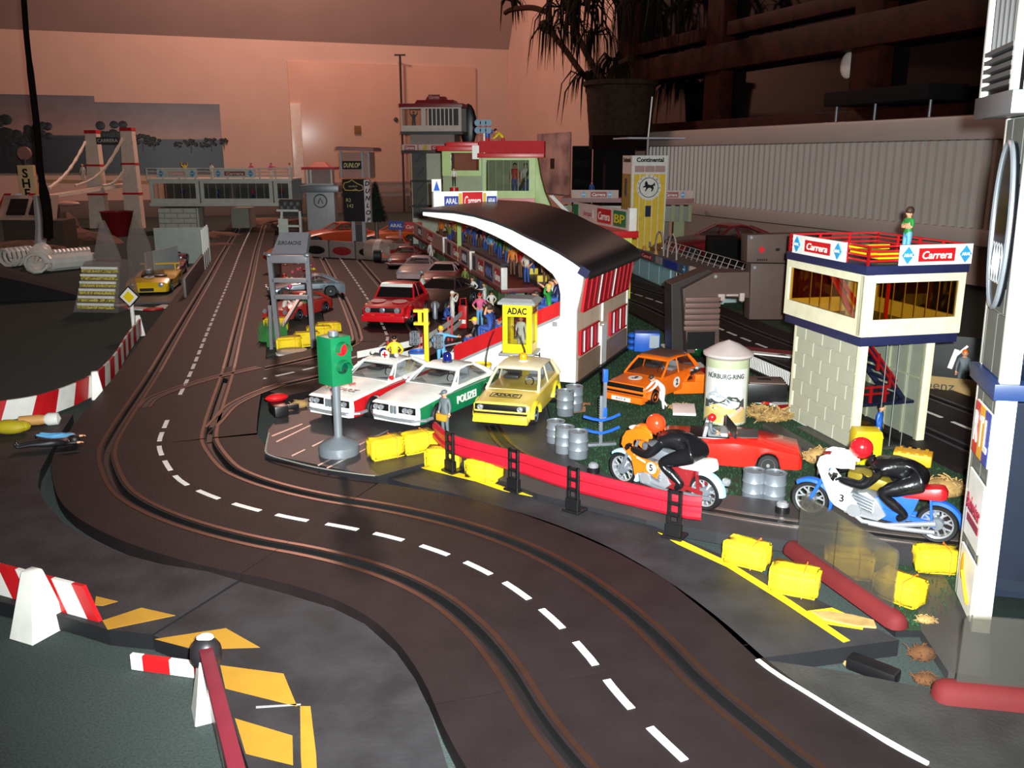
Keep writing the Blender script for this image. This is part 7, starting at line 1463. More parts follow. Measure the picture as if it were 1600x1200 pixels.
for x, z in ((-.16, h-.38), (.16, h-.42)):
    mb = MB()
    for k in range(8): a = k*PI/4; mb.bar((x+.06*math.cos(a), .06*math.sin(a), z-.1), (x+.06*math.cos(a), .06*math.sin(a), z+.06), .012, .012)
    for zz in (-.1, -.02, .06): mb.tube([(x+.06*math.cos(k*PI/6), .06*math.sin(k*PI/6), z+zz) for k in range(12)], .008, 4, closed=True)
    mb.build('wire_basket', 'silver', t)
person('spectator in light blue with yellow cap leaning on the grandstand front', (*G(690, 578, .1)[:2], .12), .2, 'armout', 'sky', 'sky', 'yellow', 'cap', .62)
t = thing('folding_frame', 'white metal folding frame beside the light blue spectator', 'frame', (*G(705, 575, .1)[:2], .12)); mb = MB(); mb.bar((-.15, 0, 0), (.1, 0, .34), .02, .02).bar((.1, 0, 0), (-.12, 0, .3), .02, .02).bar((-.12, 0, .3), (.16, 0, .36), .02, .02); mb.build('frame_tubes', 'silver', t)
fuelb = pm('fuel_blue', (36, 58, 150), .4); sagem = M('sage')
# ---------------- pit building along the pit lane ----------------
PA = Vector(G(805, 490, .12)); paz = math.radians(103.5)
def pitbox(label, s0, s1, items, near_cap=True):
    p = PA+Vector((math.cos(paz), math.sin(paz), 0))*s0; L_ = s1-s0
    t = thing('pit_building', label, 'building', (p.x, p.y, .03), paz)           # local x along the lane, +y towards the pit lane
    D = 1.3; zd = .56
    mb = MB(); mb.box((L_/2, -D/2, zd-.04), (L_, D+.5, .1)); mb.build('deck', pm('deck_dark_red', (118, 36, 40), .4), t, bev=.01)
    mb = MB(); mb.box((L_/2, -D+.1, zd/2), (L_, .05, zd)); mb.build('rear_wall', sagem, t)
    n = 5
    for k in range(n): mb = MB(); mb.box((L_*(k+.5)/n, 0, zd/2-.04), (L_/n-.03, .04, zd-.1)); mb.build('garage_door', pm('door_sage', (146, 178, 142), .4) if k != 2 else pm('door_green', (98, 140, 70), .45), t, bev=.006, seg=1)
    for x in (.04, L_-.04): mb = MB(); mb.box((x, .02, zd/2-.03), (.1, .1, zd-.06)); mb.build('pillar', 'navy', t)
    mb = MB(); mb.box((L_/2, -.3, zd/2), (.04, .6, zd-.1)); mb.build('partition', sagem, t)
    bb = thing('advert_parapet', None, None); bb.parent = t; bb.location = (L_, .2, 0); bb.rotation_euler.z = PI
    banner(bb, .05, L_-.05, zd+.0, zd+.38, 0, items, bg=pm('parapet_dull', (190, 160, 150), .5), th=.06)
    mb = MB(); mb.box((-.0, .2, zd+.2), (.09, .12, .42)); mb.build('white_end_cap', 'white', t, bev=.008)
    mb = MB(); mb.box((L_/2, -.7, zd+.05), (L_-.3, .4, .08)).box((L_/2, -1.05, zd+.1), (L_-.3, .3, .18)); mb.build('deck_steps', 'dgrey', t)
    return t
pitbox('sage green pit building with advert parapet, the unit behind the grandstand', .1, 3.2, [('Carrera', .88, .18, 'red', 'white', .8), ('ARAL', .6, .26, 'navy', pm('blue_letters', (110, 130, 190), .5), .9), ('Carrera', .33, .2, 'red', 'white', .8), ('sq', .1, .1, 'navy')])
pitbox('sage green pit building with advert parapet, the middle unit beside the parked cars', 3.3, 6.95, [('ARAL', .8, .2, 'navy', 'white', .8), ('Carrera', .5, .25, 'red', 'white', .8), ('sq', .2, .15, 'navy')])
pitbox('sage green pit building with advert parapet, the farthest unit', 7.05, 13.2, [('Carrera', .6, .2, 'red', 'white', .8), ('ARAL', .25, .14, 'navy', 'white', .8)])
a = at(618, 356, 31); t = thing('hanging_advert', 'white advert panel with blue and red fields at the far end of the pits', 'sign', (at(625, 352, 30.5).x, 30.5, 0), -.05); z = at(625, 352, 30.5).z
mb = MB(); mb.box((0, 0, z/2), (.08, .08, z)); mb.build('post', 'grey', t); sign(t, 'ARAL', .5, .3, (-.12, -.05, z), 0, fuelb, 'white', size=.16); sign(t, 'Carrera', .6, .3, (.46, -.04, z-.04), 0, 'red', 'white', size=.16, shear=.2)
mb = MB(); pts = [gp(u, v, .1) for u, v in ((655, 532), (690, 545), (800, 540), (812, 500), (760, 468), (700, 415), (640, 372), (590, 370), (560, 395), (600, 445), (640, 498))]
c = sum(pts, Vector())/len(pts); mb.prism([(p.x-c.x, p.y-c.y) for p in pts], -.085, 0); o = mb.build('pit_apron', trackm, None); o.location = (c.x, c.y, .1); tag(o, 'dark apron plate of the pit lane under the parked cars', 'track')
ZT = .1
# cars lined up in front of the pits
def pc(label, u, v, col, sc, rz=-1, name='saloon_car', lampsv=((.27, .25, .055),), **k):
    g_ = G(u, v, ZT); c = car(name, label, (g_[0], g_[1], ZT), math.radians(rz), k.pop('st', GT), (-.55, .54), .14, k.pop('gh', GTH), col, detail=False, lamps=lampsv, group=None, bumper=k.pop('bumper', None), **k); c.scale = (sc,)*3; return c
pc('dark brown black racing coupe with round headlamps, first of the cars along the pits', 690, 481, pm('dark_brown_car', (54, 38, 36), .3), 1.12, -20, 'coupe_car', ((.3, .2, .075),), glassm=pm('dark_car_glass', (20, 18, 20), .1))
pc('dark red and silver saloon behind the dark coupe along the pits', 692, 446, pm('dull_maroon_car', (140, 60, 64), .3), 1.0, -8, roofm=pm('pale_pink_roof', (190, 160, 160), .3), glassm=pm('dark_car_glass', (20, 18, 20), .1))
pc('silver pinkish racing coupe third along the pits, standing on blue jacks', 655, 434, pm('silver_pink_car', (176, 150, 150), .3), 1.0, -8, 'coupe_car')
pc('dark red open car with chrome lamps along the pits', 634, 414, pm('dull_dark_red_car', (120, 30, 34), .3), .95, -5, 'coupe_car', bumper=(.14, 'chrome'))
pc('orange red car, last in the row along the pits', 616, 402, pm('dull_orange_red', (190, 64, 40), .3), 1.15, 2)
pc('dark red car standing inside the pit behind the silver coupe', 705, 398, pm('dull_dark_red_car', (120, 30, 34), .3), .9, -70)
def onlane(u, v, z=ZT): g_ = G(u, v, z); return (g_[0], g_[1], z)
for u, v, ps, sh, lg, hr, st_, rz, h, lab in (
  (675, 477, 'bend', 'wcloth', 'wcloth', 'hair', 'short', 80, .58, 'mechanic in white leaning on the dark coupe from the lane side'),
  (661, 466, 'stand', 'wcloth', 'wcloth', 'hair', 'short', 60, .52, 'mechanic in pale overalls standing between silver coupe and dark coupe'),
  (707, 508, 'camera', 'wcloth', 'wcloth', 'white', 'cap', 110, .62, 'mechanic in white with white cap before the headlamp of the dark coupe'),
  (738, 474, 'hips', 'wcloth', 'wcloth', 'hair', 'short', -20, .55, 'man in white and red beside the dark coupe, near the navy pillar'),
  (757, 482, 'point', 'wcloth', 'wcloth', 'hair', 'short', -70, .52, 'brown haired man in white pointing by the pit doors'),
  (727, 452, 'stand', 'olive', 'olive', 'hair', 'short', 0, .5, 'pale greenish figure standing before the green pit door'),
  (674, 410, 'stand', 'wcloth', 'wcloth', 'hairb', 'short', 0, .6, 'figure in white beside the far pit doors'),
  (768, 492, 'hips', 'wcloth', 'wcloth', 'hairb', 'afro', 10, .46, 'small white clad figure with dark hair near the kiosk'),
  (750, 512, 'hips', 'pink', 'sky', 'red', 'cap', 0, .62, 'woman in pink top with red cap behind the grandstand rail'),
  (698, 500, 'crouch', 'denim', 'denim', 'hair', 'short', 60, .5, 'crouching figure in blue by the dark coupe')):
    person(lab, onlane(u, v), math.radians(rz), ps, sh, lg, hr, st_, h, bare=(sh == 'pink'))
q = onlane(724, 512); t = thing('fuel_pump', 'red and white fuel pump standing in the pit lane by the dark coupe', 'pump', q, -.2); mb = MB(); mb.box((0, 0, .2), (.15, .12, .4)); mb.build('pump_body', 'red', t, bev=.01); mb = MB(); mb.box((0, -.062, .12), (.12, .01, .07)); mb.build('white_dial', 'white', t); mb = MB(); mb.tube([(-.06, 0, .4), (-.05, 0, .52), (.05, 0, .53), (.06, 0, .4)], .012, 5); mb.build('handle', 'red', t)
q = onlane(680, 498); t = thing('steel_cylinder', 'upright silver cylinder beside the yellow lamp post', 'cylinder', q); mb = MB(); mb.lathe([(.05, 0), (.05, .3), (.03, .33), (0, .33)], 12); mb.build('cylinder_shell', 'silver', t); t.name = 'gas_bottle'
# crowd on the pit decks
crowd = [(703, 362, 'olive', 'wave', 'hair'), (714, 357, 'ycloth', 'armout', 'blond'), (722, 357, 'rcloth', 'stand', 'red'), (734, 362, 'denim', 'stand', 'hair'), (742, 365, 'denim', 'camera', 'hairb'), (750, 367, 'navy', 'stand', 'hairb'), (757, 368, 'pink', 'hips', 'blond'), (767, 380, 'sky', 'hips', 'hair'), (781, 384, 'green', 'camera', 'red'), (793, 392, 'olive', 'stand', 'hair'), (801, 396, 'sky', 'stand', 'hair'), (801, 408, 'ocloth', 'stand', 'hair'), (808, 396, 'ycloth', 'wave', 'blond'), (816, 394, 'ycloth', 'stand', 'yellow'), (813, 412, 'rcloth', 'armout', 'hair'), (823, 420, 'wcloth', 'hips', 'hair'), (832, 410, 'sky', 'hips', 'hair'), (853, 424, 'pink', 'stand', 'blond'), (726, 352, 'rcloth', 'stand', 'red'), (690, 352, 'ocloth', 'stand', 'hair'), (774, 376, 'wcloth', 'stand', 'hair'), (762, 372, 'denim', 'stand', 'hairb'), (788, 378, 'grcloth', 'stand', 'hair'), (840, 402, 'blue', 'stand', 'hair'), (708, 352, 'rcloth', 'hips', 'hair'), (745, 356, 'blue', 'stand', 'hair'), (797, 380, 'denim', 'stand', 'hair'), (825, 398, 'grcloth', 'stand', 'hairb')]
cn = {'olive': 'olive', 'ycloth': 'yellow', 'rcloth': 'red', 'denim': 'denim blue', 'navy': 'navy', 'pink': 'pink', 'sky': 'sky blue', 'green': 'green', 'ocloth': 'orange', 'wcloth': 'white', 'grcloth': 'grey', 'blue': 'bright blue'}
cc = {}; NTH = ('', 'second ', 'third ', 'fourth ', 'fifth ')
hnm = {'hair': 'brown haired', 'hairb': 'black haired', 'blond': 'fair haired', 'red': 'red capped', 'yellow': 'yellow capped'}
pnm = {'wave': 'arms up', 'armout': 'one arm out', 'stand': 'arms down', 'camera': 'hands at face', 'hips': 'hands on hips'}
cl_ = sorted(crowd, key=lambda c: -c[0])
for i, (u, v, sh, ps, hr) in enumerate(cl_):
    g_ = G(u, v+24, .6); k = (sh, ps, hr); cc[k] = cc.get(k, 0)+1
    person('%s%s spectator in %s, %s, on pit deck' % (NTH[cc[k]-1], hnm[hr], cn[sh], pnm[ps]) + (' from white arm' if cc[k] > 1 or sum(1 for c in crowd if c[2:] == (sh, ps, hr)) > 1 else ''), (g_[0], g_[1], .6), math.radians(random.uniform(-60, 20)), ps, sh, 'denim' if i % 3 else 'bcloth', hr, 'cap' if hr in ('red', 'yellow') else 'short', .66, bare=i % 2 == 0, group='spectators on the pit roof decks')
for u, v, lab in ((831, 432, 'yellow box on the deck under the roof arm, rear one'), (848, 444, 'yellow box on the deck under the roof arm, front one'), (866, 426, 'yellow box on the deck half behind the white column')):
    g_ = G(u, v, .62); mb = MB(); mb.box((0, 0, .1), (.24, .2, .2)); o = mb.build('yellow_box', pm('dull_yellow_box', (236, 206, 30), .5), None, bev=.01); o.location = (g_[0], g_[1], .6); o.rotation_euler.z = .1; tag(o, lab, 'box')
    mb = MB(); mb.box((0, 0, .2), (.22, .18, .008)); mb.build('lid', pm('dull_brown_lid', (170, 130, 60), .5), o)
# spectators seated in the grandstand
seated = [(-1.6, .3, 'kcloth', 'yellow', 'cap', 'sit'), (-1.55, .75, 'olive', 'hair', 'short', 'sithead'), (-1.36, .3, 'bcloth', 'hair', 'short', 'sit'), (-1.33, .8, 'denim', 'hair', 'short', 'sit'), (-1.14, .35, 'ocloth', 'hair', 'long', 'sit'), (-1.12, .85, 'blue', 'hair', 'afro', 'sit'), (-.95, .3, 'rcloth', 'hair', 'short', 'sithead'), (-.92, .8, 'blue', 'hairb', 'short', 'sit'), (-.7, .35, 'bcloth', 'hair', 'short', 'sit'), (-.5, .3, 'gcloth', 'blond', 'short', 'sithead'), (-1.45, .55, 'blue', 'hair', 'afro', 'sit'), (-1.24, .55, 'rcloth', 'hair', 'long', 'sit'), (-1.3, .12, 'denim', 'hair', 'afro', 'sithead'), (-.42, .75, 'kcloth', 'white', 'cap', 'sit'), (-.66, .9, 'wcloth', 'hair', 'short', 'sitpoint'), (-.4, .35, 'navy', 'hair', 'short', 'sit'), (-1.2, 1.4, 'sky', 'hair', 'short', 'sit'), (-.85, 1.5, 'rcloth', 'hair', 'short', 'sit'), (-.45, 1.4, 'ycloth', 'hair', 'short', 'sit')]
MS = L2W(ST)
rown = {.55: 'half a step in', .12: 'touching the stripe', .3: 'by the red stripe', .35: 'by the red stripe', .75: 'a file back', .8: 'a file back', .85: 'a file back', .9: 'a file back', 1.4: 'deep inside the stand', 1.5: 'deep inside the stand'}
for i, (x, y, sh, hr, sty, ps) in enumerate(seated):
    k = int((x+1.74)/.215); z = .16+k*.105
    person('seated %s spectator in %s %s %s' % ({'yellow': 'yellow capped', 'white': 'white capped', 'hair': 'brown haired', 'hairb': 'black haired', 'blond': 'fair haired'}[hr], {'kcloth': 'black', 'bcloth': 'brown', 'gcloth': 'leaf green'}.get(sh, cn.get(sh)), rown[y]+', on', ('bottom step', 'second step', 'third step', 'fourth step', 'fifth step', 'sixth step', 'top step')[k]), MS @ Vector((x, y, z+.19)), math.radians(-112), ps, sh, 'denim', hr, sty, .66, bare=i % 2 == 0, group='seated grandstand spectators')
# ---------------- lime tower behind the stand ----------------
yl = 21.0; t = thing('lime_tower', 'lime green pit tower with red railed deck behind the grandstand roof', 'tower', (at(795, 300, yl).x, yl, 0), -.06); X0 = t.location.x
g = lambda u: at(u, 300, yl).x-X0
f = lambda v: at(800, v, yl).z
lm = M('lime')
xa, xb = g(755), g(836)
fb = frame_face(t, xb-xa, f(246)-f(312), lm, .07, xb-xa-.14, .2, f(246)-f(312)-.06, (xa, 0, f(312)), 0, 'window_wall', .08)
for k in range(6): mb = MB(); mb.box((.12+k*.17, .03, (f(246)-f(312))*.55), (.02, .02, .75)); mb.build('mullion', lm, fb)
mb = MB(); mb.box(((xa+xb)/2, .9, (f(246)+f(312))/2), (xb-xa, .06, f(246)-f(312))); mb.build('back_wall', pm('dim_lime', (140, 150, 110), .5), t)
mb = MB(); mb.box((xa, .45, (f(246)+f(312))/2), (.05, .9, f(246)-f(312))); mb.build('side_glass', pm('pale_green_glass', (150, 190, 170), .2), t)
mb = MB(); c = [(xb-.02, f(246)), (xb+.05, f(246)), (xb+.12, f(275)), (xb+.22, f(300)), (xb+.38, f(325)), (xb+.55, f(338)), (xb+.0, f(338)), (xb-.02, f(300))]; mb.prism(c, -.03, .9, 'y'); mb.build('curved_buttress', lm, t, bev=.01)
mb = MB(); mb.box(((xa+xb)/2-.05, .3, f(314)), (xb-xa+.1, 1.0, .12)); mb.build('red_base_beam', 'red', t)
mb = MB(); mb.box(((g(748)+g(850))/2, .35, f(243)), (g(850)-g(748), 1.3, .1)); mb.build('red_deck', 'red', t, bev=.01)
a, b = g(752), g(849); mb = MB()
for z in (.08, .18, .3): mb.bar((a, -.25, f(243)+z), (b, -.25, f(243)+z), .035, .035); mb.bar((a, .95, f(243)+z), (b, .95, f(243)+z), .035, .035); mb.bar((b, -.25, f(243)+z), (b, .95, f(243)+z), .035, .035)
for k in range(9): x = a+(b-a)*k/8; mb.box((x, -.25, f(243)+.15), (.04, .03, .32)); mb.box((x, .95, f(243)+.15), (.04, .03, .32))
mb.box(((a+b)/2, -.24, f(243)+.19), (b-a, .02, .2)).box((b, .35, f(243)+.19), (.02, 1.2, .2)); mb.build('red_railing', pm('matt_red', (186, 24, 34), .6, spec=.2), t)
mb = MB(); mb.box((g(744), .0, f(238)), (.16, .1, .3)); mb.build('white_post_board', 'white', t)
# left wing
xw0, xw1 = g(690), g(752); w2 = frame_face(t, xw1-xw0, f(236)-f(275), lm, .2, xw1-xw0-.06, .12, f(236)-f(275)-.04, (xw0, .15, f(275)), 0, 'wing_wall', .07)
mb = MB(); mb.box(((xw0+xw1)/2, .6, f(232)), (xw1-xw0+.2, 1.2, .12)); mb.build('wing_roof', 'red', t, bev=.02); mb = MB(); mb.box(((xw0+xw1)/2, .6, f(225)), (.75, .8, .1)); mb.build('wing_roof_step', 'red', t, bev=.02)
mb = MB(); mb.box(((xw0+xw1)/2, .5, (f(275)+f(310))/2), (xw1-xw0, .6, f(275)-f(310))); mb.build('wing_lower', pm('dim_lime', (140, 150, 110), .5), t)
for x in (xw0+.3, xb-.1): mb = MB(); mb.box((x, .75, (f(315)+.6)/2), (.1, .1, f(315)-.6)); mb.build('support_leg', lm, t)
for x0 in (.0, .05): mb = MB(); mb.bar((xb+.35+x0, -.1, f(305)), (xb+.95+x0, -.4, f(345)), .04, .04); mb.build('white_stay', 'white', t)
ML = L2W(t)
q = ML @ Vector((g(768), .1, f(240))); p_ = person('figure in yellow with red trousers bending on the lime tower deck', ML @ Vector((g(786), .1, f(243)+.05)), math.radians(-80), 'bend', 'ycloth', 'rcloth', 'hairb', 'short', .62)
person('figure in blue with red cap on the lime tower deck', ML @ Vector((g(762), .1, f(243)+.05)), math.radians(60), 'camera', 'blue', 'rcloth', 'red', 'cap', .62)
q = ML @ Vector((g(754), .0, f(202))); t2 = thing('light_cluster', 'pale blue cluster of lamps on a white stem on the lime tower deck', 'lamp', ML @ Vector((g(757), .0, f(243)+.05)), .0)
mb = MB(); mb.cyl((0, 0, 0), (0, 0, .5), .025); mb.build('stem', 'white', t2)
for k in range(6): mb = MB(); x, z = -.14+(k % 3)*.12, .5+(k//3)*.16; mb.lathe([(0, 0), (.06, -.02), (.075, -.12), (0, -.12)], 10, (x, 0, z), 'y'); mb.build('lamp_can', pm('pale_blue_lamp', (84, 124, 150), .5), t2)
for u, v, sh in ((803, 290, 'rcloth'), (820, 300, 'wcloth')): person('figure in %s inside the lime tower window' % ('red' if sh == 'rcloth' else 'white'), ML @ Vector((g(u), .4, f(312)+.06)), 0, 'stand', sh, 'denim', 'hair', 'short', .75)
q = ML @ Vector((g(826), .3, f(312)+.15)); t2 = thing('stripe_stair', 'black inclined stair seen inside the lime tower window', 'stair', q, -.06); mb = MB(); mb.bar((-.25, 0, 0), (.1, .1, .75), .12, .05); mb.build('stair_flight', 'black', t2)
person('dark figure standing on the red post beside the lime tower wing', ML @ Vector((g(710), -.1, f(302)+.15)), 0, 'stand', 'wcloth', 'hairb', 'hairb', 'short', .42)
mb = MB(); mb.lathe([(.1, 0), (.1, .18), (0, .18)], 12); o = mb.build('red_post', 'red', None); q = ML @ Vector((g(710), -.1, 0)); o.location = (q.x, q.y, f(302)-.05); tag(o, 'red stub under the dark figure by the lime tower wing', 'post')
# ---------------- far control tower ----------------
yc_ = 31.5; t = thing('far_control_tower', 'grey green control tower with red stepped roof and adverts, far behind the pits', 'tower', (at(680, 300, yc_).x, yc_, 0), -.1); X0 = t.location.x
g = lambda u: at(u, 260, yc_).x-X0
f = lambda v: at(680, v, yc_).z
sh_ = pm('shaft_sage', (196, 202, 178), .45)
mb = MB(); mb.box(((g(642)+g(700))/2, .7, f(240)/2), (g(700)-g(642), 1.4, f(240))); mb.build('shaft', sh_, t)
mb = MB(); mb.box((g(655), -.02, f(290)), (.5, .06, 2.2)); mb.build('stair_glass', pm('dim_stair_glass', (92, 96, 92), .2), t)
for k in range(4): mb = MB(); mb.bar((g(650), -.07, f(345)+.5+k*.5), (g(662), -.07, f(345)+.8+k*.5), .1, .05); mb.build('stair_flight', 'dgrey', t)
for k, v in enumerate((322, 283)): mb = MB(); mb.box(((g(642)+g(700))/2, .7, f(v)), (g(702)-g(640), 1.5, .08)); mb.build('floor_line', 'dgrey', t)
mb = MB(); mb.box((g(668), .7, f(237)), (g(706)-g(630), 2.0, .1)); mb.build('gallery_slab', 'dgrey', t, bev=.01)
banner(t, g(631), g(655), f(236), f(226), -.25, [('Carrera', .5, .7, pm('dull_rose_red', (170, 70, 80), .5), 'white', .7)], bg=pm('dull_pink_white', (214, 186, 176), .5)); banner(t, g(657), g(706), f(236), f(226), -.25, [('sq', .2, .14, pm('ochre_emblem', (206, 170, 60), .5)), ('Carrera', .65, .5, 'red', 'white', .7)], bg=pm('dull_pink_white', (214, 186, 176), .5))
mb = MB(); mb.box((g(676), .7, f(220)), (g(712)-g(642), 1.4, f(208)-f(232))); mb.build('neck', pm('neck_grey', (150, 130, 122), .5), t)
z0, z1 = f(206), f(168); xa, xb = g(630), g(724)
mb = MB(); mb.box(((xa+xb)/2, .7, z0-.04), (xb-xa+.06, 1.9, .1)); mb.build('cabin_floor', 'dgrey', t)
f1 = frame_face(t, g(664)-xa, z1-z0, pm('cabin_frame', (210, 196, 186), .4), .05, g(664)-xa-.05, .2, z1-z0-.05, (xa, -.2, z0), 0, 'cabin_wall', .06); f2 = frame_face(t, xb-g(664), z1-z0, pm('cabin_frame', (210, 196, 186), .4), .1, xb-g(664)-.1, .2, z1-z0-.05, (g(664), -.2, z0), 0, 'cabin_wall', .06)
for k in range(7): mb = MB(); mb.box((.18+k*.14, .0, .48), (.03, .03, .56)); mb.build('mullion', 'white', f2)
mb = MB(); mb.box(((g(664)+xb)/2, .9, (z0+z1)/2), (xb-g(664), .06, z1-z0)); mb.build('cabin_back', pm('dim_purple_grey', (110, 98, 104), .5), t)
person('tiny figure with raised arm inside the far control tower cabin', L2W(t) @ Vector((g(646), .2, z0+.05)), .3, 'wave', 'grcloth', 'grcloth', 'hair', 'short', .62)
mb = MB(); mb.box(((xa+xb)/2, .7, z1+.06), (xb-xa+.1, 2.0, .12)); mb.build('red_roof', 'dred', t, bev=.01); mb = MB(); mb.loft([[((xa+xb)/2+.05+a*x, .7+b*x*.7, z1+z) for a, b in ((-1, -1), (1, -1), (1, 1), (-1, 1))] for x, z in ((.7, .12), (.62, .26), (.35, .27), (.3, .38))]); mb.build('roof_step', 'dred', t, smooth=0)
sign(t, 'Carrera', .4, .17, (g(678), .3, f(151)), 0, 'dred', pm('pink_letters', (220, 150, 150), .5), name='roof_sign', shear=.2)
for x in (-.12, .12): mb = MB(); mb.box((g(678)+x, .32, f(151)-.14), (.03, .03, .24)); mb.build('sign_leg', 'dred', t)
mb = MB(); mb.ell((xb+.02, 1.2, f(195)), (.3, .1, .75), 16, 8); mb.build('dark_disc', 'black', t)
# ---------------- lime pit box behind the grandstand ----------------
a = at(985, 432, 19.0); t = thing('lime_pit_box', 'lime framed pit box with red roof and advert board behind the grandstand', 'building', (a.x, 19.0, .03), math.radians(5)); z = HZ(19, 364)
q0 = t.location
def bl_(u, v): s, zz = PL(u, v, q0, math.radians(5)); return s, zz-.03
x0 = bl_(930, 400)[0]
fw = frame_face(t, .0-x0, z-.12, pm('bright_lime', (206, 206, 88), .4), .08, -x0-.1, .16, z-.22, (x0, 0, 0), 0, 'window_wall', .06)
for c in fw.children: c.data.materials[0] = pm('brown_pane', (92, 76, 54), .15)
for k in range(3): mb = MB(); mb.box((.14+k*.14, -.01, z*.5), (.015, .01, z-.45)); mb.build('mullion', pm('bright_lime', (206, 206, 88), .4), fw)
mb = MB(); mb.box((-.03, 3, (z-.12)/2), (.06, 6, z-.12)); mb.build('side_wall', pm('bright_lime', (206, 206, 88), .4), t)
mb = MB(); mb.box((x0+.03, 3, (z-.12)/2), (.06, 6, z-.12)); mb.build('side_wall', sagem, t)
mb = MB(); mb.box((x0/2-.15, 3.2, z-.05), (-x0+.5, 6.8, .14)); mb.build('red_roof', 'red', t, bev=.01)
bx_ = thing('roof_advert', None, None); bx_.parent = t; bx_.location = (.02, 0, 0)
pa_, pb_ = at(897, 318, 22.5), at(984, 332, 19.0); d = pb_-pa_; bz = math.atan2(d.y, d.x); bx_.parent = None; bx_.location = (pa_.x, pa_.y, z+.05); bx_.rotation_euler.z = bz; tag(bx_, 'long white advert board with red and green fields on the red pit roof', 'sign'); bx_.name = 'roof_advert_board'
Lb = math.hypot(d.x, d.y); banner(bx_, 0, Lb, 0, .42, 0, [('sq', .06, .1, 'green'), ('ohropax', .3, .2, pm('dull_white', (214, 200, 196), .5), pm('dull_rose_red', (170, 70, 80), .5), .5), ('Carrera', .6, .24, 'red', 'white', .75), ('BP', .86, .2, 'green', 'yellow', .8)], bg=pm('dull_white', (214, 200, 196), .5))
mb = MB(); mb.box((Lb+.06, .03, .23), (.14, .16, .48)); mb.build('white_end_cap', 'white', bx_, bev=.01)
q = at(904, 354, 19.3); mb = MB(); mb.prism([(-.2, 0), (.16, 0), (.16, .17), (-.2, .2)], -.1, .1, 'y'); o = mb.build('yellow_box', pm('amber_yellow_box', (244, 190, 20), .5), None, bev=.012); o.location = (q.x, 19.3, z+.04); tag(o, 'bright yellow wedge box on the red pit roof', 'box')
# ---------------- tyre company tower ----------------
t = thing('tyre_tower', 'white tower with yellow striped face, horse roundel and black lettering', 'tower', (at(1005, 395, 27).x, 27.0, 0), math.radians(8)); q0 = t.location
def cp(u, v): return PL(u, v, q0, math.radians(8))
xa, xb = cp(986, 300)[0], cp(1042, 300)[0]; zt = cp(1015, 243)[1]; f = lambda v: cp(1010, v)[1]; D = 1.05
mb = MB(); mb.loft([[(xa+.02*k, 0, zz), (xb-.05*k, 0, zz), (xb-.05*k, D, zz), (xa+.02*k, D, zz)] for k, zz in ((1, 0), (0, zt))]); mb.build('tower_shell', 'white', t, smooth=0)
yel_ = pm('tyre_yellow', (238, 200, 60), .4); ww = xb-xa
for k in range(5): mb = MB(); x = xa+.06+k*(ww-.12)/5; mb.box((x+(ww-.12)/10, -.01, (f(272)+f(392))/2), ((ww-.12)/5-.025, .03, f(272)-f(392))); mb.build('yellow_panel', yel_, t)
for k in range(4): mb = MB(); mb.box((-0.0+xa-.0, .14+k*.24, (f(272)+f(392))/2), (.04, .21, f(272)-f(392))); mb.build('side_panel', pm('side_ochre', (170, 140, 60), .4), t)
for k in range(3): mb = MB(); mb.box((xa+.08+(k+.5)*(ww-.16)/3, -.012, (f(259)+f(269))/2), ((ww-.16)/3-.02, .03, f(259)-f(269))); mb.build('upper_window', pm('pinkish_pane', (190, 156, 150), .2), t)
txt('Continental', .17, 'black', t, ((xa+xb)/2, -.02, f(250)), bold=.006, width=ww*.75, ext=.004)
txt('Continental', .17, 'black', t, (xa-.015, D/2, f(250)), (PI/2, 0, -PI/2), bold=.006, width=D*.75, ext=.004)
mb = MB(); cx, cz = (xa+xb)/2-.02, f(293); mb.lathe([(0, -.02), (.37, -.02), (.37, -.035), (0, -.035)], 28, (cx, 0, cz), 'y'); rd = mb.build('horse_roundel', 'white', t)
mb = MB(); mb.tube([(cx+.28*math.cos(a), -.04, cz+.28*math.sin(a)) for a in [q*PI/14 for q in range(28)]], .01, 4, closed=True); mb.build('roundel_ring', 'black', rd)
hs = [(-.17, -.02), (-.19, .0), (-.12, .04), (-.13, .1), (-.1, .17), (-.06, .15), (-.03, .07), (.06, .05), (.12, .07), (.17, .13), (.19, .02), (.16, .04), (.13, .02), (.15, -.04), (.12, -.1), (.09, -.14), (.07, -.12), (.09, -.07), (.06, -.03), (-.02, -.03), (-.06, -.08), (-.09, -.13), (-.12, -.12), (-.09, -.06), (-.09, -.01)]
mb = MB(); mb.prism([(cx+x, cz+z_+.02) for x, z_ in hs], -.045, -.036, 'y'); mb.build('running_horse', 'black', rd, smooth=0)
for k, ch in enumerate('CONTINENTAL'): an = math.radians(205-k*23); txt(ch, .075, 'black', rd, (cx+.325*math.cos(an), -.04, cz+.325*math.sin(an)), (PI/2, PI/2-an if False else -(an-PI/2), 0), ext=.003)
mb = MB(); x, z_ = cp(1012, 330); mb.box((x, -.03, z_), (.16, .03, .32)); mb.build('dark_window', 'navy', t)
mb = MB(); mb.box((xa-.02, D/2, f(293)), (.03, .2, .5)); mb.build('side_crest', pm('crest_dark', (60, 54, 50), .4), t)
zr = HZ(27, 216); mb = MB(); mb.box(((xa+xb)/2+.05, .4, zr), (1.75, 1.3, .04), rz=.1); mb.build('top_plate', pm('plate_grey_blue', (190, 190, 204), .35), t); mb = MB(); mb.cyl(((xa+xb)/2, .3, zt), ((xa+xb)/2, .3, zr), .035); mb.build('stem', 'grey', t); mb = MB(); mb.cyl(((xa+xb)/2, .3, zr), ((xa+xb)/2+.08, .3, HZ(27, 150)), .022); mb.build('antenna', 'white', t)
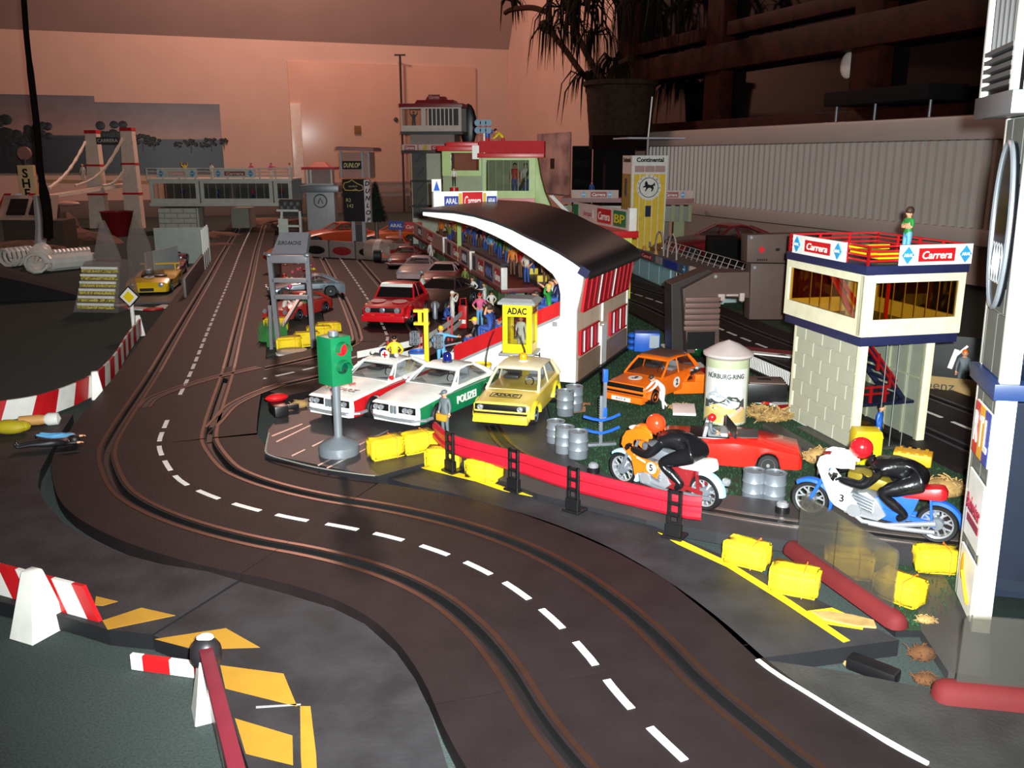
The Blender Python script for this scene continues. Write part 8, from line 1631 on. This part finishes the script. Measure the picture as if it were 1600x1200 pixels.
# ---------------- tyre garage with wire fence ----------------
a, b = Vector(G(985, 424, .06)), Vector(G(1098, 474, .06)); d = b-a; t = thing('tyre_garage', 'low pale blue garage with dark advert frieze and wire fence on its roof', 'building', (a.x, a.y, .03), math.atan2(d.y, d.x)); Lg = d.length; hg = HZ(a.y, 383)-.05
mb = MB(); mb.box((Lg/2, .6, hg*.36), (Lg, 1.2, hg*.72)); mb.build('garage_wall', pm('garage_pale', (166, 186, 188), .45), t)
for k in range(4): mb = MB(); mb.box((.1+(k+.5)*Lg*.15, -.015, hg*.36), (Lg*.15-.03, .03, hg*.6)); mb.build('garage_door', pm('door_pale_blue', (150, 196, 206), .4), t)
for k in range(2):
    mb = MB(); mb.box((Lg*.7+k*.4, -.015, hg*.42), (.18, .03, .34)); o = mb.build('dark_window', 'black', t)
    mb = MB(); mb.box((Lg*.7+k*.4, -.035, hg*.42), (.19, .015, .02)).box((Lg*.7+k*.4, -.035, hg*.42), (.02, .015, .35)); mb.build('window_bar', 'white', o)
banner(t, -.2, Lg*.86, hg*.72, hg*1.02, -.06, [('DUNLOP', .12, .16, 'black', pm('grey_letters', (130, 130, 130), .5), .6), ('Castrol', .38, .18, 'dred', pm('pink_letters', (220, 150, 150), .5), .7), ('sq', .58, .1, 'grey'), ('sq', .76, .2, pm('fuel_blue', (36, 58, 150), .4)), ('d', .95, .1)], bg=pm('frieze_grey_blue', (78, 86, 104), .5))
mb = MB(); mb.box((Lg*.94, -.05, hg*.86), (Lg*.14, .04, hg*.34)); o = mb.build('horse_panel', pm('pinkish_white', (236, 212, 206), .5), t); mb = MB(); mb.tube([(Lg*.94+.1*math.cos(k*PI/8), -.075, hg*.86+.1*math.sin(k*PI/8)) for k in range(16)], .008, 4, closed=True); mb.prism([(Lg*.94+x*.4, hg*.86+z_*.4) for x, z_ in hs], -.08, -.07, 'y'); mb.build('horse_emblem', 'black', o)
mb = MB(); mb.box((Lg/2, .6, hg*.74), (Lg+.3, 1.3, .06)); mb.build('flat_roof', 'dgrey', t)
mb = MB(); n = 16
for k in range(n+1): x = -.1+(Lg+.5)*k/n; mb.bar((x, .9, hg*.74), (x+.06, 1.0, hg*1.18), .014, .014)
for zz in (.85, 1.0, 1.18): mb.bar((-.1, .95, hg*zz), (Lg+.45, .98, hg*zz), .014, .014)
for k in range(4): mb.bar((Lg+.4, .95-k*.25, hg*.74), (Lg+.45, .95-k*.25, hg*1.1), .014, .014)
for zz in (.9, 1.1): mb.bar((Lg+.42, .95, hg*zz), (Lg+.42, .1, hg*zz), .014, .014)
mb.build('wire_fence', pm('wire_pink_grey', (186, 170, 168), .4), t)
for x in (.9, 1.9): mb = MB(); mb.tube([(x+.35*math.cos(k*PI/10), .5, hg*.8+.6*math.sin(k*PI/10)) for k in range(11)], .022, 5); mb.build('pipe_arch', pm('wire_pink_grey', (186, 170, 168), .4), t)
for x in (.55, 1.55): mb = MB(); mb.lathe([(.09, 0), (.05, .12), (.02, .22), (0, .24)], 10, (x, .2, hg*.77)); mb.build('tan_cone', pm('tan_cone', (206, 150, 90), .5), t)
# ---------------- long advert building by the wall, dark boxes, red car ----------------
yb = 30.2; t = thing('long_pit_building', 'long low building with red trim and racing adverts in front of the radiator', 'building', (at(980, 330, yb).x, yb, 0), -.1); X0 = t.location.x
g = lambda u: at(u, 320, yb).x-X0
f = lambda v: at(980, v, yb).z
mb = MB(); mb.box(((g(880)+g(1080))/2, .6, f(346)+(f(322)-f(346))/2), (g(1080)-g(880), 1.0, f(322)-f(346))); mb.build('glazed_body', pm('olive_grey_pane', (104, 98, 78), .3), t)
for u in (890, 925, 1035, 1051, 1064, 1077): mb = MB(); mb.box((g(u), .06, (f(346)+f(320))/2), (.12, .08, f(320)-f(346))); mb.build('lime_post', pm('dull_lime', (150, 156, 110), .5), t)
mb = MB(); mb.box(((g(880)+g(1080))/2, .5, f(313)), (g(1080)-g(880)+.1, 1.2, .14)); mb.build('red_trim', 'dred', t)
banner(t, g(893), g(966), f(311), f(297), -.05, [('d', .26, .1), ('Carrera', .58, .34, pm('dull_rose_red', (190, 80, 90), .5), 'white', .6), ('d', .82, .1)], bg=pm('dull_pink_white', (214, 186, 176), .5)); banner(t, g(1036), g(1080), f(311), f(297), -.05, [('Carrera', .25, .5, pm('dull_rose_red', (190, 80, 90), .5), 'white', .6), ('d', .66, .12)], bg=pm('dull_pink_white', (214, 186, 176), .5))
for u in (900, 1062): mb = MB(); mb.box((g(u), .5, f(346)/2), (.35, .6, f(346))); mb.build('pier', pm('dull_lime', (150, 156, 110), .5), t)
person('dark blue figure on the roof of the long advert building', L2W(t) @ Vector((g(924), .4, f(311))), .2, 'stand', 'denim', 'denim', 'hair', 'short', .55)
simple('dark red car under the radiator behind the wire fence', 1118, 380, 27.0, math.radians(-75), pm('dull_dark_red_car', (120, 30, 34), .3), 2.1)
def dbox(label, u0, u1, v0, v1, y, dd, name='black_box', shelves=0):
    a, b = at(u0, v1, y), at(u1, v0, y); t = thing(name, label, 'box', ((a.x+b.x)/2, y, 0), -.1); mb = MB(); mb.box((0, dd/2, b.z/2), (b.x-a.x, dd, b.z)); mb.build('box_body', pm('dull_black_box', (17, 15, 16), .85, spec=.15), t, bev=.03)
    for k in range(shelves): mb = MB(); mb.box((0, -.02, b.z*(.35+k*.22)), ((b.x-a.x)*.8, .06, .25)); mb.build('drawer_front', pm('very_dark_drawer', (26, 23, 24), .8, spec=.15), t, bev=.01)
    return t
dbox('black stacked drawers unit beside the small wall print, front part', 893, 925, 228, 320, 39, 1.2, shelves=3); dbox('taller black cabinet behind the tyre tower, next to the drawers', 925, 968, 218, 320, 38, 1.4); dbox('low black box on the floor between wire fence and brown box', 1110, 1160, 375, 420, 24, 1.5)
q = at(976, 228, 36); mb = MB(); mb.ell((0, 0, 0), (.5, .4, .42), 16, 10); o = mb.build('grey_lamp_head', pm('dull_grey_cap', (120, 104, 98), .5), None); o.location = q; t = o; tag(o, 'round grey lamp head on a dark stem behind the tyre tower', 'lamp')
mb = MB(); mb.cyl((.3, .2, -q.z), (.3, .2, 0), .12); mb.build('stem', 'black', o)
# ---------------- hanging plant with its pot, tray on the radiator ----------------
sp, zp = wpl(968, 212, 2.2); pp0 = WP(sp, zp, 2.2); t = thing('dracaena_plant', 'drooping dragon tree with thin dark leaves in a pale pot by the window', 'plant', pp0, 0)
k = pp0.y/1400; 
ztop = wpl(968, 128, 2.2)[1]-zp
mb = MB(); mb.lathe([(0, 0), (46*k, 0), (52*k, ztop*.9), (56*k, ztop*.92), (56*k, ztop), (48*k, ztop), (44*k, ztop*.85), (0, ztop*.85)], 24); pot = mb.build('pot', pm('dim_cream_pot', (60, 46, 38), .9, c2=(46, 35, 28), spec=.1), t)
mb = MB(); mb.box((0, 0, -.25), (2.2, 1.6, .5)); mb.build('pot_stand', pm('dark_ledge', (26, 15, 12), .95, spec=.08), t); mb = MB(); mb.box((0, 0, -zp/2-.25), (1.1, 1.0, zp-.5)); mb.build('stand_leg', pm('dull_black_box', (17, 15, 16), .85, spec=.15), t)
def pw(u, v, o=2.2): s, z = wpl(u, v, o); return WP(s, z, o)-pp0
stm_ = pm('plant_stem', (48, 30, 20), .9, spec=.1); lfm = pm('dark_leaf', (24, 20, 13), .9, var=.4, spec=.1)
stems = [[(950, 135), (915, 120), (885, 80), (862, 48), (858, 10), (860, -20)], [(945, 130), (925, 100), (905, 60), (890, 20), (888, -20)], [(950, 130), (960, 105), (985, 92)], [(862, 48), (848, 36), (846, 44), (860, 50)], [(858, 20), (830, 12), (800, 15), (790, 20)]]
for q_ in stems: mb = MB(); mb.tube(crom([pw(u, v) for u, v in q_], 5), 5*k, 6); mb.build('stem', stm_, t)
rg = random.Random(21); mb = MB()
def tuft(u, v, n, ln, spread=(0, PI), up=.35):
    c = pw(u, v)
    for i in range(n):
        a = rg.uniform(0, 2*PI); l = ln*k*rg.uniform(.6, 1.15); e = rg.uniform(-.2, .9); d = Vector((math.cos(a), math.sin(a)*.8, 0)); w_ = 2.6*k
        pts = [c, c+d*l*.3+Vector((0, 0, l*.22*e)), c+d*l*.5+Vector((0, 0, l*(.2*e-.2))), c+d*l*.6+Vector((0, 0, -l*.75))]
        sd = d.cross(Vector((0, 0, 1)))*w_
        vs = []
        for j, p in enumerate(pts): f_ = (.7, 1, .8, .05)[j]; vs += [p-sd*f_, p+Vector((0, 0, w_*.3)), p+sd*f_]
        mb.add(vs, [(j*3+q, j*3+q+1, j*3+q+4, j*3+q+3) for j in range(3) for q in range(2)])
for u, v, n, ln in ((875, 12, 34, 95), (908, 8, 38, 110), (928, 55, 22, 85), (920, 118, 46, 62), (960, 96, 36, 66), (797, 2, 16, 70), (862, 45, 14, 95), (945, -5, 30, 110), (915, 122, 16, 110), (1000, 0, 26, 100), (1050, -5, 20, 80), (890, 40, 16, 90)): tuft(u, v, n, ln)
mb.build('leaves', lfm, t)['kind'] = 'stuff'
s0, z0 = wpl(1312, 195, 1.0); pq = WP(s0, wpl(1312, 192, 1.0)[1], 1.0); t = thing('black_tray_table', 'black tray on thin legs standing on the radiator below the window', 'tray', pq, AZR); k = pq.y/1400
hgt = wpl(1312, 150, 1.0)[1]-pq.z; ln = wpl(1480, 160, 1.0)[0]-s0
mb = MB(); mb.box((ln/2, 0, hgt-.12), (ln, 1.2, .36)); mb.build('tray_top', MATS['dull_black_box'], t, bev=.03)
for x in (.2, ln*.45, ln-.2): mb = MB(); mb.cyl((x, -.3, -.1), (x, -.3, hgt-.3), .035); mb.build('leg', 'silver', t)

# tidy the tree: thing > part > sub-part and nothing deeper
ZT = .12
bpy.context.view_layer.update()
def anc(o):
    a = []
    while o.parent is not None: o = o.parent; a.append(o)
    return a
def reparent(o, p):
    m = o.matrix_basis.copy(); q = o.parent
    while q is not p: m = q.matrix_basis @ m; q = q.parent
    o.parent = p; o.matrix_basis = m
for o in [o for o in COL.objects if o.type == 'MESH' and o.parent]:
    a = anc(o)
    if len(a) > 1 and a[0].type == 'EMPTY': reparent(o, a[-1])
for o in [o for o in COL.objects if o.type == 'MESH' and o.parent]:
    a = anc(o)
    if len(a) > 2: reparent(o, a[-2])
for o in list(COL.objects):
    if o.type == 'EMPTY' and o.parent is not None and not o.children: bpy.data.objects.remove(o)
